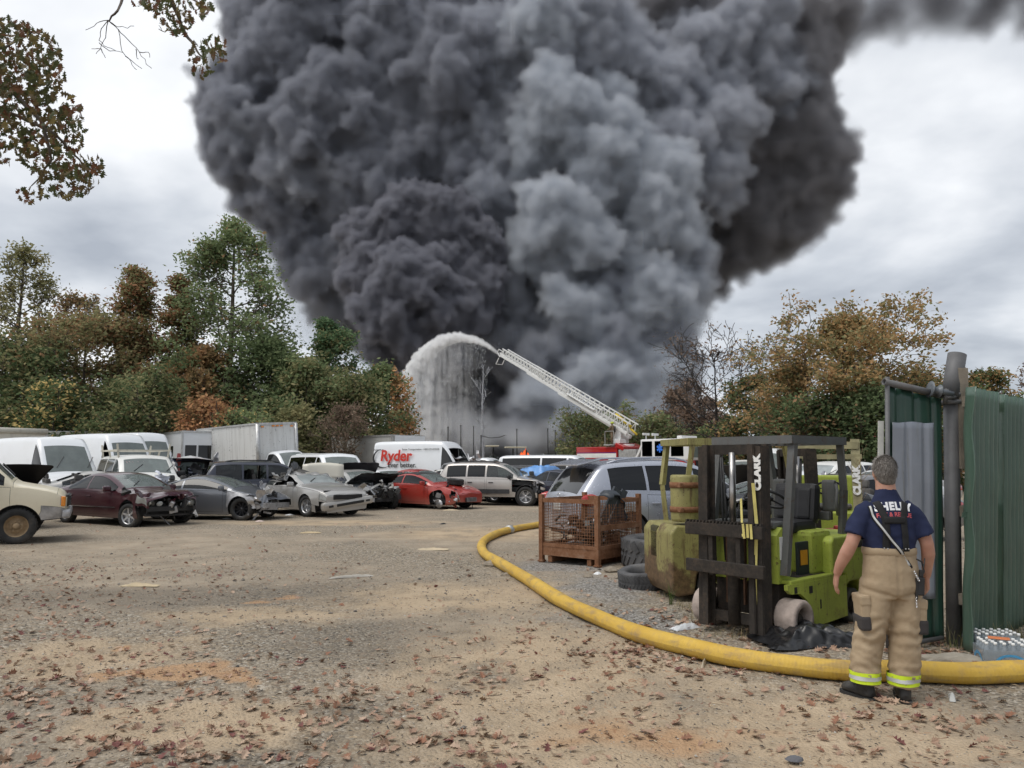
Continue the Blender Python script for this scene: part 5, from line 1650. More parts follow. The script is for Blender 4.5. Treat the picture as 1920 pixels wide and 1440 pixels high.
tag(ty,'loose black wheel lying flat on the hood of the red coupe','wheel')
shards(r,(1.75,-.6,.52),(.22,.15,.14),12,[P_RED,M_BLACK,M_METAL],8,(.1,.3))
HD=(.965,-.26)
sp=suv(4.61,1.72,1.84,rim='split',fender=(-1,),missing=('fender_-1','front_bumper','headlight_-1'),nofront=True,glass=G_DARK,mirror_mat=M_BLACK,panel_mats={'rear_bumper':M_TRIM,'handle':M_BLACK,'window_2':G_CLEAR},rails=(-1.7,.2,M_BLACK),engine=True,wheels=(-1.32,1.37,.375,.24),no_mirror=())
loc,hd=put(986,949,HD,along=1.37,side=-.82)
r,C,V,b=build_car(sp,'taupe_offroader','taupe off-roader with its front fender torn away','car',loc,hd,None,P_TAUPE,crumple(1.6,.14,.06,0,-1,2.0,12),7)
x=MB()
x.mat=0
x.lathe([(.42,-.02),(.44,-.02),(.44,-.26),(.42,-.26)],20,(1.37,-.58,.40),'y',closed=True)
x.box((1.45,-.60,.88),(1.5,.10,.14));x.box((2.1,-.55,.7),(.2,.3,.4));x.mat=1;x.box((2.18,-.2,.8),(.06,.9,.35));x.bar((2.2,-.8,.52),(2.22,.8,.50),.12,.1);x.mat=0
for k in range(8):
 x.mat=k%2;x.bbox((RNG.uniform(1.7,2.2),-.75+RNG.uniform(-.08,.1),RNG.uniform(.45,.95)),RNG.uniform(.06,.2,3),.015,tuple(RNG.normal(0,.4,3)))
x.build('inner_fender',[M_TRIM,M_METAL],r)
low=MB()
for sd in(-1,):
 low.box((-.25,-.925,.56),(1.95,.02,.17))
low.build('side_cladding',M_TRIM,r)
shards(r,(1.7,-.7,.75),(.3,.12,.2),12,[M_TRIM,M_METAL,P_TAUPE],9,(.1,.35))
HD=(.93,.37)
h=4.84/2
sp=suv(4.84,1.78,1.95,rim='five',glass=G_DARK,rwglass=G_TINT,mirror_mat=P_SILVB,rails=(-1.75,.35,P_SILVB),wheels=(-1.38,1.42,.365,.24),top=[(-h,1.0),(-h+.03,1.12),(-h+.40,1.60),(-h+.62,1.72),(-.6,1.78),(.3,1.73),(1.15,1.20),(1.2,1.14),(h-.4,1.0),(h-.06,.84),(h,.74)],belt=[(-h,.96),(-h+.4,1.12),(-.8,1.08),(1.1,1.02),(h-.4,.93),(h,.72)],bot=[(-h,.42),(-h+.4,.27),(h-.4,.25),(h,.34)],windows=[(-h+.62,-1.02),(-.96,.06),(.12,.98)],doors=[(-1.0,.06),(.10,1.02)],ws=(.42,1.16),rw=(-h+.05,-h+.42),taillamp=(.0,.0,0,0),tail=.86,taillen=.7,bulge=.06)
loc,hd=put(1100,1040,HD,along=-h+.12,side=-.86)
r,C,V,b=build_car(sp,'silver_crossover','blue-silver crossover with red tail lamp behind the rusty crate','car',loc,hd,None,P_SILVB,wave(.004,1.5),8)
x=MB();x.mat=0;x.bbox((-h-.055,0,.86),(.03,.60,.22),.02);x.mat=1;x.bbox((-h-.075,.0,.86),(.012,.32,.16),.005);x.build('plate_recess',[P_SILVB,M_PLATE],r)
for sd in(-1,1):
 x=MB();x.mat=0;x.ball((-h+.27,.845*sd,.985),(.34,.10,.125),18,10,Euler((0,.06,-.22*sd)).to_matrix());x.mat=1;x.bbox((-h+.02,.70*sd,.95),(.06,.10,.07),.02)
 x.build('tail_light',[M_RED,M_LAMPIN],r)
x=MB();x.bbox((-h+.30,0,1.70),(.50,1.30,.035),.015,(0,-.22,0));x.build('roof_spoiler',P_SILVB,r)
x=MB();x.bar((-h+.06,-.05,1.14),(-h+.20,.38,1.26),.02,.02);x.build('rear_wiper',M_BLACK,r)
x=MB();x.lathe([(.05,0),(.062,.008),(.05,.016)],18,(-h-.045,0,1.05),'x',closed=True);x.build('badge',M_CHROME,r)
x=MB()
for k in range(4):x.bar((-h+.30+.02*k,-.52-.05*k,1.43+.015*k),(-h+.34+.02*k,-.54-.05*k,1.50+.01*k),.022,.01)
x.build('pen_number',M_CHALKW,r)
HD=(-.96,-.28)
sp=sedan(4.8,1.46,1.84,rim='five',glass=G_SIDE,mirror_mat=P_GREY)
loc,hd=put(1660,1020,HD,along=-.1,side=.90)
build_car(sp,'grey_sedan','dusty grey sedan between the lime forklift and the gate','car',loc,hd,None,P_GREY,wave(.004,1.5),9)
def quick(kind,name,label,px,py,HD,mat,cat='car',dent=None,seed=0,along=0,side=0,Y=None,z=0.0,**kw):
 sp=kind(**kw)
 loc,hd=put(px,py,HD,along,side,z,Y)
 return build_car(sp,name,label,cat,loc,hd,None,mat,dent,seed)
sprint=quick(panel_van,'panel_van','white high roof panel van with lifted crumpled hood, left',95,0,(.80,-.60),M_WHITEP,'van',crumple(2.35,.25,.10,.16,0,2.2,4),21,Y=28.5,along=.3,glass=G_DARK,engine=True,L=5.9,H=2.66)
quick(panel_van,'panel_van','white panel van with its side door missing, behind the first',215,0,(.82,-.57),M_WHITEP,'van',None,22,Y=33,along=.4,missing=('door_0_-1','window_0_-1'),H=2.95)
quick(panel_van,'panel_van','white rounded van roof behind the ladder rack truck',262,0,(.80,-.60),M_WHITEP,'van',None,23,Y=40,along=.2,H=3.25,L=6.2)
r,C,V,b=quick(full_van,'rack_van','white work van carrying a pale ladder rack on its roof',262,0,(.60,-.80),P_WHITE2,'van',None,24,Y=27.5,along=0.2,H=1.98,L=5.3,W=1.98,glass=G_CLEAR,rim='steel')
x=MB()
for sy in(-.85,.85):
 x.bar((-2.3,sy,2.12),(.9,sy,2.12),.05);
 for xx in(-2.2,-.7,.8):x.bar((xx,sy*.93,1.86),(xx,sy,2.34 if xx!=-.7 else 2.14),.055)
for xx in(-2.2,-.7,.8):x.bar((xx,-.85,2.12),(xx,.85,2.12),.05)
x.build('ladder_rack',simple('rack_paint',(.62,.58,.48),.6,dirt=.4),r)
x=MB();
for k in range(7):x.bar((1.22-.02*(k%2),-.62+k*.09,1.73),(1.25,-.58+k*.09+.03*(k%3),1.66),.014,.01)
x.build('pen_number',M_CHALK,r)
quick(sedan,'silver_sedan','silver car with black open trunk behind the cream van',70,0,(.8,.6),P_SILVER,'car',None,25,Y=25.5,along=-1.9,H=1.42,missing=('rear_window',),panel_mats={'rear_panel':M_CABIN})
quick(suv,'dented_offroader','dark car with its raised hood lining showing at the left edge',-5,0,(.85,-.5),P_SILVER,'car',None,26,Y=20.5,along=.9,hood_open=R(38),H=1.6)
r,C,V,b=quick(pickup,'wrecked_truck','torn apart dark pickup wreck with snow white roof, before the box truck',372,0,(.62,-.78),P_DARK,'truck',both(crumple(-.2,.75,.22,.05,0,2.1,31),wave(.05,2.4,5)),27,Y=28.5,along=.8,missing=('windscreen','door_0','front_bumper','hood','window_0','headlight'),nofront=True,panel_mats={},engine=True)
clutter(r,(.0,1.9),.85,(.6,1.25),np.random.default_rng(5),60,name='wreckage')
x=MB();x.add([(-.62,-.72,1.80),(.25,-.74,1.86),(.5,0,1.86),(.3,.72,1.78),(-.62,.74,1.86),(-.2,0,1.96)],[(0,1,5),(1,2,5),(2,3,5),(3,4,5),(4,0,5)]);x.build('roof_skin',M_WHITEP,r)
shards(r,(.7,0,1.05),(.8,.7,.30),60,[P_DARK,M_METAL,M_BLACK,M_CABIN,P_SILVER,P_RED2],10,(.2,.8))
r,C,V,b=quick(suv,'blue_suv','dark blue SUV wreck with red tail lamp behind the grey coupe',492,0,(.80,.42),P_DARK,'car',wave(.04,1.8,3),28,Y=27.0,along=-.3,glass=G_SIDE,rails=(-1.6,.2,M_BLACK),H=1.75,panel_mats={},missing=('window_1_-1',))
x=MB();x.add([(-1.2,-.98,.85),(-.1,-.99,.78),(.3,-.97,.35),(-.9,-1.0,.3),(-.5,-1.03,.62)],[(0,1,4),(1,2,4),(2,3,4),(3,0,4)]);x.build('torn_door_skin',M_METAL,r)
shards(r,(.3,-.95,.8),(.7,.06,.22),16,[P_DARK,M_METAL,P_SILVER],11,(.2,.6));shards(r,(1.7,-.3,.95),(.4,.6,.2),18,[P_DARK,M_METAL,M_BLACK],12)
quick(full_van,'white_van','white passenger van with large windscreen behind the pony car',625,0,(.55,-.83),M_WHITEP,'van',None,29,Y=33,along=.5,H=2.1,L=5.8)
quick(full_van,'white_van','white van roof behind the box truck cab, only roof showing',585,0,(.6,-.8),M_WHITEP,'van',None,30,Y=41,along=.5,H=2.2,L=5.8)
quick(sedan,'white_saloon','white sedan with its white trunk lid up, behind the pony car',632,0,(.70,-.71),M_WHITEP,'car',None,31,Y=29.3,along=.4,H=1.46,L=4.9)
lid=MB()
pts=[]
for i in range(7):
 for j in range(6):
  u,v=i/6-.5,j/5
  pts.append((u*1.45,.10*math.cos(u*3)-.0*v,v*.62-.10*(u*2)**2*v))
fs=[(i*6+j,(i+1)*6+j,(i+1)*6+j+1,i*6+j+1)for i in range(6)for j in range(5)]
lid.add(pts,fs,True)
lo_=lid.build('trunk_lid',paint('ivory_paint',(.66,.63,.54),0,.4,.4,.2))
p_=at(607,880,28.0);lo_.location=(p_.x,28.0,1.12);lo_.rotation_euler=(-.25,0,.35)
md=lo_.modifiers.new('thick','SOLIDIFY');md.thickness=.04
tag(lo_,'loose ivory trunk lid standing on edge behind the silver pony car','car part')
quick(sedan,'dark_hatchback','dark hatchback with open black hood left of the grey trailer',668,0,(.8,-.6),P_CHAR,'car',None,32,Y=36,hood_open=R(42),H=1.5,L=4.3)
quick(sedan,'charcoal_sedan','charcoal sedan in front of the lettered van',705,0,(.75,-.66),P_CHAR,'car',None,33,Y=33.5,along=.3,H=1.46)
quick(sedan,'pale_sedan','pale windscreen of a white sedan just behind the open hood',740,0,(.6,-.8),M_WHITEP,'car',None,34,Y=32,along=.6,H=1.42)
quick(sedan,'red_sedan','dull red sedan between the red coupe and the lettered van',795,0,(.88,-.45),P_RED2,'car',None,35,Y=32.5,along=.2,H=1.44,glass=G_CLEAR)
r,C,V,b=quick(panel_van,'rental_van','white high roof rental van with red lettering and crushed nose',812,0,(.90,-.42),M_WHITEP,'van',crumple(1.9,.55,.22,-.05,0,1.8,14),36,Y=40,along=.1,L=6.0,H=2.82,missing=('windscreen','front_bumper','headlight'),nofront=True,engine=True)
RYDER=r
shards(r,(2.2,-.2,1.35),(.35,.7,.4),26,[M_WHITEP,M_BLACK,M_METAL],13,(.2,.8))
quick(suv,'burnt_suv','white SUV with a burnt rusty roof behind the off-roader',945,0,(.9,-.42),P_WHITE2,'car',wave(.02,2),37,Y=38,along=.5,H=1.78,missing=('window_2','window_1'),panel_mats={'hood':P_RUSTR,'door_1':P_RUSTR,'body':P_RUSTR})
quick(pickup,'white_truck','white crew truck behind the burnt SUV',925,0,(.9,-.42),M_WHITEP,'truck',None,38,Y=47,along=.3,H=2.0)
quick(suv,'white_estate','white car with rusted roof at the smoke edge',900,0,(.9,-.42),P_WHITE2,'car',None,39,Y=43,H=1.8,L=4.9)
tv=quick(suv,'tarped_hatchback','black hatchback under a crumpled blue tarp',1040,0,(.72,-.69),P_CHAR,'car',None,40,Y=33,along=.9,H=1.58,L=4.5)
quick(full_van,'passenger_van','long white passenger van behind the blue tarp',1050,0,(.92,-.38),M_WHITEP,'van',None,41,Y=41,along=.2,H=2.1,L=6.0,glass=G_DARK)
quick(suv,'white_hatchback','white hatchback with black roof in front of the blue tarp',1003,0,(.78,-.62),M_WHITEP,'car',None,42,Y=29.5+3,along=.4,H=1.45,L=4.2,panel_mats={'body':M_TRIM},glass=G_CLEAR)
quick(sedan,'black_wreck','black car with raised hood right behind the crossover',1100,0,(.8,-.6),P_CHAR,'car',None,43,Y=31,hood_open=R(30),H=1.42)
quick(sedan,'white_sedan','white sedan with its hood raised behind the forklift mast',1460,0,(-.75,-.66),M_WHITEP,'car',None,44,Y=21.5,hood_open=R(48),H=1.5,along=.4)
quick(sedan,'white_coupe','white car seen through the lime forklift',1450,0,(-.9,-.42),M_WHITEP,'car',None,45,Y=17.5,H=1.36,L=4.5,glass=G_DARK)
quick(sedan,'two_tone_car','red and black car behind the lime forklift',1575,0,(-.85,-.5),P_RED2,'car',None,46,Y=19,H=1.44,glass=G_DARK,panel_mats={'body':P_DARK})
quick(sedan,'stripped_car','white stripped car with open engine bay beside the firefighter',1640,0,(-.8,-.6),M_WHITEP,'car',crumple(1.2,.3,.12,.1,0,2,8),47,Y=24,along=.6,hood_open=R(25),H=1.5)
for k,(px,Y,m,lb,kd,HD,sd_)in enumerate(((540,31,P_GREY,'grey crushed sedan between the dark blue SUV and the pony car',sedan,(.7,-.7),41),(410,33.5,P_CHAR,'black gutted SUV before the box truck',suv,(.5,-.86),42),(668,29.5,P_SILVER,'silver wreck with mangled front behind the white sedan',sedan,(.6,-.8),43),(858,36,P_WHITE2,'white wreck in front of the rental van nose',sedan,(.8,-.6),44),(905,35,P_GREY,'grey wreck beside the rental van nose',suv,(.7,-.7),45),(1065,30.5,P_DARK,'dark wreck between the off-roader and the crossover',sedan,(.7,-.7),46),(1480,15.5,P_CHAR,'charcoal wreck with mangled front behind the lime forklift',sedan,(-.9,-.42),47),(1545,25,P_WHITE2,'white wreck beyond the red and black car',suv,(-.8,-.6),48),(1605,28,P_CHAR,'black wreck left of the firefighter head',sedan,(-.8,-.6),49),(1420,30,P_SILVER,'silver wreck behind the forklift mast',sedan,(-.8,-.6),50))):
 r,C,V,b=quick(kd,'wrecked_car',lb,px,0,HD,m,'car',both(crumple(.7,.4,.2,.12,0,2.0,sd_),wave(.03,2.2,sd_)),80+k,Y=Y,hood_open=R(18+7*(k%3)),missing=('front_bumper','headlight'),nofront=True,wsglass=G_CRACK if k%2 else G_WS)
 shards(r,(1.8,0,.8),(.3,.5,.2),14,[m,M_METAL,M_BLACK],200+k)
for k,(px,Y,m,lb,kd,HD)in enumerate(((1445,46,M_WHITEP,'white van far off framed by the lime forklift',panel_van,(-.3,-.95)),(1560,50,M_WHITEP,'small white van far off right of the lime forklift',panel_van,(-.3,-.95)),(1500,36,P_CHAR,'dark car far off behind the leaning mast',sedan,(-.9,-.4)),(1590,34,P_GREY,'grey car far off above the red and black car',sedan,(-.8,-.6)),(1625,38,P_DARK,'dark blue far car left of the gate',suv,(-.9,-.4)),(1475,40,M_WHITEP,'white far car through the overhead guard',sedan,(-.9,-.4)),(1530,30,P_CHAR,'black far car with roof bars through the guard',suv,(-.95,-.3)),(1610,45,P_SILVER,'silver far car near the dark bushes',sedan,(-.9,.2)),(1395,52,P_WHITE2,'pale far truck right of the fire engine',pickup,(-.3,-.95)),(1400,26,P_DARK,'black saloon behind the steering wheel',sedan,(-.93,-.36)),(1250,36,P_CHAR,'dark saloon under the fire engine side',sedan,(-.9,-.4)),(1310,33,P_SILVER,'silver saloon before the fire engine cab',sedan,(-.95,-.3)),(1680,30,P_SILVER,'silver far car half hidden by the gate',sedan,(-.9,-.3)))):
 quick(kd,'parked_car' if kd is not panel_van else 'parked_van',lb,px,0,HD,m,'van' if kd is panel_van else('truck' if kd is pickup else 'car'),None,60+k,Y=Y)
#   TEXT
def text_mesh(body,size,bold=0.0,shear=0.0,depth=0.004,space=1.0):
 cu=bpy.data.curves.new('lettering','FONT')
 cu.body=body;cu.size=size;cu.offset=bold;cu.shear=shear;cu.extrude=depth;cu.space_character=space
 cu.align_x='CENTER';cu.align_y='CENTER';cu.resolution_u=4
 o=bpy.data.objects.new('lettering',cu);COL.objects.link(o)
 dg=bpy.context.evaluated_depsgraph_get()
 me=bpy.data.meshes.new_from_object(o.evaluated_get(dg))
 bpy.data.objects.remove(o);bpy.data.curves.remove(cu)
 return me
def lettering(body,size,mat,parent,loc,xdir,up=(0,0,1),name='lettering',**kw):
 """flat letters on a surface: xdir is the reading direction"""
 me=text_mesh(body,size,**kw);me.materials.clear();me.materials.append(mat)
 o=link(name,me,parent)
 x=Vector(xdir).normalized();u=Vector(up);z=x.cross(u).normalized();y=z.cross(x)
 M=Matrix((x,y,z)).transposed().to_4x4();M.translation=Vector(loc)
 o.matrix_local=M
 return o
M_TXT_RED=simple('print_red',(0.62,0.035,0.02),0.5,var=.05)
M_TXT_BLK=simple('print_black',(0.02,0.02,0.02),0.5,var=.05)
M_TXT_BLUE=simple('print_blue',(0.03,0.035,0.22),0.5,var=.05)
M_TXT_WHT=simple('print_white',(0.80,0.80,0.78),0.5,var=.05)
yv=-1.005
lettering('Ryder',.78,M_TXT_RED,RYDER,(-1.55,yv,2.02),(1,0,0),bold=.022,shear=.12)
lettering('Ever better.',.36,M_TXT_BLK,RYDER,(-1.15,yv,1.56),(1,0,0),bold=.004)
lettering('Ryder.com',.14,M_TXT_BLK,RYDER,(-2.65,yv+.08,2.35),(1,0,0))
lettering('Better Transportation. 1-800-GO-RYDER',.13,M_TXT_BLK,RYDER,(-.1,yv+.085,2.36),(1,0,0))
sw=MB()
pts=[]
for k in range(15):
 a=R(100+k*14.5)
 pts.append((math.cos(a),math.sin(a)))
vs=[];fs=[]
for k,(ca,sa)in enumerate(pts):
 t=k/14;w=.02+.10*math.sin(PI*min(1,t*1.05))
 vs+=[(-2.35+ca*.62,yv,1.90+sa*.50),(-2.35+ca*(.62-w),yv,1.90+sa*(.50-w))]
for k in range(14):fs.append((2*k,2*k+1,2*k+3,2*k+2))
sw.add(vs,fs).build('swoosh',M_TXT_BLK,RYDER)
#   BOX TRUCK, BUS, TRAILERS, SHEDS
def streaked_white(name,base=(0.66,0.66,0.64),dark=(0.12,0.115,0.105),amt=0.6,flake=0.0):
 m,h,out=new_mat(name)
 co=h.coords()
 st=h.noise(h.mapping(co,(3,3,.18)),2.0,5.0,.7)
 c=h.mix(h.math('MULTIPLY',h.step(st,.45,.75),amt),base,(0.33,0.31,0.28))
 if flake:
  v=h.noise(co,5.5,4.0,.7)
  gate=h.step(h.noise(co,.5,2.0),.38,.55)
  c=h.mix(h.math('MULTIPLY',h.math('MULTIPLY',h.step(v,.60,.66),gate),flake),c,dark)
 pbsdf(h,out,c,.6,0,.4)
 return m
M_BOX=streaked_white('box_panel_flaking',flake=.85)
M_TRAILER=streaked_white('trailer_panel',(0.42,0.42,0.40),amt=.7)
M_CREAMBOX=streaked_white('cream_panel',(0.66,0.63,0.55),amt=.5)
M_SHINGLE=simple('brown_shingle',(0.085,0.070,0.060),.95,var=.35,scale=5,bump=.5,bscale=14)
M_ALU=simple('aluminium_trim',(0.55,0.55,0.54),.4,metal=.6,var=.2,dirt=.3)
HD=(.77,-.64)
sp=pickup(L=8.2,H=2.25,top=[(-4.1,1.0),(.95,1.02),(1.05,1.3),(1.25,2.1),(1.5,2.25),(2.1,2.22),(2.85,1.52),(2.95,1.40),(3.9,1.30),(4.07,1.18),(4.1,1.1)],belt=[(-4.1,.95),(1.0,.98),(1.2,1.3),(2.9,1.32),(4.0,1.2),(4.1,1.0)],ws=(2.15,2.9),rw=(9,9),windows=[(1.4,2.75)],doors=[(1.35,2.7)],wheels=(-2.2,3.1,.42,.27),W=2.1,grille=(1.1,.8,1.1,M_CHROME),glass=G_DARK)
loc,hd=put(487,0,HD,along=1.1,side=-1.25,Y=40.5)
r,C,V,b=build_car(sp,'box_truck','white box truck with flaking side panels, leaning to one side','truck',loc,hd,None,M_WHITEP,None,51)
bx=MB();bx.mat=0;bx.bbox((-2.0,0,2.42),(6.2,2.4,2.62),.03)
bo=bx.build('cargo_box',M_BOX,r)
tr=MB()
for sy in(-1.2,1.2):
 tr.bar((-5.1,sy,3.72),(1.1,sy,3.72),.09,.09);tr.bar((-5.1,sy,1.12),(1.1,sy,1.12),.07,.12)
 tr.tube([(1.08,sy*.98,1.12),(1.08,sy*.98,3.70)],.11,8)
 tr.bar((-5.08,sy,1.1),(-5.08,sy,3.7),.08,.08)
tr.bar((1.08,-1.2,3.70),(1.08,1.2,3.70),.12,.12)
tr.build('corner_post',M_ALU,r)
for(yy,zz)in((-.9,3.55),(-.25,3.58),(0,3.58),(.25,3.58),(.9,3.55)):
 q=MB();q.bbox((1.13,yy,zz),(.05,.17,.08),.02);q.build('marker_lamp',M_AMBER,r)
r.rotation_euler=(R(3.5),R(-1.5),hd)
r.location.z=.06
def box_vehicle(name,label,cat,px,Y,HD,L,H,W,mat,z0=.9,along=0,side=0,extras=None,roof=None):
 loc,hd=put(px,0,HD,along,side,0,Y)
 r=thing(name,label,cat,loc,hd)
 b=MB();b.bbox((0,0,(H+z0)/2),(L,W,H-z0),.05);b.build('body',mat,r)
 t=MB()
 for sy in(-W/2,W/2):
  t.bar((-L/2,sy,H-.05),(L/2,sy,H-.05),.08,.10);t.bar((-L/2,sy,z0+.05),(L/2,sy,z0+.05),.08,.14)
  for sx in(-L/2+.03,L/2-.03):t.bar((sx,sy,z0),(sx,sy,H),.09,.09)
 for sx in(-L/2,L/2):t.bar((sx,-W/2,H-.05),(sx,W/2,H-.05),.08,.10)
 t.build('edge_trim',M_ALU,r)
 u=MB();u.box((0,0,z0-.1),(L*.96,W*.5,.16));u.bar((L/2-1.6,-.5,z0-.15),(L/2-1.6,-.5,.0),.12);u.bar((L/2-1.6,.5,z0-.15),(L/2-1.6,.5,.0),.12)
 u.build('chassis',M_CABIN,r)
 for sx in(-L/2+1.3,-L/2+2.4):
  for sd in(1,-1):add_wheel(r,sx,sd*(W/2-.2),.48,.28,'steel',M_METAL,sd)
 return r
r=box_vehicle('box_trailer','white trailer with blue lettering at the left edge of the yard','trailer',-10,42,(.5,.87),8,3.55,2.5,M_CREAMBOX,along=2)
lettering('Dot',.62,M_TXT_BLUE,r,(2.2,-1.262,2.62),(1,0,0),bold=.012)
q=MB();q.tube([(-4,-1.22,3.40),(4,-1.22,3.40)],.17,10);q.build('rounded_header',M_CREAMBOX,r)
r=box_vehicle('box_trailer','cream fronted grey trailer beside the lettered one','trailer',140,47,(.93,.36),7.5,3.55,2.5,M_TRAILER)
q=MB();q.bbox((1.2,-1.27,3.2),(5.0,.06,.62),.02);q.build('cream_header',M_CREAMBOX,r)
r=box_vehicle('reefer_trailer','grey box trailer with a side door left of the rental van','trailer',706,49,(.72,-.69),6.4,3.35,2.5,M_TRAILER)
q=MB();q.bbox((1.3,-1.27,2.0),(1.1,.05,1.9),.02);q.build('door',M_TRAILER,r)
q=MB();q.bar((1.75,-1.31,2.3),(1.9,-1.31,2.3),.05);q.bar((1.75,-1.31,1.7),(1.9,-1.31,1.7),.05);q.build('hinge',M_BLACK,r)
q=MB();q.bbox((3.22,.1,2.1),(.06,2.3,2.4),.02);q.build('front_cap',M_WHITEP,r)
r=box_vehicle('shuttle_bus','white shuttle bus with dark side windows behind the wreck','bus',352,46,(.60,-.80),7.0,3.45,2.4,M_WHITEP,.6)
for k in range(5):
 q=MB();q.bbox((-2.9+k*1.0,-1.205,2.25),(.82,.04,.75),.03);q.build('window',G_DARK,r)
for yy in(-.75,.0,.75):
 q=MB();q.bbox((3.505,yy,2.2),(.04,.6 if yy else .7,.9),.05);q.build('window',G_DARK,r)
q=MB();q.bbox((3.51,0,1.2),(.05,1.6,.5),.03);q.build('grille',M_BLACK,r)
def shed(name,label,px,Y,rz,L,W,hw,hr):
 p=at(px,867,Y)
 r=thing(name,label,'building',(p.x,Y,0),rz)
 b=MB();b.box((0,0,hw/2),(L,W,hw));b.build('wall',M_CREAMBOX,r)
 b=MB();o=.4
 b.prism([(-W/2-o,hw-.05),(0,hr),(W/2+o,hw-.05),(W/2+o,hw-.2),(0,hr-.16),(-W/2-o,hw-.2)],-L/2-o,L/2+o,'x');b.build('roof',M_SHINGLE,r)
 b=MB();b.box((-L*.2,-W/2-.02,1.1),(1.0,.06,2.1));b.build('door',M_TRAILER,r)
 return r
shed('shed','low shed with brown roof rising at the left edge',-40,52,.15,9,6,3.2,4.75)
shed('shed','long low shed with brown roof behind the cream trailer',165,58,.1,11,6,3.0,3.95)
shed('house','house with a red roof half hidden in dark bushes behind the forklifts',1555,60,.2,7,6,2.6,4.4).children[1].data.materials[0]=simple('red_roof',(.22,.06,.05),.8)
#   FIRE ENGINE
P_FIRE=paint('fire_engine_red',(0.42,0.018,0.020),0,.25,.8,.08)
M_FWHITE=paint('fire_engine_white',(0.78,0.78,0.77),0,.3,.6,.06)
M_LADW=simple('ladder_white',(0.74,0.74,0.72),.45,var=.08)
HD=(.66,-.75)
FE_YAW=math.atan2(HD[1],HD[0])
pf=at(1203,867,60.0)
FE=thing('fire_engine','red and white ladder fire engine parked behind the crossover','fire engine',(pf.x,60.0,0),FE_YAW)
q=MB();q.bbox((-3.6,0,1.75),(4.4,2.5,1.75),.05);q.build('rear_body',P_FIRE,FE)
for zz,hh,mm in((2.0,.30,M_TXT_WHT),(2.20,.04,M_TXT_BLUE)):
 q=MB();q.box((-3.6,-1.256-(.002 if hh<.1 else 0),zz),(4.2,.012,hh));q.build('stripe',mm,FE)
q=MB();q.add([(-2.3,-1.268,1.85),(-1.55,-1.268,1.85),(-1.75,-1.268,1.1),(-2.0,-1.268,1.1),(-1.9,-1.268,1.65),(-2.3,-1.268,1.65)],[(0,1,2,3,4,5)]);q.build('stripe',M_TXT_WHT,FE)
lettering('Fire & Rescue',.28,M_TXT_WHT,FE,(-3.3,-1.272,2.0),(1,0,0),bold=.006)
for k in range(5):
 q=MB();q.bbox((-5.4+k*.9,-1.26,1.28),(.8,.03,.72),.02);q.build('locker_door',M_ALU if k%2 else P_FIRE,FE)
q=MB();q.bbox((-.45,0,1.6),(1.7,2.4,1.6),.04);q.build('pump_panel',M_ALU,FE)
q=MB()
for k in range(6):q.lathe([(.09,0),(.09,.05),(0,.05)],12,(-.95+.2*k,-1.21,1.5+.2*(k%2)),M=Euler((PI/2,0,0)).to_matrix())
q.build('gauge',M_BLACK,FE)
q=MB();q.bar((-.1,-1.15,1.0),(1.0,-1.2,2.6),.10,.16);q.bar((.1,-1.0,.9),(1.15,-1.0,2.5),.08,.1);q.build('brace',M_FWHITE,FE)
q=MB();q.bbox((-1.2,0,2.6),(.9,2.5,.3),.05,(0,.35,0));q.build('hose_bed_cover',P_FIRE,FE)
q=MB();q.bbox((3.1,0,1.15),(4.4,2.5,1.0),.08);q.build('cab_lower',P_FIRE,FE)
q=MB();q.bbox((3.1,0,2.36),(4.4,2.46,1.42),.10);q.build('cab_upper',M_FWHITE,FE)
for xx,ww in((1.55,.95),(2.75,.95),(4.3,1.1)):
 for sy in(-1,1):
  q=MB();q.bbox((xx,1.235*sy,2.42),(ww,.03,1.0),.06);q.build('window',G_DARK,FE)
for yy in(-.6,.6):
 q=MB();q.bbox((5.305,yy,2.36),(.03,1.12,1.05),.06);q.build('windscreen',G_WS,FE)
q=MB();q.bbox((5.32,0,1.25),(.05,.9,.75),.04);q.build('grille',M_BLACK,FE)
for yy in(-.85,.85):
 q=MB();q.bbox((5.33,yy,1.3),(.06,.42,.3),.04);q.build('headlight',M_LAMPIN,FE)
 q=MB();q.bbox((5.34,yy,1.6),(.05,.42,.14),.03);q.build('warning_light',M_RED,FE)
q=MB();q.bbox((5.55,0,.75),(.5,2.5,.3),.06);q.build('bumper',M_CHROME,FE)
q=MB();q.bbox((4.3,-.0,3.16),(.45,1.9,.2),.06);q.build('light_bar',M_FWHITE,FE)
for yy in(-.9,.2):
 q=MB();q.bar((1.2,yy,3.05),(1.2,yy,3.35),.06);q.bbox((1.2,yy,3.42),(.12,.75,.16),.03);q.build('roof_lamp',M_FWHITE,FE)
q=MB();q.bar((5.3,-1.3,2.9),(5.75,-1.42,2.9),.05);q.bbox((5.75,-1.45,2.55),(.1,.25,.55),.04);q.build('mirror',M_BLACK,FE)
st=MB()
for k in range(3):st.box((2.75,-1.262,2.45),(.14,.008+.001*k,.56),(0,k*PI/3,0))
st.build('star_emblem',simple('emblem_blue',(.05,.20,.75),.4),FE)
for xx in(-4.3,-3.1,3.9):
 for sd in(1,-1):add_wheel(FE,xx,sd*1.08,.52,.32,'steel',M_METAL,sd)
q=MB();q.box((-.2,0,.75),(10,1.5,.4));q.build('chassis',M_CABIN,FE)
tx=-1.9
q=MB();q.lathe([(0,2.6),(.95,2.6),(.95,2.78),(0,2.78)],24,(tx,0,0));q.bbox((tx-.15,-.45,3.4),(.75,.16,1.3),.05);q.bbox((tx-.15,.45,3.4),(.75,.16,1.3),.05);q.bbox((tx+.1,-.6,3.0),(.9,.7,.3),.03)
q.build('turntable',M_FWHITE,FE)
FE.scale=(1,1,1.12)
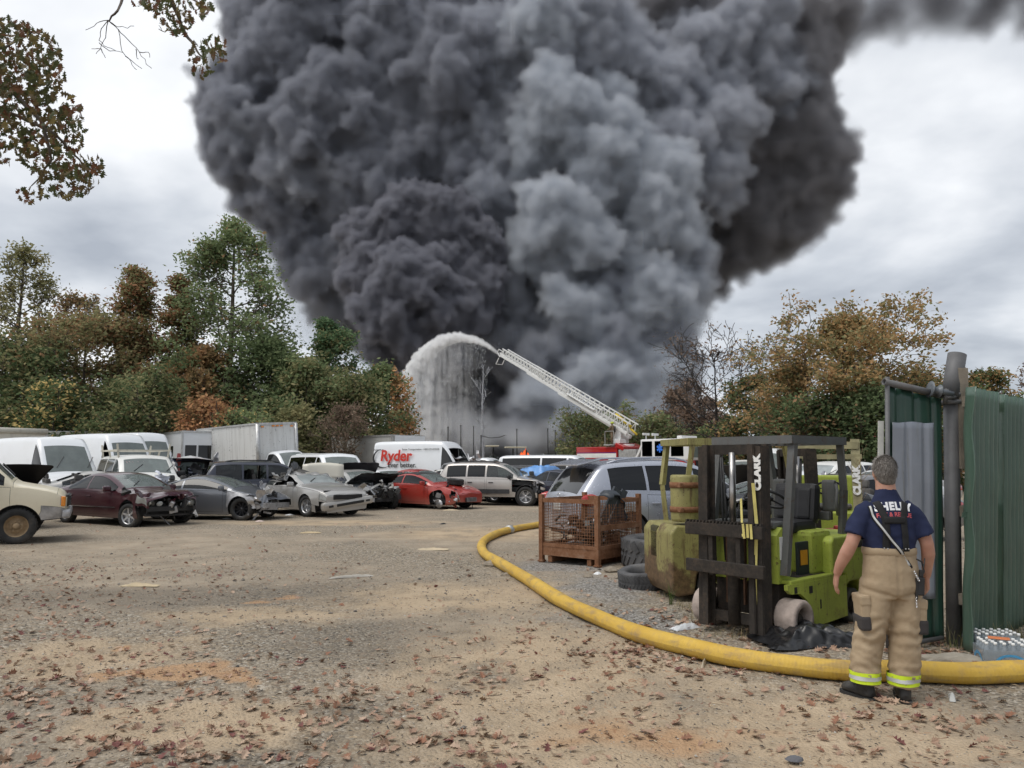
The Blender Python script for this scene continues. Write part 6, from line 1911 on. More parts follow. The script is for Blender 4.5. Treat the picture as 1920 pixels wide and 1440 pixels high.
Mw=Matrix.Translation((pf.x,60.0,0))@Matrix.Rotation(FE_YAW,4,'Z')@Matrix.Diagonal((1,1,1.12,1))
piv=Mw@Vector((tx,0,3.9))
tip=at(942,670,71.0)
def ladder_section(name,t0,t1,w,hgt,off,mat,parent,npan):
 b=MB()
 d=(tip-piv);L=d.length;d.normalize()
 s=d.cross(Vector((0,0,1))).normalized();u=s.cross(d).normalized()
 if u.z<0:u=-u
 O=piv+u*off
 def P(t,sy,h):return O+d*(L*t)+s*(sy*w/2)+u*h
 for sy in(-1,1):
  b.bar(P(t0,sy,0),P(t1,sy,0),.15,.22);b.bar(P(t0,sy,hgt),P(t1,sy,hgt),.09,.09)
  for k in range(npan):
   a=t0+(t1-t0)*k/npan;c=t0+(t1-t0)*(k+1)/npan
   b.bar(P(a,sy,0),P((a+c)/2,sy,hgt),.055);b.bar(P((a+c)/2,sy,hgt),P(c,sy,0),.055)
 for k in range(npan*2):
  a=t0+(t1-t0)*(k+.5)/(npan*2)
  b.bar(P(a,-1,.05),P(a,1,.05),.045)
 Mi=Mw.inverted()
 b.v=[tuple(Mi@Vector(v))for v in b.v]
 return b.build(name,mat,parent)
lad=ladder_section('ladder',-.06,.46,1.0,.82,0,M_LADW,FE,14)
ladder_section('ladder_section',.36,.74,.85,.72,.10,M_LADW,lad,13)
ladder_section('ladder_section',.64,1.0,.70,.62,.20,M_LADW,lad,13)
def in_fe(b,name,mat,parent):
 Mi=Mw.inverted();b.v=[tuple(Mi@Vector(v))for v in b.v];return b.build(name,mat,parent)
d_=(tip-piv).normalized();s_=d_.cross(Vector((0,0,1))).normalized();u_=s_.cross(d_).normalized()
b=MB();c_=piv+d_*4.6
for sg in(-1,1):
 b.bar(piv+d_*2.8+s_*.52*sg+u_*.35,piv+d_*6.2+s_*.52*sg+u_*.35,.02,.5,up=s_)
in_fe(b,'name_board',M_LADW,lad)
b=MB();b.tube([piv-d_*.7+u_*.5,piv+d_*1.1+u_*.75],.13,10);b.tube([piv-d_*1.5+u_*.2,piv-d_*.7+u_*.35],.09,8);in_fe(b,'yellow_cylinder',simple('hydraulic_yellow',(.62,.45,.04),.4),lad)
b=MB()
for k in range(2):
 sg=-1 if k else 1
 a=tip+s_*.33*sg
 b.bar(a,a+d_*.5+u_*.25,.06);b.bar(a+d_*.5+u_*.25,a+d_*.45+u_*.6,.06);b.bar(a+d_*.45+u_*.6,a-d_*.1+u_*.6,.06)
b.bar(tip+s_*.4-u_*.1,tip+s_*.4-u_*.75+d_*.1,.06);b.bar(tip-s_*.4-u_*.1,tip-s_*.4-u_*.75+d_*.1,.06);b.bar(tip+s_*.4-u_*.75+d_*.1,tip-s_*.4-u_*.75+d_*.1,.06)
b.tube([tip-d_*.6+u_*.2,tip+d_*.5+u_*.25],[.10,.05],8)
in_fe(b,'nozzle_basket',M_LADW,lad)
b=MB();b.bar(piv-d_*1.0-u_*.25,piv+d_*4.5-u_*.22,.35,.28);in_fe(b,'boom_base',M_LADW,lad)
def small_person(name,label,loc,rz):
 r=thing(name,label,'person',loc,rz)
 b=MB()
 b.tube([(0,-.10,0),(.02,-.11,.45),(0,-.09,.9)],[.075,.09,.12],8);b.tube([(0,.10,0),(.02,.11,.45),(0,.09,.9)],[.075,.09,.12],8)
 b.tube([(0,0,.82),(.02,0,1.1),(.02,0,1.42),(.02,0,1.5)],[.19,.19,.20,.09],10,flat=1.0)
 b.tube([(0.02,-.2,1.42),(.12,-.26,1.18),(.34,-.2,1.12)],[.08,.07,.055],7);b.tube([(.02,.2,1.42),(.12,.26,1.18),(.34,.2,1.12)],[.08,.07,.055],7)
 b.build('turnout_suit',simple('turnout_brown',(.16,.115,.07),.85),r)
 b=MB();b.ball((.04,0,1.62),(.10,.085,.12),10,8);b.build('head',simple('skin',(.42,.25,.18),.6),r)
 b=MB();b.ball((.02,0,1.70),(.16,.13,.10),12,7);b.lathe([(.10,1.67),(.19,1.66),(.19,1.68),(.10,1.70)],14,(.02,0,0),closed=True);b.build('helmet',simple('helmet_lime',(.42,.50,.04),.4),r)
 b=MB();b.tube([(-.19,-.0,.95),(-.20,0,1.4)],.085,9);b.build('air_tank',M_BLACK,r)
 return r
pp=Mw@Vector((tx-.2,-.95,2.79))
small_person('person','firefighter in lime helmet at the ladder turntable controls',pp,2.5)
q=MB();q.box((tx-.2,-1.0,2.74),(1.0,.9,.08));q.bar((tx-.6,-1.4,2.74),(tx-.6,-1.4,3.7),.04);q.bar((tx+.3,-1.4,2.74),(tx+.3,-1.4,3.7),.04);q.bar((tx-.6,-1.4,3.7),(tx+.3,-1.4,3.7),.04);q.build('operator_platform',M_ALU,FE)
#   WATER JET
def water_jet():
 rg=np.random.default_rng(12)
 pix=[(938,666,71.5),(915,648,73),(890,637,74),(860,632,75),(832,639,76),(806,656,77),(786,682,77.5),(771,714,78),(762,750,78.3),(758,790,78.5),(757,822,78.6)]
 A=np.array([at(*p)for p in pix])
 tt=np.linspace(0,1,len(A))
 def arc(t):
  return np.stack([np.interp(t,tt,A[:,k])for k in range(3)],1)
 n1=6500
 t=rg.random(n1)**.62
 P=arc(t);w=.06+1.05*np.clip(t,0,1)**1.1
 P+=rg.normal(0,1,(n1,3))*(w*.42)[:,None]
 Rr=(.10+.34*t)*rg.uniform(.7,1.3,n1)
 o=smoke_object('water_jet',P,Rr,.13,smoke_material('water_spray',(.995,.996,.998),5.0,.1),label='arching white water jet from the ladder nozzle')
 n2=5200
 t=.20+.80*rg.random(n2)
 P=arc(t)
 f=rg.random(n2)**1.15
 z0=P[:,2].copy();P[:,2]=z0-f*(z0-.3)
 P[:,0]+=rg.normal(0,.10,n2)+f*1.2*(1-t*.5)-.5*rg.random(n2)**2*(t>.5);P[:,1]+=rg.normal(0,.7,n2)
 Rr=rg.uniform(.30,.52,n2)
 mm,hh_,oo=new_mat('water_mist')
 vv=hh_.n('ShaderNodeVolumePrincipled');vv.inputs['Color'].default_value=(.990,.992,.995,1);vv.inputs['Anisotropy'].default_value=.1;vv.inputs['Density Attribute'].default_value=''
 aa=hh_.n('ShaderNodeAttribute',attribute_name='density')
 co=hh_.coords('Object')
 st=hh_.noise(hh_.mapping(co,(2.6,1.2,.16)),1.0,3.0,.6)
 sp=hh_.n('ShaderNodeSeparateXYZ');hh_.l(co,sp.inputs[0])
 left=hh_.step(sp.outputs[0],A[1][0]*.2+A[-1][0]*.8+3.5,A[-1][0]-.5)
 dens=hh_.math('MULTIPLY',aa.outputs['Fac'],hh_.math('ADD',hh_.math('MULTIPLY',hh_.step(st,.36,.66),.34),.035))
 dens=hh_.math('MULTIPLY',dens,hh_.math('ADD',hh_.math('MULTIPLY',left,7.0),.8))
 xr=float(np.interp(.2,tt,A[:,0]))
 dens=hh_.math('MULTIPLY',dens,hh_.step(sp.outputs[0],xr+1.2,xr-2.6))
 hh_.put(vv.inputs['Density'],dens);hh_.l(vv.outputs[0],oo.inputs['Volume'])
 smoke_object('water_curtain',P,Rr,.22,mm,label='curtain of spray falling under the water jet')
 n3=7000
 t=.12+.88*rg.random(n3)
 P=arc(t);f=rg.random(n3)**1.8
 P[:,2]-=f*(P[:,2]-.5);P+=rg.normal(0,.33,(n3,3))*(t*.9+.1)[:,None];P[:,0]+=f*.8
 s=rg.uniform(.010,.026,(n3,1));
 u=np.array([[0.25,0,1.0]])*s*rg.uniform(1.5,4,(n3,1));v=np.array([[1.0,.2,0]])*s*.6
 q=np.stack([P-u,P+v,P+u,P-v],1).reshape(-1,3)
 o=np_obj('water_drops',q,np.arange(n3*4).reshape(-1,4),simple('water_white',(.85,.87,.88),.3,var=.05))
 tag(o,'drops flung from the water jet',None,None,'stuff')
water_jet()
for k,(px,y0,Y)in enumerate(((840,800,72),(864,797,72),(888,799,73),(902,816,70),(969,804,74),(1027,803,72),(1041,806,72))):
 p=at(px,y0,Y)
 b=MB();b.tube([(0,0,-.1),(0.02,0,p.z*.5),(0,0,p.z)],.055,6)
 b.bbox((0,0,p.z-.05),(.16,.16,.04),.01)
 o=b.build('steel_post',M_BLACK)
 o.location=(p.x,Y,0)
 tag(o,['thin dark post in the smoke, first from the left','thin dark post in the smoke, second from the left','thin dark post in the smoke, third from the left','short bent post with a cable, before the white steam','thin dark post between steam and dark smoke','thin charred post left of the green bush','thin charred post touching the green bush'][k],'post','posts standing in the smoke')
 if k==3:
  b=MB();b.tube([(0,0,p.z-.05),(.8,0,p.z-.25),(1.6,0,p.z-.2),(2.2,0,p.z)],.035,5);b.build('cable',M_BLACK,o)
mf,h,out=new_mat('flame')
em=h.n('ShaderNodeEmission');em.inputs[0].default_value=(1.0,.16,.05,1);em.inputs[1].default_value=.8
h.l(em.outputs[0],out.inputs[0])
b=MB()
for(dx,hh,rr)in((0,.6,.20),(.3,.4,.16),(-.25,.45,.15),(.12,.75,.12)):
 b.lathe([(rr*.5,0),(rr,hh*.25),(rr*.75,hh*.55),(rr*.3,hh*.85),(0,hh)],9,(dx,0,0))
o=b.build('flame',mf);p=at(983,850,66);o.location=(p.x,66,p.z-.3)
tag(o,'small orange flame glimpsed beyond the wrecks under the smoke','flame')
r=thing('burnt_machine','burnt machine with pale roof bars before the smoke','machine',(at(955,867,62).x,62,0),.2)
b=MB();b.box((0,0,1.0),(3.0,1.6,1.1));b.bar((-1.3,0,1.5),(-1.3,0,2.9),.1);b.bar((.3,0,1.5),(.3,0,2.8),.1);b.bar((1.4,0,1.5),(1.4,0,2.7),.1);b.build('frame',M_CABIN,r)
b=MB();b.bbox((-1.4,0,3.0),(.9,1.2,.1),.03);b.bbox((.5,0,2.9),(1.6,1.2,.1),.03);b.build('roof_bar',simple('pale_yellow',(.60,.56,.42),.6),r)
for sx in(-1.1,1.1):
 add_wheel(r,sx,-.75,.55,.4,'steel',M_METAL,-1);add_wheel(r,sx,.75,.55,.4,'steel',M_METAL,1)
def tarp():
 rg=np.random.default_rng(4)
 nx,ny=34,26
 p0=at(1012,867,32.3)
 V=[]
 for i in range(nx):
  for j in range(ny):
   u=i/(nx-1)-.5;v=j/(ny-1)-.5
   x=u*1.75;y=v*1.9
   e=max(abs(u),abs(v))*2
   z=1.56-.62*max(0,(e-.55)/.45)**1.3
   q=Vector((x*2.2,y*2.2,1.7))
   z+=.14*mnoise.noise(q)+.10*abs(mnoise.noise(q*2.3))-.05*abs(mnoise.noise(q*4.7))
   V.append((x,y,z))
 F=[(i*ny+j,(i+1)*ny+j,(i+1)*ny+j+1,i*ny+j+1)for i in range(nx-1)for j in range(ny-1)]
 o=MB().add(V,F,True).build('tarp',simple('blue_tarp',(.13,.30,.62),.45,var=.25,scale=3,coat=.2))
 o.location=(p0.x,32.3,-.06);o.rotation_euler=(0,0,-.7)
 tag(o,'crumpled bright blue tarp draped over the black hatchback','tarp')
tarp()
#   FIRE HOSE
def catmull(P,n=8):
 P=[Vector(p)for p in P]
 Q=[P[0]*2-P[1]]+P+[P[-1]*2-P[-2]]
 out=[]
 for i in range(1,len(Q)-2):
  for k in range(n):
   t=k/n
   a,b,c,d=Q[i-1],Q[i],Q[i+1],Q[i+2]
   out.append(0.5*((2*b)+(c-a)*t+(2*a-5*b+4*c-d)*t*t+(3*b-a-3*c+d)*t**3))
 out.append(P[-1])
 return out
def hose_material():
 m,h,out=new_mat('hose_jacket')
 co=h.coords('UV')
 ob=h.coords('Object')
 n1=h.noise(ob,1.7,5.0,.65);n2=h.noise(ob,9.0,5.0,.7)
 c=h.ramp(n1,[(.3,(0.53,0.325,0.045)),(.7,(0.66,0.44,0.085))])
 c=h.mix(h.math('MULTIPLY',h.step(n2,.46,.72),.6),c,(0.36,0.24,0.12))
 c=h.mix(h.math('MULTIPLY',h.step(h.noise(h.mapping(ob,(1,1,5)),3.0,4.0),.53,.70),.5),c,(0.26,0.19,0.115))
 sp=h.n('ShaderNodeSeparateXYZ');h.l(co,sp.inputs[0])
 wv=h.math('ABSOLUTE',h.math('SINE',h.math('MULTIPLY',sp.outputs[1],110.0)))
 wu=h.math('ABSOLUTE',h.math('SINE',h.math('MULTIPLY',sp.outputs[0],260.0)))
 hh=h.math('ADD',h.math('MULTIPLY',h.math('MULTIPLY',wv,wu),.35),h.math('MULTIPLY',n2,.8))
 pbsdf(h,out,c,.62,0,.35,0,h.bump(hh,.55,.008))
 return m
HOSE_PIX=[(1260,968),(1150,974),(1060,983),(1010,990),(955,1001),(921,1012),(904,1026),(908,1044),(938,1068),(990,1100),(1050,1139),(1120,1172),(1200,1204),(1290,1231),(1380,1253),(1480,1269),(1590,1279),(1700,1284),(1810,1288),(1925,1289),(2100,1288),(2400,1282)]
def build_hose():
 r=.083
 pts=[]
 for(px,py)in HOSE_PIX:
  g=on_ground(px,py)
  d=Vector((g.x,g.y,0)).normalized()
  g=g+d*r*.55
  pts.append(Vector((g.x,g.y,ground_h(g.x,g.y)+r*.95)))
 P=catmull(pts,8)
 seg=20
 V=[];UV=[]
 L=0
 for i,p in enumerate(P):
  t=(P[min(i+1,len(P)-1)]-P[max(i-1,0)]).normalized()
  s=t.cross(Vector((0,0,1))).normalized();u=s.cross(t)
  if i:L+=(P[i]-P[i-1]).length
  lump=1+.03*math.sin(L*2.3)+.016*math.sin(L*6.1+1)+.006*math.sin(L*27)*(math.sin(L*1.1)>.3)
  for k in range(seg+1):
   a=2*PI*k/seg
   x,y=math.cos(a)*r*1.03*lump,math.sin(a)*r*.97*lump
   if y<-r*.86:y=-r*.86
   V.append(p+s*x+u*y);UV.append((k/seg,L))
 F=[(i*(seg+1)+k,i*(seg+1)+k+1,(i+1)*(seg+1)+k+1,(i+1)*(seg+1)+k)for i in range(len(P)-1)for k in range(seg)]
 root=thing('fire_hose','thick yellow fire hose snaking across the yard behind the firefighter','hose',(0,0,0))
 o=np_obj('hose_jacket',np.array([v[:]for v in V]),np.array(F),hose_material(),root,smooth=True)
 uv=o.data.uv_layers.new(name='UVMap')
 li=np.zeros(len(F)*4,int);o.data.loops.foreach_get('vertex_index',li)
 uv.data.foreach_set('uv',np.array(UV)[li].ravel())
 i=min(range(len(P)),key=lambda k:(P[k]-on_ground(953,1000)).length)
 t=(P[i+1]-P[i-1]).normalized()
 M=t.to_track_quat('Z','Y').to_matrix()
 c=MB();c.lathe([(r,-.10),(r+.012,-.10),(r+.012,-.055),(r+.03,-.05),(r+.03,.05),(r+.012,.055),(r+.012,.10),(r,.10)],22,P[i],M=M)
 for k in range(6):
  a=k*PI/3;c.box(P[i]+M@Vector((math.cos(a)*(r+.035),math.sin(a)*(r+.035),0)),(.025,.02,.05),M@Matrix.Rotation(a,3,'Z'))
 c.build('coupling',simple('coupling_alloy',(.46,.46,.45),.4,metal=.7,var=.2,dirt=.4),root)
build_hose()
#   RUSTY MESH CRATE
def rust_mat(name,a=(0.10,0.045,0.022),b=(0.22,0.105,0.055),c=(0.30,0.20,0.14)):
 m,h,out=new_mat(name)
 co=h.coords()
 n1=h.noise(co,4.0,6.0,.7);n2=h.noise(co,26.0,4.0,.7)
 col=h.ramp(h.math('ADD',h.math('MULTIPLY',n1,.6),h.math('MULTIPLY',n2,.4)),[(.30,a),(.5,b),(.72,c)])
 pbsdf(h,out,col,.9,0,.25,0,h.bump(n2,.4,.01))
 return m
M_RUST=rust_mat('rusty_steel')
M_RUSTD=rust_mat('dark_rusty_steel',(0.030,0.020,0.015),(0.085,0.045,0.028),(0.15,0.085,0.05))
def build_crate():
 A=on_ground(1121,1064);B=on_ground(1016,1053)
 ex=(B-A);w=ex.length;ex.normalize();ey=Vector((-ex.y,ex.x,0))
 if ey.y<0:ey=-ey
 d=1.30;H=1.10
 rz=math.atan2(-ex.y,-ex.x)
 r=thing('mesh_crate','rusty steel mesh crate of scrap beside the hose','crate',B,rz)
 fx=Matrix.Rotation(-rz,3,'Z')
 def P(u,v,z):return Vector((u*w,v*d,z))
 for(u,v)in((0,0),(1,0),(0,1),(1,1)):
  q=MB();q.bar(P(u,v,-.02),P(u,v,H+.05),.075,.075);q.bbox(P(u,v,.02),(.11,.11,.03),.008);q.build('corner_post',M_RUST,r)
 def rail(a,b,wd=.07,hh=.09):
  q=MB();q.bar(a,b,wd,hh);q.build('rail',M_RUST,r)
 for a,b in(((0,0),(1,0)),((0,0),(0,1)),((0,1),(1,1))):
  rail(P(*a,H-.05),P(*b,H-.05),.05,.07)
 for a,b in(((0,0),(1,0)),((0,0),(0,1)),((0,1),(1,1)),((1,0),(1,1))):
  rail(P(*a,.30),P(*b,.30),.05,.06);rail(P(*a,.20),P(*b,.20),.035,.16)
 rail(P(1,0,.62),P(1,1,.62),.05,.09)
 rail(P(1,.58,H-.05),P(1,1,H-.05),.05,.07)
 def mesh_side(a,b,z0,z1):
  q=MB()
  a,b=Vector(a),Vector(b)
  n=int((b-a).length/.05)
  for k in range(1,n):
   p=a+(b-a)*(k/n)+Vector((RNG.normal(0,.003),RNG.normal(0,.003),0))
   q.bar(p+Vector((0,0,z0)),p+Vector((RNG.normal(0,.004),0,z1)),.0065)
  for k in range(1,int((z1-z0)/.05)):
   z=z0+.05*k
   q.bar(a+Vector((0,0,z)),b+Vector((0,0,z+RNG.normal(0,.003))),.0065)
  o=q.build('wire_mesh',M_RUST,r)
 mesh_side(P(0,0,0),P(1,0,0),.30,H-.06);mesh_side(P(1,0,0),P(1,1,0),.30,.62)
 mesh_side(P(0,0,0),P(0,1,0),.30,H-.06);mesh_side(P(0,1,0),P(1,1,0),.30,H-.06);mesh_side(P(1,.02,0),P(1,.98,0),.64,H-.10)
 q=MB();q.box(P(.5,.5,.27),(w-.06,d-.06,.02));q.build('floor_plate',M_RUSTD,r)
 for u in(.15,.85):
  q=MB();q.bar(P(u,0,.06),P(u,1,.06),.08,.1);q.build('skid',M_RUST,r)
 rg=np.random.default_rng(9)
 b=MB()
 for k in range(70):
  c=P(rg.uniform(.1,.9),rg.uniform(.1,.9),rg.uniform(.32,.75));b.mat=int(rg.integers(3))
  if k%3==0:b.bbox(c,rg.uniform(.05,.22,3),.012,tuple(rg.normal(0,.7,3)))
  else:
   dd=Vector(rg.normal(0,1,3)).normalized()*rg.uniform(.2,.5);dd.z*=.5
   e1,e2=c-dd/2,c+dd/2
   for e_ in(e1,e2):
    e_.x=min(max(e_.x,.05),w-.05);e_.y=min(max(e_.y,.05),d-.05);e_.z=max(.32,min(.95,e_.z))
   b.tube([e1,(e1+e2)/2+Vector((0,0,.05)),e2],rg.uniform(.008,.03),6)
 Mw_=Matrix.Translation(B)@Matrix.Rotation(rz,4,'Z')
 o=b.build('scrap_metal',[M_RUSTD,M_ENGINE,M_METAL]);o.matrix_world=Mw_
 tag(o,'tangle of scrap metal rods and parts inside the mesh crate','scrap')
 b=MB();n=14;vs=[];fs=[]
 for i in range(n):
  a=-.2+2.4*i/(n-1)
  for j,(rr,off)in enumerate(((.40,0),(.44,.06),(.44,.16),(.40,.22),(.36,.26))):
   vs.append(P(.90,.42,.78)+Vector((off-.12+.03*math.sin(i*1.7),math.cos(a)*rr*.8,math.sin(a)*rr)))
 fs=[(i*5+j,i*5+j+1,(i+1)*5+j+1,(i+1)*5+j)for i in range(n-1)for j in range(4)]
 b.add(vs,fs,True);b.bar(P(.85,.3,.7),P(.95,.55,1.25),.05,.16);b.bar(P(.9,.45,.65),P(1.0,.66,1.22),.03,.12)
 o=b.build('wheel_arch_liner',simple('grey_plastic',(.035,.042,.052),.45,var=.3));o.matrix_world=Mw_
 md=o.modifiers.new('thick','SOLIDIFY');md.thickness=.012
 tag(o,'dark plastic wheel arch liner sticking out of the mesh crate','car part')
build_crate()
#   LOOSE TYRES
def tyre(name,label,loc,rot,R_,w,lug,rim=.58,mat=None):
 b=MB();h_=w/2;rr=R_*rim
 b.lathe([(rr,-h_*.8),(rr+.03,-h_),(R_*.90,-h_*1.04),(R_*.97,-h_*.9),(R_*.985,-h_*.5),(R_*.985,h_*.5),(R_*.97,h_*.9),(R_*.90,h_*1.04),(rr+.03,h_),(rr,h_*.8),(rr-.01,0)],48,closed=True)
 n=int(2*PI*R_/lug)
 for k in range(n):
  a=2*PI*k/n
  for s in(-1,1):
   M=Matrix.Rotation(a+(s>0)*PI/n,3,'Z')@Matrix.Rotation(s*.55,3,'X')
   M0=Matrix.Rotation(a+(s>0)*PI/n,3,'Z')
   b.box(M0@Vector((R_*.985,0,s*h_*.50)),(R_*.055,lug*.55,h_*.85),M)
 o=b.build(name,mat or simple('weathered_tyre',(.085,.085,.088),.9,var=.35,scale=6,dirt=.4,dirtcol=(.20,.18,.15)))
 o.location=loc;o.rotation_euler=rot
 return tag(o,label,'tyre','loose tyres by the olive forklift')
g=on_ground(1240,1068)
tyre('tyre','big lugged tractor tyre lying behind the smaller tyre',(g.x,g.y+.45,.245),(.03,-.02,.3),.56,.44,.13)
g=on_ground(1205,1108)
tyre('tyre','small worn car tyre leaning at the foot of the lugged tyre',(g.x+.04,g.y+.26,.135),(.10,-.10,0),.325,.235,.05)
#   FORKLIFTS
def worn_paint(name,col,chip=(0.10,0.055,0.03),amt=.5,grime=(0.075,0.065,0.035),rust=.3):
 m,h,out=new_mat(name)
 co=h.coords()
 n1=h.noise(co,3.0,6.0,.7);n2=h.noise(co,17.0,5.0,.7);n3=h.noise(h.mapping(co,(5,5,.6)),3.0,4.0,.7)
 c=h.ramp(n1,[(.3,tuple(k*.75 for k in col)),(.7,tuple(min(1,k*1.15)for k in col))])
 c=h.mix(h.math('MULTIPLY',h.step(n3,.52,.72),amt),c,grime)
 c=h.mix(h.math('MULTIPLY',h.step(n2,.60,.68),min(1,amt*1.5)),c,chip)
 c=h.mix(h.math('MULTIPLY',h.step(h.noise(co,45.0,3.0),.63,.70),amt),c,chip)
 pz=h.n('ShaderNodeSeparateXYZ');h.l(co,pz.inputs[0])
 low=h.step(h.math('SUBTRACT',h.noise(co,2.2,6.0,.7),h.math('MULTIPLY',pz.outputs[2],.22)),.62-.32*rust,.74-.30*rust)
 c=h.mix(h.math('MULTIPLY',low,rust),c,h.ramp(n2,[(.35,(.075,.045,.025)),(.65,(.17,.105,.055))]))
 pbsdf(h,out,c,.55,0,.4,.1,h.bump(n2,.15,.01))
 return m
M_LIME=worn_paint('lime_paint',(0.37,0.44,0.07),amt=.55,grime=(.17,.17,.06),rust=.45)
M_OLIVE=worn_paint('olive_paint',(0.29,0.265,0.10),amt=.95,grime=(.12,.078,.04),chip=(.13,.07,.04),rust=.98)
M_MAST=rust_mat('mast_steel',(0.020,0.018,0.017),(0.042,0.036,0.031),(0.095,0.068,0.050))
M_GUARD=worn_paint('guard_grey',(0.115,0.118,0.115),amt=.5,grime=(.10,.06,.035))
M_DRUM=simple('press_on_tyre',(0.40,0.33,0.29),.9,var=.25,scale=12,bump=.4,bscale=30,dirt=.3)
M_TYG=simple('solid_tyre',(.10,.10,.098),.9,var=.4,scale=12,dirt=.4)
M_SEATB=simple('black_vinyl',(.018,.018,.020),.5,var=.3,bump=.1)
M_STRAP=simple('yellow_strap',(.55,.48,.16),.8,var=.2)
def drum(root,name,c,r_,w,mat,side,hubmat):
 b=MB();h_=w/2;s=side
 b.lathe([(r_*.62,-h_*s),(r_*.94,-h_*s),(r_,-h_*.85*s),(r_,h_*.85*s),(r_*.94,h_*s),(r_*.66,h_*s),(r_*.60,h_*.5*s),(r_*.60,0)][::(1 if s>0 else-1)],36,axis='y')
 o=b.build(name,mat,root);o.location=c
 q=MB();q.lathe([(r_*.60,0),(r_*.35,.02*s),(r_*.3,h_*.6*s),(r_*.16,h_*.75*s),(0,h_*.75*s)][::(1 if s>0 else-1)],20,axis='y')
 for k in range(6):q.box((math.cos(k)*r_*.45,h_*.25*s,math.sin(k*1.047)*r_*.45),(.025,.03,.025))
 q.build('hub',hubmat,o)
 return o
def forklift(name,label,loc,rz,body,full=True,guard=True,tank=False,mast=True,guardmat=None,ztop=1.93,decal=True,gx=0.0,group='old counterbalance forklifts'):
 r=thing(name,label,'forklift',loc,rz,group)
 guardmat=guardmat or M_GUARD
 W=.50
 for s in(1,-1):
  drum(r,'drive_wheel',(0,s*(W-.02),.19),.19,.22,M_DRUM,s,M_MAST)
  drum(r,'steer_wheel',(-1.22,s*(W-.11),.18),.18,.15,M_TYG,s,M_MAST)
 for s in(1,-1):
  b=MB()
  poly=[(-1.02,.10),(-.36,.07),(-.31,.22),(-.22,.35),(-.10,.42),(.06,.43),(.12,.47),(.12,.52),(-1.02,.52)]
  b.prism(poly,s*(W-.04),s*W,'y');b.build('side_plate',body,r)
  b=MB();b.box((-.02,s*(W+.001),.46),(.05,.006,.06));b.box((-.30,s*(W+.001),.44),(.06,.006,.07));b.box((-.48,s*(W+.001),.28),(.02,.006,.09));b.build('slot',M_BLACK,r)
  b=MB();b.bbox((-.45,s*(W-.08),.535),(1.0,.15,.04),.012);b.build('step',body,r)
  b=MB();b.bbox((-.50,s*(W-.16),.72),(.34,.03,.34),.01);b.build('inner_panel',simple('dark_green_grey',(.022,.03,.03),.6),r)
  b=MB();b.bbox((-.44,s*(W-.14),.73),(.13,.008,.15),.003);b.build('warning_label',simple('label_orange',(.66,.30,.02),.5,dirt=.3),r)
 b=MB();b.box((-.5,0,.34),(1.1,.72,.32));b.build('chassis',M_MAST,r)
 b=MB();b.bbox((-.50,0,.545),(.62,.84,.03),.01);b.build('floor_plate',M_MAST,r)
 b=MB();b.prism([(-.06,.52),(.12,.52),(.12,.98),(.02,1.06),(-.16,1.00),(-.12,.6)],-W+.10,W-.10,'y');b.build('cowl',body,r)
 b=MB();b.bbox((-.03,0,1.075),(.24,.70,.07),.03);b.build('dashboard',M_GUARD,r)
 for yy,zz,ww,hh,mm in((.36,.86,.16,.22,M_PLATE),(.36,.70,.10,.05,M_BLACK)):
  q=MB();q.bbox((.124 if yy<.3 else .0,W-.095,zz),(ww,.008,hh),.003);q.build('data_plate',mm,r)
  if hh>.1:
   q=MB()
   for k in range(4):q.box((-.03+.02*(k%2),W-.089,zz+.07-.045*k),(.10,.004,.022))
   q.build('data_print',M_TXT_BLK,r)
 b=MB();b.bbox((-.74,0,.76),(.40,.80,.46),.05);b.build('engine_cover',body if not tank else M_MAST,r)
 b=MB()
 prof=[(-.74,.53),(-1.02,.53),(-1.04,.40),(-1.10,.44),(-1.30,.44),(-1.42,.34),(-1.46,.10),(-1.68,.07),(-1.75,.18),(-1.75,.84),(-1.68,.93),(-.80,.93),(-.74,.88)]
 b.prism(prof,-W,W,'y')
 cw=b.build('counterweight',body,r)
 bv=cw.modifiers.new('edge','BEVEL');bv.width=.028;bv.segments=3;bv.limit_method='ANGLE'
 b=MB();b.bbox((-1.0,W+.002,.72),(.07,.01,.16),.02);b.build('filler_pocket',M_PLATE,r)
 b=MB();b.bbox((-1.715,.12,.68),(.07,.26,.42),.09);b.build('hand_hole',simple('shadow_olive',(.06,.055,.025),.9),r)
 b=MB();b.bbox((-.72,0,1.02),(.46,.48,.13),.05);b.build('seat',M_SEATB,r)
 b=MB();b.bbox((-.96,0,1.25),(.14,.50,.44),.06,(0,-.16,0));b.bbox((-.92,-.12,1.25),(.10,.16,.34),.03,(0,-.16,0));b.bbox((-.92,.12,1.25),(.10,.16,.34),.03,(0,-.16,0));b.build('backrest',M_SEATB,r)
 M=Euler((0,-.35,0)).to_matrix()
 b=MB();b.tube([(-.12,.06,1.02),(-.30,.06,1.30)],.03,8)
 b.build('steering_column',M_BLACK,r)
 b=MB();Mc=Euler((0,-.55,0)).to_matrix();c=Vector((-.31,.06,1.32))
 ring=[c+Mc@Vector((math.cos(a)*.19,math.sin(a)*.19,0))for a in np.linspace(0,2*PI,29)]
 b.tube(ring,.015,8,caps=False)
 for k in range(3):b.bar(c,c+Mc@Vector((math.cos(k*2.09+.5)*.19,math.sin(k*2.09+.5)*.19,0)),.03,.015)
 b.ball(c,(.05,.05,.03),10,6);b.build('steering_wheel',M_BLACK,r)
 b=MB()
 for k in range(3):b.tube([(-.10,-.20-.06*k,1.06),(-.16,-.20-.06*k,1.26)],.009,6);b.ball((-.165,-.20-.06*k,1.275),.02,8,6)
 b.build('lever',M_BLACK,r)
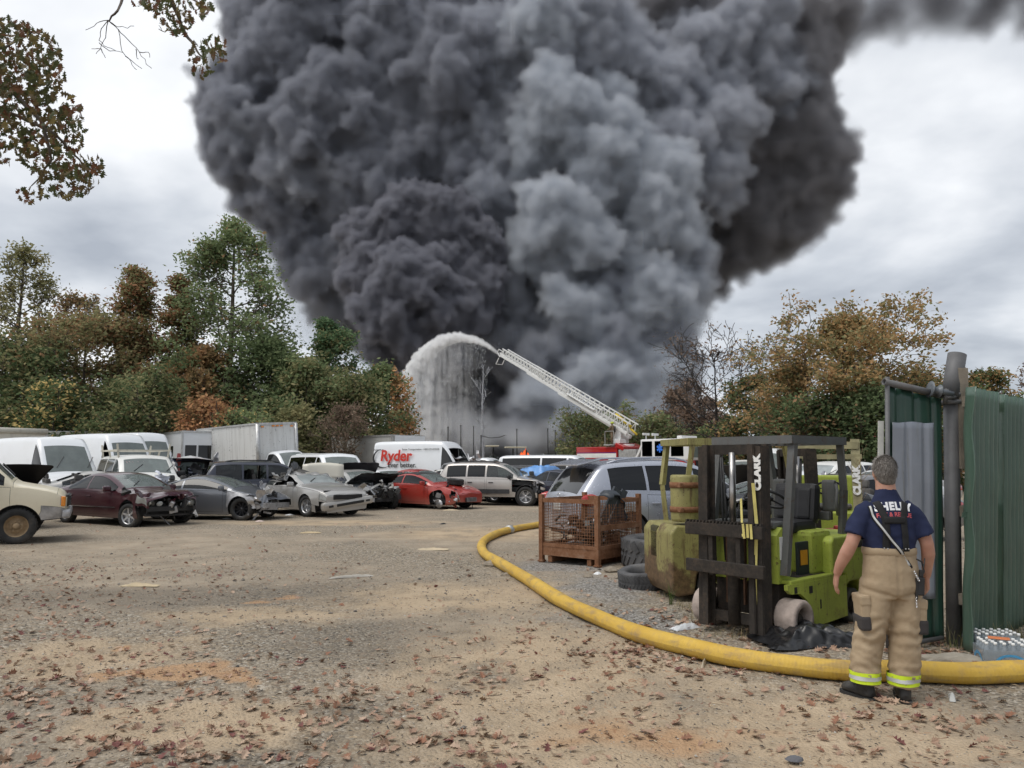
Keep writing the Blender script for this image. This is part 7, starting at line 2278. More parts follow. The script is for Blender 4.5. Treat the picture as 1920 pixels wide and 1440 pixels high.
 if guard:
  fr,bk=.02,-1.22
  for s in(1,-1):
   q=MB();q.bar((.06,s*(W-.06),.60),(-.17,s*(W-.06),ztop-.03),.075,.065);q.build('guard_post',guardmat,r)
   q=MB();q.bar((-1.16-gx,s*(W-.10),.90),(-1.20-gx,s*(W-.08),1.40),.07,.06);q.bar((-1.20-gx,s*(W-.08),1.40),(-1.12-gx,s*(W-.06),ztop-.03),.07,.06);q.build('guard_post',guardmat,r)
   q=MB();q.bar((-.10,s*(W-.05),ztop),(-1.18-gx,s*(W-.05),ztop),.07,.085);q.build('guard_rail',guardmat,r)
  for xx in(-.12,-1.16-gx):
   q=MB();q.bar((xx,-W+.02,ztop+.001),(xx,W-.02,ztop+.001),.07,.083);q.build('guard_rail',guardmat,r)
  for k in range(7):
   yy=-W+.17+k*(2*W-.34)/6
   q=MB();q.bar((-.15,yy,ztop+.01),(-1.13-gx,yy,ztop+.01),.022,.05);q.build('guard_slat',guardmat,r)
  b=MB();b.bbox((-1.12,.30,1.34),(.06,.16,.34),.03);b.bbox((-1.12,-.30,1.34),(.06,.16,.34),.03);b.bbox((-1.10,0,1.12),(.05,.62,.10),.02);b.tube([(-1.08,.40,1.46),(-1.0,.45,1.40),(-.96,.46,1.26),(-1.02,.44,1.14)],.018,8);b.build('seat_frame',guardmat,r)
 if decal:
  lettering('CLARK',.10,M_TXT_BLK,r,(-1.28,W+.004,.82),(-1,0,0),bold=.004)
 if tank:
  b=MB();b.lathe([(0,-.30),(.155,-.30),(.172,-.285),(.175,-.26),(.175,.24),(.170,.265),(.155,.275),(.12,.27),(.11,.25),(0,.25)],24,(-1.50,-.34,1.27),'z')
  t_=b.build('gas_tank',M_OLIVE,r)
  for zz in(1.12,1.42):
   q=MB();q.lathe([(.176,-.035),(.186,-.035),(.186,.035),(.176,.035)],24,(-1.50,-.34,zz),closed=True);q.bbox((-1.62,-.48,zz),(.05,.14,.06),.01);q.build('tank_strap',M_RUST,r)
  q=MB();q.tube([(-1.42,-.2,1.40),(-1.2,-.3,1.46),(-1.08,-.3,1.3),(-1.1,-.3,1.05),(-1.2,-.28,.92)],.013,7);q.build('gas_hose',M_BLACK,r)
 if mast:
  mx=.30;tilt=.03
  def channel(x,yy,zb,zt,s,mat,nm,wd=.075,dp=.14):
   q=MB();lean=-tilt*(zt-zb)
   for(dx,dy,ww,hh)in((0,s*.5*wd,.018,dp),(dp/2,0,wd,.018),(-dp/2,0,wd,.018)):
    a=Vector((x+dx,yy+dy,zb));c_=Vector((x+dx+lean,yy+dy,zt))
    sx,sy=(hh,ww)if hh>ww else(hh,ww)
    vs=[p+Vector((i*(dp if dy else .018)/2,j*(.018 if dy else wd)/2,0))for p in(a,c_)for i,j in((-1,-1),(1,-1),(1,1),(-1,1))]
    q.add(vs,[(3,2,1,0),(4,5,6,7),(0,1,5,4),(1,2,6,5),(2,3,7,6),(3,0,4,7)])
   return q.build(nm,mat,r)
  for s in(1,-1):
   channel(mx-.02,s*.335,.06,1.86,s,M_MAST,'mast_channel',.065)
   channel(mx+.02,s*.268,.07,1.88,s,M_MAST,'inner_mast_channel',.06,.12)
  for zz,ww in((1.83,.74),(.16,.70),(1.05,.70)):
   q=MB();q.bar((mx-.06-.03*zz,-ww/2,zz),(mx-.06-.03*zz,ww/2,zz),.05,.10);q.build('mast_tie',M_MAST,r)
  q=MB();q.tube([(mx-.02,0,.10),(mx-.04,0,1.0)],.062,16);q.build('lift_cylinder',M_MAST,r)
  q=MB();q.tube([(mx-.04,0,1.0),(mx-.06,0,1.80)],.034,14);q.build('piston_rod',simple('worn_chrome',(.35,.34,.33),.3,metal=.9,var=.3,dirt=.3),r)
  q=MB();q.bar((mx-.07,.10,.3),(mx-.09,.10,1.1),.018,.04);q.bar((mx-.07,-.10,.3),(mx-.09,-.10,1.1),.018,.04);q.build('lift_chain',M_RUSTD,r)
  for zz in(.66,1.03):
   q=MB();q.bbox((mx+.13,0,zz),(.045,.90,.125),.008)
   q.build('carriage_bar',M_MAST,r)
  q=MB()
  for k in range(22):q.box((mx+.13,-.43+k*.041,1.105),(.045,.018,.022))
  q.build('carriage_notch',M_MAST,r)
  for s in(1,-1):
   q=MB();q.bar((mx+.09,s*.16,.58),(mx+.09,s*.16,1.12),.05,.07);q.build('carriage_plate',M_MAST,r)
  q=MB();q.tube([(mx-.09,-.16,1.75),(mx-.14,-.19,1.2),(mx-.12,-.15,.7)],.012,6);q.tube([(mx-.09,-.14,1.75),(mx-.16,-.16,1.2),(mx-.12,-.13,.7)],.012,6);q.build('hydraulic_hose',M_BLACK,r)
  me=text_mesh('CLARK',.105,bold=.007,space=1.06);me.materials.clear();me.materials.append(M_TXT_WHT)
  o=link('lettering',me,r)
  x=Vector((0,0,1));z=Vector((1,0,0));y=z.cross(x)
  M4=Matrix((x,y,z)).transposed().to_4x4();M4.translation=Vector((mx+.078-.030*1.45-.02+.012,.338,1.60));o.matrix_local=M4
 return r
FWD1=Vector((-.77,-.64,0)).normalized()
w1=on_ground(1332,1180);w2=on_ground(1470,1192)
c1=(w1+w2)/2+Vector((.07,.08,0))
F1=forklift('forklift','lime green forklift with dark mast and no forks, nearest the camera',(c1.x,c1.y,0),math.atan2(FWD1.y,FWD1.x),M_LIME)
q=MB()
def rib(pts,w=.035):
 for a,b in zip(pts[:-1],pts[1:]):q.bar(a,b,w,.005,up=(1,0,0))
rib([(.36,.31,1.50),(.35,.33,1.10),(.36,.30,.55),(.35,.29,.34)])
rib([(.46,.25,1.11),(.462,.262,.97)],.026);rib([(.464,.30,1.11),(.466,.305,.98)],.026);rib([(.46,.335,1.11),(.466,.345,.97)],.026)
rib([(.30,.13,1.34),(.40,.20,1.12),(.462,.25,.99)],.024)
so=q.build('ratchet_strap',M_STRAP);so.matrix_world=Matrix.Translation((c1.x,c1.y,0))@Matrix.Rotation(math.atan2(FWD1.y,FWD1.x),4,'Z')
tag(so,'pale yellow ratchet strap looped round the mast of the lime forklift','strap')
FWD2=Vector((.985,.17,0)).normalized()
g=on_ground(1262,1130)
c2=g+FWD2*1.72+Vector((-FWD2.y,FWD2.x,0))*.44
F2=forklift('forklift','rusty olive forklift with a gas tank on its counterweight',(c2.x,c2.y,0),math.atan2(FWD2.y,FWD2.x),M_OLIVE,tank=True,mast=True,guardmat=M_OLIVE,ztop=1.96,decal=False,gx=.30)
g=at(1512,867,11.2)
F3=forklift('forklift','third forklift, lime with tilted pale mast, behind the seat of the nearest one',(g.x+.25,11.2,0),R(-112),M_LIME,guard=False,decal=False,mast=False)
q=MB();q.bbox((-.95,0,1.25),(.5,.8,.5),.03);q.build('battery_cover',M_LIME,F3)
q=MB();q.bar((.30,.42,.9),(.12,.42,2.02),.12,.10);q.bar((.30,-.42,.9),(.12,-.42,2.02),.12,.10);q.bar((.14,-.46,1.94),(.14,.46,1.94),.14,.10);q.bar((.16,-.5,1.78),(.16,.5,1.78),.10,.07);q.build('tilted_mast',simple('faded_khaki',(.30,.27,.15),.7,var=.3,dirt=.5),F3)
me=text_mesh('CLARK',.125,bold=.009,space=1.05);me.materials.clear();me.materials.append(M_TXT_WHT)
o=link('lettering',me,F3);x=Vector((-.158,0,1)).normalized();z=Vector((1,0,.158)).normalized();y=z.cross(x)
M4=Matrix((x,y,z)).transposed().to_4x4();M4.translation=Vector((.275,.42,1.45));o.matrix_local=M4
q=MB();q.ball((.0,0,0),(.06,.05,.10),10,8);q.tube([(0,0,.09),(0,0,.16)],.02,6)
o=q.build('orange_lamp',simple('orange_lens',(.75,.30,.03),.3,coat=.4),F2);o.location=(-.55,-.3,1.82)
g=on_ground(1592,1130)
q=MB();q.bbox((0,0,.20),(.42,.34,.40),.05);q.bbox((0,0,.42),(.2,.06,.05),.02);o=q.build('fuel_can',simple('faded_red',(.48,.09,.08),.5,dirt=.3));o.location=(g.x+.18,g.y+.55,.62);
r=thing('red_box','faded red box on a stand behind the firefighter','box',(g.x+.18,g.y+.55,0));o.parent=r;o.location=(0,0,.44)
q=MB();q.box((0,0,.22),(.40,.32,.44));q.build('stand',M_MAST,r)
#   GATE, POSTS, CORRUGATED FENCE
def corrugated_mat(name,col,worn=.3,scr=(0.42,0.47,0.44)):
 m,h,out=new_mat(name)
 co=h.coords()
 n1=h.noise(co,1.2,5.0,.65);n2=h.noise(co,14.0,5.0,.7)
 c=h.ramp(n1,[(.3,tuple(k*.8 for k in col)),(.7,tuple(k*1.2 for k in col))])
 st=h.noise(h.mapping(co,(9,9,.5)),2.0,4.0,.7)
 c=h.mix(h.math('MULTIPLY',h.step(st,.50,.74),worn*1.1),c,(.16,.155,.125))
 sc=h.math('MULTIPLY',h.step(h.noise(h.mapping(co,(4,4,1.4),rot=(0,.5,0)),6.0,2.0,.4,1.5),.70,.735),h.step(n1,.45,.6))
 c=h.mix(h.math('MULTIPLY',sc,worn),c,scr)
 pbsdf(h,out,c,.33,.0,.5,.1,h.bump(n2,.05,.01))
 return m
M_GREEN=corrugated_mat('green_sheet',(0.075,0.125,0.094))
M_GREEN2=corrugated_mat('green_sheet_dark',(0.022,0.062,0.044))
M_GALV=corrugated_mat('galvanised_sheet',(0.225,0.245,0.285),.5,(.12,.13,.15))
M_PIPE=simple('galvanised_pipe',(0.125,0.125,0.128),.6,metal=.25,var=.25,scale=4,bump=.15,bscale=60,dirt=.3)
M_WOODP=simple('weathered_timber',(0.22,0.19,0.15),.9,var=.3,scale=5,bump=.4)
def sheet(name,p0,dirx,L,z0,z1,mat,parent,pitch=.135,amp=.040,rib='sine',seed=0,wav=.012,curl=0.0,lean=0.0,z1b=None):
 """one corrugated sheet: true ribs in the metal, slightly buckled"""
 n=int(L/pitch*9);m=26
 rg=np.random.default_rng(seed)
 d=Vector(dirx).normalized();nrm=Vector((d.y,-d.x,0))
 V=[];ph=rg.random()*6
 for i in range(n+1):
  u=L*i/n
  f=(u/pitch)%1.0
  if rib=='sine':off=amp*math.cos(2*PI*f)
  else:off=amp*2*(1-min(1,max(0,(abs(f-.5)-.06)/.10)))
  for j in range(m+1):
   t=j/m;zt_=z1 if z1b is None else z1+(z1b-z1)*i/n;z=z0+(zt_-z0)*t
   wv=wav*mnoise.noise(Vector((u*1.1+ph,z*1.3,seed)))+wav*.5*mnoise.noise(Vector((u*4,z*3.0,seed+5)))
   cu=curl*math.exp(-u/.07)*(.4+.6*math.sin(z*4.1+1)**2)
   zz=z+(.012*mnoise.noise(Vector((u*6,seed,3)))if j in(0,m)else 0)
   p=Vector(p0)+d*(u-cu*.4)+nrm*(off+wv+cu)
   V.append((p.x+lean*zz,p.y,zz))
 F=[(i*(m+1)+j,(i+1)*(m+1)+j,(i+1)*(m+1)+j+1,i*(m+1)+j+1)for i in range(n)for j in range(m)]
 o=np_obj(name,V,F,mat,parent,smooth=True)
 md=o.modifiers.new('thick','SOLIDIFY');md.thickness=.004
 return o
f0=on_ground(1806,1224)
ftop=at(1812,727,f0.y).z
FL=(at(1812,727,f0.y).x-f0.x)/ftop
fdir=Vector((1.0,.92,0)).normalized()
FN=thing('corrugated_fence','tall green corrugated metal fence at the right edge','fence',(f0.x,f0.y,0))
for k in range(5):
 Lk=.92
 sheet('fence_sheet',fdir*(k*.90-(.07 if k==0 else 0))+Vector((fdir.y,-fdir.x,0))*(.022+.006*(k%2)),fdir,Lk,.015,ftop-.012*k,M_GREEN,FN,lean=FL,seed=k+1,curl=.05 if k==0 else .01)
for zz in(.45,1.25,ftop-.12):
 q=MB();q.bar(fdir*.10+Vector((FL*zz,0,zz))-Vector((fdir.y,-fdir.x,0))*.05,fdir*4.6+Vector((0,0,zz))-Vector((fdir.y,-fdir.x,0))*.05,.05,.10);q.build('rail',M_WOODP,FN)
for u in(2.2,4.4):
 q=MB();q.bar(fdir*u+Vector((0,0,-.1))-Vector((fdir.y,-fdir.x,0))*.12,fdir*u+Vector((0,0,ftop-.05))-Vector((fdir.y,-fdir.x,0))*.12,.09,.09);q.build('post',M_WOODP,FN)
q=MB();q.bar(Vector((FL*ftop+.02,.14,ftop-.75)),Vector((FL*ftop+.05,.14,ftop+.20)),.05,.09);q.build('post',M_WOODP,FN)
q=MB()
q.add([(.02,-.06,1.2),(.10,-.05,1.22),(.12,-.045,1.26),(.03,-.06,1.25)],[(0,1,2,3)])
q.build('torn_edge',M_GREEN,FN)
pg=on_ground(1789,1214)
PS=thing('steel_gate_post','thick grey steel post with a leaning pipe stub at its top','post',(pg.x,pg.y,0))
ztop=at(1783,735,pg.y).z;PX=at(1783,735,pg.y).x-pg.x
b=MB();b.tube([(0,0,-.1),(PX,0,ztop)],.068,24);b.build('post',M_PIPE,PS)
za=at(1781,742,pg.y).z;zb_=at(1797,664,pg.y).z
b=MB()
p0=Vector((PX-.02,-.02,za-.02));p1=Vector((at(1797,664,pg.y).x-pg.x,.02,zb_))
ax=(p1-p0).normalized();Mx=ax.to_track_quat('Z','Y').to_matrix();Lq=(p1-p0).length
b.lathe([(.060,0),(.082,0),(.082,Lq),(.060,Lq),(.058,Lq-.12)],24,p0,M=Mx);b.build('leaning_stub',M_PIPE,PS)
b=MB();b.lathe([(.08,-.02),(.098,-.02),(.098,.02),(.08,.02)],20,(PX,0,ztop-.10),closed=True);b.lathe([(.08,-.018),(.096,-.018),(.096,.018),(.08,.018)],20,(PX,0,ztop-.03),closed=True)
b.tube([(PX-.02,-.10,ztop-.06),(PX-.09,-.12,ztop-.06),(PX-.12,-.10,ztop-.06)],.017,8);b.tube([(PX-.12,-.10,ztop-.11),(PX-.10,-.11,ztop+.02)],.020,8);b.build('clamp',M_PIPE,PS)
RL=MB();RL.lathe([(0,0),(.030,0),(.034,.16),(.036,.185),(.075,.20),(.078,.215),(.045,.235),(.04,.27),(.055,.31),(.095,.345),(.10,.352),(.05,.345),(0,.34)],24)
o=RL.build('flared_roller',simple('roller_grey',(.15,.165,.18),.5,metal=.3),PS)
o.location=(PX-.05,-.12,ztop-.03);o.rotation_euler=(0,R(-78),0);o.scale=(.8,.8,.62)
ga=Vector((pg.x-.06,pg.y-.04,0));
gl=at(1664,716,on_ground(1680,1226).y);LN=PX/ztop
gl=Vector((gl.x-LN*gl.z,gl.y,0))
gd=gl-ga;GL=gd.length;gd.normalize()
GT=thing('sheet_gate','open gate leaf of green and grey corrugated sheet on a pipe frame','gate',ga)
zt1=at(1664,716,ga.y+gd.y*GL).z;zt0=at(1774,741,ga.y+gd.y*.05).z
b=MB();a_=gd*(GL+.04);aa=Vector((a_.x+LN*zt1,a_.y,zt1));bb=Vector((gd.x*.06+LN*zt0,gd.y*.06,zt0));
axd=(aa-bb).normalized();Mq=axd.to_track_quat('Z','Y').to_matrix();Lp=(aa-bb).length
b.lathe([(.022,0),(.032,0),(.032,Lp),(.024,Lp),(.022,Lp-.15)],18,bb,M=Mq);b.build('top_pipe',M_PIPE,GT)
b=MB();b.tube([gd*GL+Vector((0,0,.05)),gd*GL+Vector((LN*zt1,0,zt1+.045))],.021,12);b.build('end_pipe',M_PIPE,GT)
b=MB();b.tube([gd*.08+Vector((0,0,.10)),gd*GL+Vector((0,0,.06))],.021,12);b.build('bottom_pipe',M_PIPE,GT)
off=Vector((-gd.y,gd.x,0));
if off.dot(Vector((-pg.x,-pg.y,0)))<0:off=-off
sheet('gate_sheet',-off*.03+gd*.04,gd,GL-.06,.08,zt0-.03,M_GREEN2,GT,lean=LN,z1b=zt1-.03,pitch=.2,amp=.012,rib='trap',seed=31,wav=.006)
g2=sheet('galvanised_sheet',off*.006+gd*.17,gd,GL-.22,.46,zt1-.37,M_GALV,GT,lean=LN,pitch=.2,amp=.010,rib='trap',seed=32,wav=.006)
o=MB();o.bar(gd*(GL+.05)+Vector((LN*.6,0,.6))-off*.05,gd*(GL+.05)+Vector((LN*zt1,0,zt1-.36))-off*.05,.012,.05);o.build('sheet_edge',simple('pale_edge',(.5,.5,.47),.6),GT)
#   SMALL THINGS ON THE GROUND
def rock(name,label,c,size,seed,mat=None,rz=0,cat='rock',sub=3):
 bm=bmesh.new();bmesh.ops.create_icosphere(bm,subdivisions=sub,radius=1)
 for v in bm.verts:
  k=1+.28*mnoise.noise(v.co*1.3+Vector((seed,0,0)))+.10*mnoise.noise(v.co*4+Vector((0,seed,0)))
  v.co=Vector((v.co.x*size[0]*k,v.co.y*size[1]*k,max(-.3,v.co.z)*size[2]*k))
 me=bpy.data.meshes.new(name);bm.to_mesh(me);bm.free();me.materials.append(mat or simple('concrete_lump',(.30,.27,.22),.95,var=.25,scale=6,bump=.5,bscale=25,dirt=.4))
 o=link(name,me);o.location=c;o.rotation_euler=(0,0,rz)
 return tag(o,label,cat)
g=on_ground(1800,1250);rock('concrete_slab','flat broken concrete slab behind the hose at the foot of the fence',(g.x-.02,g.y+.08,.02),(.30,.10,.07),3,rz=-.1)
g=on_ground(1755,1212);rock('concrete_lump','dirty concrete lump against the foot of the steel post',(g.x,g.y+.1,.02),(.13,.12,.16),5)
g=on_ground(1826,1212);rock('concrete_lump','small upright stone at the bottom of the fence',(g.x,g.y-.04,.02),(.05,.04,.12),6)
for k,(px,py,s,lb)in enumerate(((952,1081,.10,'tan stone left of the hose bend'),(925,1062,.16,'flat brownish stone just outside the hose bend'),(1102,1083,.08,'round tan stone in front of the mesh crate'),(1146,1072,.12,'pale stone at the right foot of the mesh crate'),(1490,1428,.05,'dark stone at the bottom edge of the picture'),(1160,1085,.07,'grey stone between the crate and the tyres'))):
 g=on_ground(px,py);rock('stone',lb,(g.x,g.y,s*.2),(s,s*.7,s*.5),10+k,simple('stone_tan',(.27,.23,.18),.95,var=.3,scale=8)if k!=4 else simple('stone_blue',(.12,.12,.13),.9),cat='stone',sub=2)
def crumpled(name,label,px,py,sx,sy,hgt,mat,seed,cat,rz=0,n=22,freq=5.0,dome=1.0):
 """a crumpled sheet of plastic or card lying on the ground"""
 g=on_ground(px,py)
 V=[]
 for i in range(n):
  for j in range(n):
   u,v=i/(n-1)*2-1,j/(n-1)*2-1
   q=Vector((u*sx*freq,v*sy*freq,seed))
   e=max(0,1-max(abs(u),abs(v))**3)
   z=hgt*(dome*e*(.55+.45*math.cos(u*2)*math.cos(v*2))*.6+e*(.55*abs(mnoise.noise(q))+.35*abs(mnoise.noise(q*2.1))+.2*mnoise.noise(q*4.3)))+.004
   wx=.16*mnoise.noise(Vector((v*2.3,seed,1)));wy=.16*mnoise.noise(Vector((u*2.3,seed,7)))
   V.append((u*sx*(1+wx)+.1*sx*mnoise.noise(q*.7),v*sy*(1+wy),z))
 F=[(i*n+j,(i+1)*n+j,(i+1)*n+j+1,i*n+j+1)for i in range(n-1)for j in range(n-1)]
 o=MB().add(V,F,True).build(name,mat);o.location=(g.x,g.y,ground_h(g.x,g.y));o.rotation_euler=(0,0,rz)
 return tag(o,label,cat)
M_PLASB=simple('black_sheeting',(.012,.012,.013),.32,var=.3,scale=5,coat=.1)
crumpled('plastic_sheet','crumpled black plastic sheeting in front of the lime forklift',1515,1206,.46,.30,.19,M_PLASB,2.0,'plastic sheet',.15,56,3.6,1.0)
M_PLASW=simple('white_film',(.62,.64,.66),.35,var=.1,coat=.2)
crumpled('plastic_film','torn white plastic film at the left wheel of the lime forklift',1285,1176,.17,.06,.06,M_PLASW,4.0,'plastic film',.5,18,16)
for k,(px,py,sx,sy,m,lb)in enumerate(((262,1100,.26,.07,(.52,.42,.27),'strip of pale cardboard lying left of centre on the gravel'),(812,1031,.30,.14,(.50,.41,.28),'flat piece of pale cardboard in front of the hose bend'),(582,1000,.24,.10,(.46,.36,.22),'brown cardboard scrap in front of the grey coupe'),(845,957,.28,.16,(.52,.43,.30),'tan rag under the nose of the red coupe'),(660,1083,.32,.03,(.45,.42,.37),'thin pale stick lying in the middle of the yard'),(425,973,.12,.08,(.75,.76,.77),'white paper scrap beside the black coupe wheel'),(543,966,.14,.10,(.70,.72,.74),'clear plastic scrap before the silver pony car'),(487,978,.12,.06,(.62,.50,.44),'pinkish scrap of plastic in front of the grey coupe'),(1120,1076,.05,.05,(.74,.75,.75),'small white paper ball beside the mesh crate'),(830,983,.10,.05,(.03,.03,.03),'small black rubber scrap in the middle of the yard'),(605,1365,.0,.0,None,''),(1785,1310,.10,.02,(.55,.55,.52),'pale strip of wood on the dirt right of the firefighter'),(1320,1245,.16,.012,(.40,.34,.25),'thin stick lying along the hose'))):
 if m is None:continue
 crumpled('scrap_piece',lb,px,py,sx,sy,.05,simple('scrap_%d'%k,m,.8,var=.15),20.0+k,'scrap',.1*k,12,6)
M_PET=glass_mat('clear_plastic',(.80,.84,.86),.4,.1,(.75,.80,.84),.25)
M_CAP=simple('white_cap',(.82,.82,.80),.4)
M_WRAPB=simple('blue_print',(.08,.35,.62),.35,var=.1,coat=.3)
def pack(label,c,rz,nx,ny,lbl):
 r=thing('water_pack',label,'water pack',c,rz,'water packs by the fence')
 bt=MB();bt.lathe([(0,0),(.030,0),(.032,.02),(.030,.06),(.032,.10),(.030,.13),(.012,.175),(.012,.19)],12)
 cap=MB();cap.lathe([(.0135,.183),(.0145,.184),(.0145,.202),(0,.203)],10)
 bo=bt.build('bottle',M_PET,r);co_=cap.build('cap',M_CAP,bo)
 first=True
 for i in range(nx):
  for j in range(ny):
   loc=((i-(nx-1)/2)*.066,(j-(ny-1)/2)*.066,0)
   if first:bo.location=loc;first=False
   else:
    q=bo.copy();COL.objects.link(q);q.parent=r;q.location=loc
    q2=co_.copy();COL.objects.link(q2);q2.parent=q
 X,Y=nx*.033+.004,ny*.033+.004
 b=MB();b.mat=0
 b.box((0,-Y,.078),(2*X,.003,.135));b.box((0,Y,.078),(2*X,.003,.135));b.box((X,0,.078),(.003,2*Y-.004,.135));b.box((-X,0,.078),(.003,2*Y-.004,.135))
 b.mat=1
 for s in(-1,1):
  ring=[(-.0,0)]
  pts=[]
  for k in range(17):
   a=PI*k/16
   pts.append((math.cos(a)*X*.62,math.sin(a)*.085+.03))
  vs=[];
  for(u,z)in pts:vs+=[(u,s*(Y+.003),z),(u*.80,s*(Y+.003),.03+(z-.03)*.78)]
  b.add(vs,[(2*k,2*k+1,2*k+3,2*k+2)for k in range(16)])
 vs=[]
 for k in range(17):
  a=PI*k/16
  vs+=[(-X-.003,math.cos(a)*Y*.8,math.sin(a)*.09+.02),(-X-.003,math.cos(a)*Y*.6,math.sin(a)*.065+.02)]
 b.add(vs,[(2*k,2*k+1,2*k+3,2*k+2)for k in range(16)])
 b.build('printed_wrap',[M_PET,M_WRAPB],r)
 return r
g=on_ground(1885,1254)
pack('front pack of water bottles wrapped in blue printed film, half out of frame',(g.x+.08,g.y+.12,.0),-.25,6,4,1)
pack('second pack of water bottles behind the first by the fence',(g.x+.22,g.y+.50,.0),-.1,6,4,2)
q=MB();q.box((0,0,0),(.16,.07,.003));o=q.build('orange_card',simple('orange_print',(.62,.20,.08),.5));o.location=(g.x+.06,g.y+.16,.212);o.rotation_euler=(.1,0,-.5);tag(o,'orange card lying on the front water pack','card')
def blades(name,label,spots,seed,mats,hmin,hmax,n,spread):
 rg=np.random.default_rng(seed);V=[];F=[];MI=[]
 k=0
 for(px,py)in spots:
  g=on_ground(px,py)
  for _ in range(n):
   x=g.x+rg.normal(0,spread);y=g.y+rg.normal(0,spread*.7);z=float(ground_h(x,y))-.01
   h_=rg.uniform(hmin,hmax);a=rg.random()*6.28;w=rg.uniform(.0015,.0035);lean=rg.uniform(.15,.9)*h_
   dx,dy=math.cos(a),math.sin(a)
   for(t0,t1)in((0,.5),(.5,1)):
    def pt(t,s):return(x+dx*lean*t*t-dy*w*s*(1-t),y+dy*lean*t*t+dx*w*s*(1-t),z+h_*t*(1-.25*t*lean/h_))
    V+=[pt(t0,-1),pt(t0,1),pt(t1,1),pt(t1,-1)];F.append((k,k+1,k+2,k+3));k+=4;
   m=rg.integers(len(mats));MI+=[m,m]
 o=np_obj(name,V,F,mats,mi=MI)
 tag(o,label,None,None,'stuff')
MG=[leaf_mat('grass_green',(.10,.15,.04),.3),leaf_mat('grass_straw',(.42,.34,.18),.3),leaf_mat('grass_dull',(.17,.16,.07),.3)]
blades('fence_grass','grass and weeds along the foot of the fence',[(1800+12*k,1222-2.0*k)for k in range(14)],3,MG,.06,.30,26,.07)
blades('dry_grass','dry grass tufts by the hose and forklifts',[(1395,1246),(1405,1242),(1415,1250),(1310,1150),(1300,1160),(1340,1192),(1380,1195),(1275,1140),(1290,1145),(1240,1120),(1640,1270),(1735,1235),(1720,1215),(1700,1210),(1190,1195)],4,[MG[1],MG[2],MG[1]],.04,.16,30,.06)
blades('tall_weed','single tall green weed in front of the olive forklift',[(1258,1136)],5,[MG[0]],.25,.42,26,.018)
r=thing('dry_weed','tall dry weed stalk rising left of the firefighter head','weed',on_ground(1618,1100))
rg=np.random.default_rng(14);b=MB()
b.tube([(0,0,0),(.02,0,.6),(0,0,1.2),(.04,0,1.75)],[.006,.005,.004,.002],5)
for k in range(34):
 z=.7+1.05*rg.random();a=rg.random()*6.28;L_=rg.uniform(.08,.26)
 b.tube([(.02,0,z),(.02+math.cos(a)*L_*.6,math.sin(a)*L_*.6,z+L_*.5),(.02+math.cos(a)*L_,math.sin(a)*L_,z+L_*1.1)],[.003,.002,.0015],4)
b.build('stalk',simple('dry_stalk',(.30,.20,.12),.9),r)
#   FIREFIGHTER
def capsule_chain(b,pts,seg=14):
 """tapered limb through (x, y, z, rx[, ry]) stations"""
 P=[Vector(p[:3])for p in pts]
 n=len(P);vs=[];fs=[]
 for i,p in enumerate(P):
  t=(P[min(i+1,n-1)]-P[max(i-1,0)]).normalized()
  x=Vector((1,0,0))-t*t.x
  if x.length<.2:x=Vector((0,1,0))-t*t.y
  x.normalize();y=t.cross(x)
  rx=pts[i][3];ry=pts[i][4]if len(pts[i])>4 else rx
  for k in range(seg):
   a=2*PI*k/seg
   vs.append(p+x*math.cos(a)*rx+y*math.sin(a)*ry)
 for i in range(n-1):
  for k in range(seg):
   k2=(k+1)%seg
   fs.append((i*seg+k,i*seg+k2,(i+1)*seg+k2,(i+1)*seg+k))
 fs.append(tuple(reversed(range(seg))));fs.append(tuple(range((n-1)*seg,n*seg)))
 b.add(vs,fs,True)
def fuse(b,voxel,smooth=6,disp=None,subdiv=False):
 """joins the pieces into one continuous skin and smooths it; returns a mesh"""
 o=b.build('tmp',M_BLACK)
 md=o.modifiers.new('r','REMESH');md.mode='VOXEL';md.voxel_size=voxel
 if smooth:
  ms=o.modifiers.new('s','SMOOTH');ms.factor=.5;ms.iterations=smooth
 dg=bpy.context.evaluated_depsgraph_get()
 me=bpy.data.meshes.new_from_object(o.evaluated_get(dg))
 bpy.data.objects.remove(o)
 if disp:
  n=len(me.vertices)
  co=np.zeros(n*3);me.vertices.foreach_get('co',co);co=co.reshape(-1,3)
  nr=np.zeros(n*3);me.vertices.foreach_get('normal',nr);nr=nr.reshape(-1,3)
  d=np.array([disp(Vector(c),Vector(q))for c,q in zip(co,nr)])
  co+=nr*d[:,None]
  me.vertices.foreach_set('co',co.ravel())
 me.polygons.foreach_set('use_smooth',[True]*len(me.polygons))
 me.update()
 me.materials.clear()
 return me
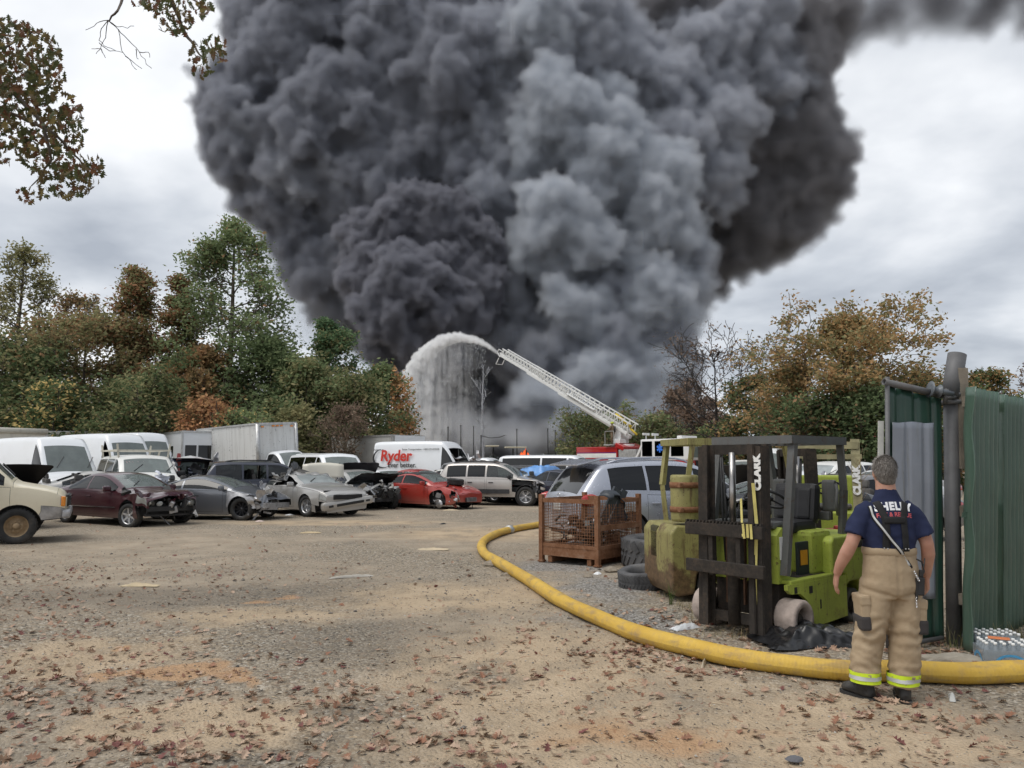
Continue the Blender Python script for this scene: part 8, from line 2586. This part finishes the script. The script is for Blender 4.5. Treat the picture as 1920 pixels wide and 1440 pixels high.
def firefighter():
 fl=on_ground(1592,1302);fr=on_ground(1678,1322)
 yb=on_ground(1660,1312).y
 base=Vector((at(1667,1045,yb).x,yb,0))
 Hd=at(1662,858,base.y)
 sc=1.0
 view=Vector((base.x,base.y,0)).normalized()
 rz=math.atan2(view.y,view.x)-PI/2+.36
 r=thing('person','firefighter seen from behind in navy shirt and tan bunker trousers with suspenders','person',base,rz)
 r.scale=(.93,.95,1)
 Ht=Hd.z
 k=Ht/1.75
 def S(*p):return tuple(v*k for v in p)
 M_SKIN,h,out=new_mat('skin_tanned')
 co=h.coords();n1=h.noise(co,7.0,4.0);n2=h.noise(co,60.0,3.0)
 c=h.ramp(n1,[(.3,(.40,.205,.145)),(.7,(.52,.295,.215))])
 b_=pbsdf(h,out,c,.55,0,.35,0,h.bump(n2,.08,.004))
 b_.inputs['Subsurface Weight'].default_value=.12;b_.inputs['Subsurface Radius'].default_value=(.02,.008,.005)
 b=MB()
 b.ball(S(0,.015,1.645),S(.076,.096,.106)[0:3],18,14)
 b.ball(S(0,.06,1.60),S(.060,.062,.080)[0:3],14,10)
 capsule_chain(b,[S(0,-.005,1.44,.085,.078),S(0,.0,1.50,.078,.074),S(0,.008,1.58,.072,.074)])
 b.ball(S(0,.13,1.62),S(.013,.022,.02)[0:3],8,6)
 for s in(-1,1):
  b.ball(S(s*.081,.005,1.628),S(.013,.022,.034)[0:3],10,8,Euler((0,0,s*-.35)).to_matrix())
 capsule_chain(b,[S(0,0,.95,.165,.12),S(0,-.01,1.1,.165,.12),S(0,-.01,1.28,.165,.115),S(0,-.005,1.41,.12,.08),S(0,0,1.47,.07,.06)],18)
 arm_l=[S(-.155,0,1.37,.058),S(-.215,-.01,1.30,.058),S(-.262,-.03,1.20,.055),S(-.300,-.045,1.12,.050),S(-.335,-.03,1.05,.051),S(-.375,.02,.95,.040),S(-.392,.05,.88,.031,.027)]
 arm_r=[S(.155,0,1.37,.058),S(.215,-.01,1.30,.058),S(.255,-.03,1.20,.055),S(.275,-.045,1.12,.050),S(.287,-.03,1.05,.051),S(.294,.02,.94,.040),S(.296,.045,.87,.031,.027)]
 capsule_chain(b,arm_l);capsule_chain(b,arm_r)
 def hand(side,w,d):
  """palm, four unequal half curled fingers and a thumb on the inner side"""
  w=Vector(w);d=Vector(d).normalized()
  fwd=Vector((0,1,0));fwd=(fwd-d*fwd.dot(d)).normalized()
  inn=d.cross(fwd)*(1 if side>0 else-1)
  if inn.x*side>0:inn=-inn
  pts=[w-d*.02,w+d*.035,w+d*.075,w+d*.095]
  capsule_chain(b,[(*(p*1.0),(.018 if i<1 else .021)*k,(.030,.038,.042,.040)[i]*k)for i,p in enumerate(pts)],12)if False else None
  for i,q in enumerate((-.026,-.009,.009,.026)):
   a0=w-d*.015+fwd*q*.45;a1=w+d*.085+fwd*q*1.1
   capsule_chain(b,[(*a0,.016),(*((a0+a1)/2),.0165),(*a1,.0135)],8)
  L=(.060,.074,.082,.074)
  for i,q in enumerate((-.030,-.010,.011,.030)):
   p0=w+d*(.085-.008*abs(i-2))+fwd*q
   d1=(d+inn*.25).normalized();d2=(d+inn*.75).normalized();d3=(d*.6+inn*1.0).normalized()
   p1=p0+d1*L[i]*.45;p2=p1+d2*L[i]*.32;p3=p2+d3*L[i]*.26
   capsule_chain(b,[(*p0,.0105),(*p1,.0098),(*p2,.0088),(*p3,.0070)],8)
  t0=w+d*.02+fwd*.026+inn*.006;t1=t0+(d*.6+fwd*.75+inn*.25).normalized()*.038;t2=t1+(d*.9+fwd*.30+inn*.35).normalized()*.032;t3=t2+(d+inn*.45).normalized()*.024
  capsule_chain(b,[(*t0,.016),(*t1,.0125),(*t2,.0112),(*t3,.0085)],8)
 hand(-1,S(-.392,.05,.88),(-.10,.22,-1));hand(1,S(.296,.045,.87),(.03,.20,-1))
 me=fuse(b,.0075,4);me.materials.append(M_SKIN)
 body=link('body',me,r)
 b=MB();b.ball(S(0,.000,1.662),S(.088,.106,.104)[0:3],26,20);b.ball(S(0,-.028,1.60),S(.070,.062,.072)[0:3],18,12)
 me=fuse(b,.008,2,lambda c,n:.004*mnoise.noise(c*55)+.003*mnoise.noise(c*140))
 bm=bmesh.new();bm.from_mesh(me)
 kill=[v for v in bm.verts if(v.co.y>.055*k and v.co.z<1.69*k)or v.co.z<1.545*k or(v.co.y>.01 and v.co.z<1.635*k)or(v.co.y>-.02*k and v.co.z<1.60*k)]
 bmesh.ops.delete(bm,geom=kill,context='VERTS');bm.to_mesh(me);bm.free()
 M_HAIR,h,out=new_mat('grey_hair')
 co=h.coords();n1=h.noise(h.mapping(co,(1,1,.35)),90.0,4.0,.7);n2=h.noise(co,9.0,3.0)
 c=h.ramp(h.math('ADD',h.math('MULTIPLY',n1,.7),h.math('MULTIPLY',n2,.3)),[(.32,(.075,.066,.058)),(.52,(.15,.135,.12)),(.72,(.25,.23,.21))])
 pbsdf(h,out,c,.7,0,.3,0,h.bump(n1,.5,.01))
 me.materials.append(M_HAIR);me.polygons.foreach_set('use_smooth',[True]*len(me.polygons));link('hair',me,r)
 rg=np.random.default_rng(3)
 n=9000
 d=rg.normal(size=(n,3));d/=np.linalg.norm(d,axis=1,keepdims=True)
 C=d*np.array(S(.088,.106,.104))+np.array(S(0,0,1.662))
 kz=(C[:,2]>1.56*k)&~((C[:,1]>.055*k)&(C[:,2]<1.70*k))&~((C[:,1]>-.01)&(C[:,2]<1.645*k))
 C=C[kz];d=d[kz]
 tang=np.cross(d,np.array([1.0,.1,0]));tang/=np.linalg.norm(tang,axis=1,keepdims=True)+1e-6
 tang[tang[:,2]>0]*=-1
 L_=rg.uniform(.008,.018,(len(C),1));tip_=C+(tang*.8+d*.45+rg.normal(0,.3,C.shape))*L_
 sd=np.cross(tang,d)*.0011
 V=np.stack([C-sd,C+sd,tip_+sd*.3,tip_-sd*.3],1).reshape(-1,3)
 ho=np_obj('hair_strands',V,np.arange(len(V)).reshape(-1,4),[simple('hair_light',(.26,.235,.21),.6),simple('hair_dark',(.12,.105,.092),.6)],r,mi=(rg.random(len(C))<.45).astype(int))
 b=MB()
 capsule_chain(b,[S(0,.0,1.03,.188,.145),S(0,-.008,1.12,.200,.150),S(0,-.015,1.22,.206,.145),S(0,-.015,1.31,.196,.130),S(0,-.012,1.38,.155,.108),S(0,-.006,1.44,.112,.090),S(0,.0,1.495,.084,.080),S(0,.003,1.515,.078,.076)],26)
 capsule_chain(b,[S(-.115,-.005,1.375,.080,.080),S(-.185,-.01,1.330,.080,.082),S(-.236,-.02,1.255,.079,.084),S(-.272,-.03,1.175,.080,.086)],18)
 capsule_chain(b,[S(.115,-.005,1.375,.080,.080),S(.185,-.01,1.330,.080,.082),S(.232,-.02,1.255,.079,.084),S(.262,-.03,1.175,.080,.086)],18)
 def folds(c,n):
  v=.007*mnoise.noise(Vector((c.x*7,c.y*7,c.z*4.5)))
  side=abs(c.x)/.2
  v+=.006*mnoise.noise(Vector((c.x*16+c.z*9,c.y*14,c.z*16)))
  if c.z<1.22:v+=.007*math.sin(c.z*60+mnoise.noise(c*8)*4)*max(0,1-(c.z-1.05)/.18)
  return v
 me=fuse(b,.011,4,folds)
 bm=bmesh.new();bm.from_mesh(me)
 kill=[f for f in bm.faces if f.normal.z<-.75 and f.calc_center_median().z<1.185*k and abs(f.calc_center_median().x)>.205*k]
 bmesh.ops.delete(bm,geom=kill,context='FACES');bm.to_mesh(me);bm.free()
 M_NAVY,h,out=new_mat('navy_cotton')
 co=h.coords();n1=h.noise(co,5.0,4.0);n2=h.noise(co,240.0,2.0)
 pbsdf(h,out,h.ramp(n1,[(.3,(.013,.018,.048)),(.7,(.021,.028,.070))]),.85,0,.25,0,h.bump(h.math('ADD',h.noise(co,18.0,4.0),h.math('MULTIPLY',n2,.3)),.25,.01))
 me.materials.append(M_NAVY);shirt=link('shirt',me,r)
 b=MB()
 capsule_chain(b,[S(0,.0,1.085,.192,.150),S(0,-.005,1.02,.198,.155),S(0,-.01,.92,.208,.168),S(0,-.015,.82,.214,.168),S(-.0,-.01,.74,.19,.15)],26)
 capsule_chain(b,[S(-.105,-.01,.84,.120,.145),S(-.128,-.005,.70,.120,.132),S(-.155,.0,.55,.117,.122),S(-.185,.01,.42,.114,.114),S(-.215,.005,.28,.114,.110),S(-.230,-.01,.17,.112,.108),S(-.235,-.012,.115,.108,.106)],22)
 capsule_chain(b,[S(.105,-.01,.84,.120,.145),S(.102,-.012,.70,.120,.132),S(.090,-.02,.55,.117,.122),S(.075,-.03,.42,.114,.116),S(.058,-.045,.28,.114,.112),S(.045,-.05,.17,.112,.110),S(.040,-.05,.105,.108,.106)],22)
 def creases(c,n):
  v=.010*mnoise.noise(Vector((c.x*6,c.y*6,c.z*5+3)))
  v+=.011*mnoise.noise(Vector((c.x*9+c.z*5,c.y*9,c.z*19)))*(1.0 if c.z<.62 else .35)
  v+=.006*mnoise.noise(Vector((c.x*28,c.y*28,c.z*40)))*(1.0 if c.z<.62 else .5)
  v+=.009*math.sin(c.z*75+5*mnoise.noise(Vector((c.x*9,c.y*9,c.z*3))))*math.exp(-((c.z-.47)/.12)**2)
  v+=.007*math.sin(c.z*85+6*mnoise.noise(Vector((c.x*8,c.y*8,c.z*3))))*math.exp(-((c.z-.22)/.08)**2)
  if c.z>1.0:v+=.002*math.sin(math.atan2(c.y,c.x)*40)
  v*=.72
  v-=.012*math.exp(-((c.z-.735-abs(c.x)*.25)/.012)**2)*(1 if c.y<-.03 else 0)
  v-=.010*math.exp(-(c.x/.008)**2)*(1 if c.z>.72 and c.y<0 else 0)
  return v
 me=fuse(b,.0125,4,creases)
 M_TAN,h,out=new_mat('bunker_canvas')
 co=h.coords();n1=h.noise(co,3.0,6.0,.65);n2=h.noise(co,180.0,2.0);n3=h.noise(co,14.0,5.0,.7)
 c=h.ramp(n1,[(.28,(.31,.232,.148)),(.7,(.43,.335,.225))])
 c=h.mix(h.math('MULTIPLY',h.step(n3,.56,.78),.35),c,(.21,.145,.09))
 pbsdf(h,out,c,.88,0,.25,0,h.bump(h.math('ADD',n3,h.math('MULTIPLY',n2,.25)),.3,.012))
 me.materials.append(M_TAN);tr=link('trousers',me,r)
 q=MB();n=48;vs=[]
 for i in range(n):
  a=2*PI*i/n
  for zz,e_ in((1.040,.0),(1.050,.007),(1.085,.007),(1.094,.0)):vs.append(((.198*k+e_)*math.cos(a),-.003+(.155*k+e_)*math.sin(a),zz*k))
 q.add(vs,[(i*4+j,((i+1)%n)*4+j,((i+1)%n)*4+j+1,i*4+j+1)for i in range(n)for j in range(3)],True);q.build('waistband',M_TAN,r)
 from mathutils.bvhtree import BVHTree
 def bvh(o):
  m=o.data
  return BVHTree.FromPolygons([v.co.copy()for v in m.vertices],[tuple(p.vertices)for p in m.polygons])
 T_sh,T_tr=bvh(shirt),bvh(tr)
 def skin(x,z,tree,off=.004,y0=-.6,dy=1):
  h_=tree.ray_cast(Vector((x,y0,z)),Vector((0,dy,0)))
  if h_[0]is None:return None
  return h_[0]+h_[1]*off
 def ribbon(name,path,w,mat,tree,off=.005,thick=.003,n=26,y0=-.6,dy=1):
  """a flat strap laid on the cloth along an x,z path"""
  P=[Vector((a,0,c_))for a,c_ in path]
  Q=catmull(P,8)if len(P)>2 else[P[0].lerp(P[1],i/n)for i in range(n+1)]
  vs=[];fs=[];last=None
  for i,q in enumerate(Q):
   t=(Q[min(i+1,len(Q)-1)]-Q[max(0,i-1)]).normalized();s=Vector((-t.z,0,t.x))
   row=[]
   for e_ in(-1,-.33,.33,1):
    p=q+s*w/2*e_
    hit=skin(p.x,p.z,tree,off,y0,dy)
    if hit is None:hit=last or Vector((p.x,-.05,p.z))
    last=hit;row.append(Vector((p.x,hit.y,p.z)))
   vs+=row
  for i in range(len(Q)-1):
   for j in range(3):fs.append((i*4+j,i*4+j+1,(i+1)*4+j+1,(i+1)*4+j))
  m=MB().add(vs,fs,True).build(name,mat,r)
  md=m.modifiers.new('t','SOLIDIFY');md.thickness=thick;md.offset=0
  return m
 M_SUSP=simple('suspender_black',(.010,.010,.011),.85,var=.3,bump=.2,bscale=200)
 for s in(-1,1):
  ribbon('suspender',[(s*.072*k,1.075*k),(s*.070*k,1.18*k),(s*.070*k,1.30*k),(s*.092*k,1.385*k),(s*.108*k,1.425*k)],.052,M_SUSP,T_sh,.008)
 ribbon('yoke',[(-.080*k,1.298*k),(.080*k,1.298*k)],.050,M_SUSP,T_sh,.012)
 for s in(-1,1):
  q=MB()
  for dx in(-.013,.013):
   p=skin(s*.072*k+dx,1.095*k,T_sh,.014)
   if p:q.ball(p,.006,8,6)
  q.build('rivet',M_METAL,r)
 def printed(txt,size,mat,x,z,sag=0,**kw):
  m=text_mesh(txt,size,depth=0,**kw)
  bm=bmesh.new();bm.from_mesh(m)
  bmesh.ops.subdivide_edges(bm,edges=[e_ for e_ in bm.edges if e_.calc_length()>.012],cuts=1)
  for v in bm.verts:
   lx=v.co.x+x;lz=v.co.y+z-sag*(v.co.x)**2
   hit=skin(lx,lz,T_sh,.0035)
   v.co=Vector((lx,(hit.y if hit is not None else-.1),lz))
  bm.to_mesh(m);bm.free();m.materials.clear();m.materials.append(mat)
  link('shirt_print',m,r)
 printed('SHELBY',.076*k,simple('shirt_white',(.80,.81,.83),.8),.012,1.395*k,.75,bold=.0040,space=1.14)
 printed('FIRE & RESCUE',.042*k,simple('shirt_red',(.55,.10,.11),.8),.012,1.338*k,.75,bold=.0012)
 M_REFL=simple('reflective_grey',(.50,.51,.50),.5,var=.08)
 pth=[(-.160*k,1.395*k),(-.142*k,1.31*k),(-.062*k,1.185*k),(.03*k,1.07*k),(.107*k,.955*k)]
 ribbon('radio_strap',pth,.030,M_SUSP,T_sh,.016);ribbon('strap_reflector',pth[:4]+[(.094*k,.975*k)],.014,M_REFL,T_sh,.021)
 q=MB();q.bbox((0,0,0),(.05,.034,.13),.010);q.bbox((0,0,.09),(.03,.03,.05),.008);q.tube([(.012,0,.08),(.03,.01,.20)],[.006,.004],7);q.bbox((-.03,0,-.02),(.016,.03,.15),.006)
 o=q.build('radio',M_BLACK,r);pz=skin(.150*k,.80*k,T_tr,.02);o.location=(.170*k,(pz.y if pz else-.12)+.01,.83*k);o.rotation_euler=(0,.08,0)
 q=MB()
 for i in range(9):q.lathe([(.004,-.003),(.008,-.003),(.008,.003),(.004,.003)],8,(.118*k+.004*i,(pz.y if pz else-.12)-.012,.935*k-.008*i),'y' if i%2 else 'x',closed=True)
 for i in range(7):q.lathe([(.004,-.003),(.007,-.003),(.007,.003),(.004,.003)],8,(.128*k,(pz.y if pz else-.12)+.0,.75*k-.011*i),'y' if i%2 else 'x',closed=True)
 q.build('chain',M_CHROME,r)
 q=MB();q.tube([(.15*k,-.14,1.02*k),(.20*k,-.11,1.0*k),(.215*k,-.11,.93*k),(.18*k,-.15,.90*k)],.006,7);q.build('mic_cord',M_BLACK,r)
 M_PATCH=simple('dark_patch',(.040,.036,.036),.85,var=.25,bump=.2,bscale=120)
 for s,zc,name in((-1,.60,'l'),(1,.58,'r')):
  q=MB();x0=s*(.232 if s<0 else .185)*k
  q.bbox((x0,-.02,zc*k+.035),(.075,.19,.20),.022,(0,s*.06,0));q.build('pocket',M_TAN,r)
  q=MB();q.bbox((x0+s*.004,-.022,zc*k-.045),(.078,.197,.105),.020,(0,s*.06,0));q.build('pocket_patch',M_PATCH,r)
  q=MB();q.bbox((x0+s*.004,-.02,zc*k+.115),(.080,.20,.075),.016,(0,s*.10,0));q.build('pocket_flap',M_TAN,r)
 M_LIMEY=simple('fluorescent_yellow',(.62,.80,.03),.6,var=.05)
 for(cx,cy,rr,sgn)in((-.232,-.010,.112,0),(.043,-.05,.112,0)):
  for z0,z1,m,dr in((.128,.205,M_LIMEY,.0),(.152,.180,M_REFL,.003)):
   q=MB();n=40;vs=[];
   T=T_tr
   for i in range(n):
    a=2*PI*i/n
    for zz in(z0,(z0+z1)/2,z1):
     o_=Vector((cx*k,cy*k,zz*k));dv=Vector((math.cos(a),math.sin(a),0))
     hit=T.ray_cast(o_+dv*.3,-dv)
     rad=(hit[0]-o_).length if hit[0]is not None and(hit[0]-o_).length<.15 else rr*k
     vs.append(o_+dv*(rad+.005+dr))
   fs=[(i*3+j,((i+1)%n)*3+j,((i+1)%n)*3+j+1,i*3+j+1)for i in range(n)for j in range(2)]
   q.add(vs,fs,True);q.build('reflective_band',m,r)
 M_BOOT=simple('boot_leather',(.022,.021,.020),.6,var=.4,scale=14,bump=.3,dirt=.5,dirtcol=(.14,.12,.09))
 for s,(bx,by,yaw,pitch_)in((-1,(-.240,.0,.55,0)),(1,(.040,-.05,-.20,0))):
  q=MB()
  capsule_chain(q,[(0,-.02,.20,.056,.062),(0,-.02,.12,.055,.064),(0,-.01,.06,.050,.085)],14)
  capsule_chain(q,[(0,-.085,.045,.038,.040),(0,-.04,.045,.046,.045),(0,.06,.048,.050,.046),(0,.13,.045,.052,.042),(0,.185,.038,.040,.030)],14)
  me=fuse(q,.010,5,lambda c,n:.003*mnoise.noise(c*25))
  me.materials.append(M_BOOT);o=link('boot',me,r);o.location=(bx*k,by*k,.012);o.rotation_euler=(0,0,yaw)
  q=MB();pts=[]
  prof=[(-.042,-.115),(-.048,-.05),(-.040,.0),(-.052,.08),(-.050,.15),(-.030,.205),(0,.222),(.030,.205),(.050,.15),(.052,.08),(.040,0),(.048,-.05),(.042,-.115),(0,-.128)]
  q.prism(prof,0,.028,'z');q.build('sole',M_RUBBER,o).location=(0,0,-.014)
 return r
PERSON=firefighter()
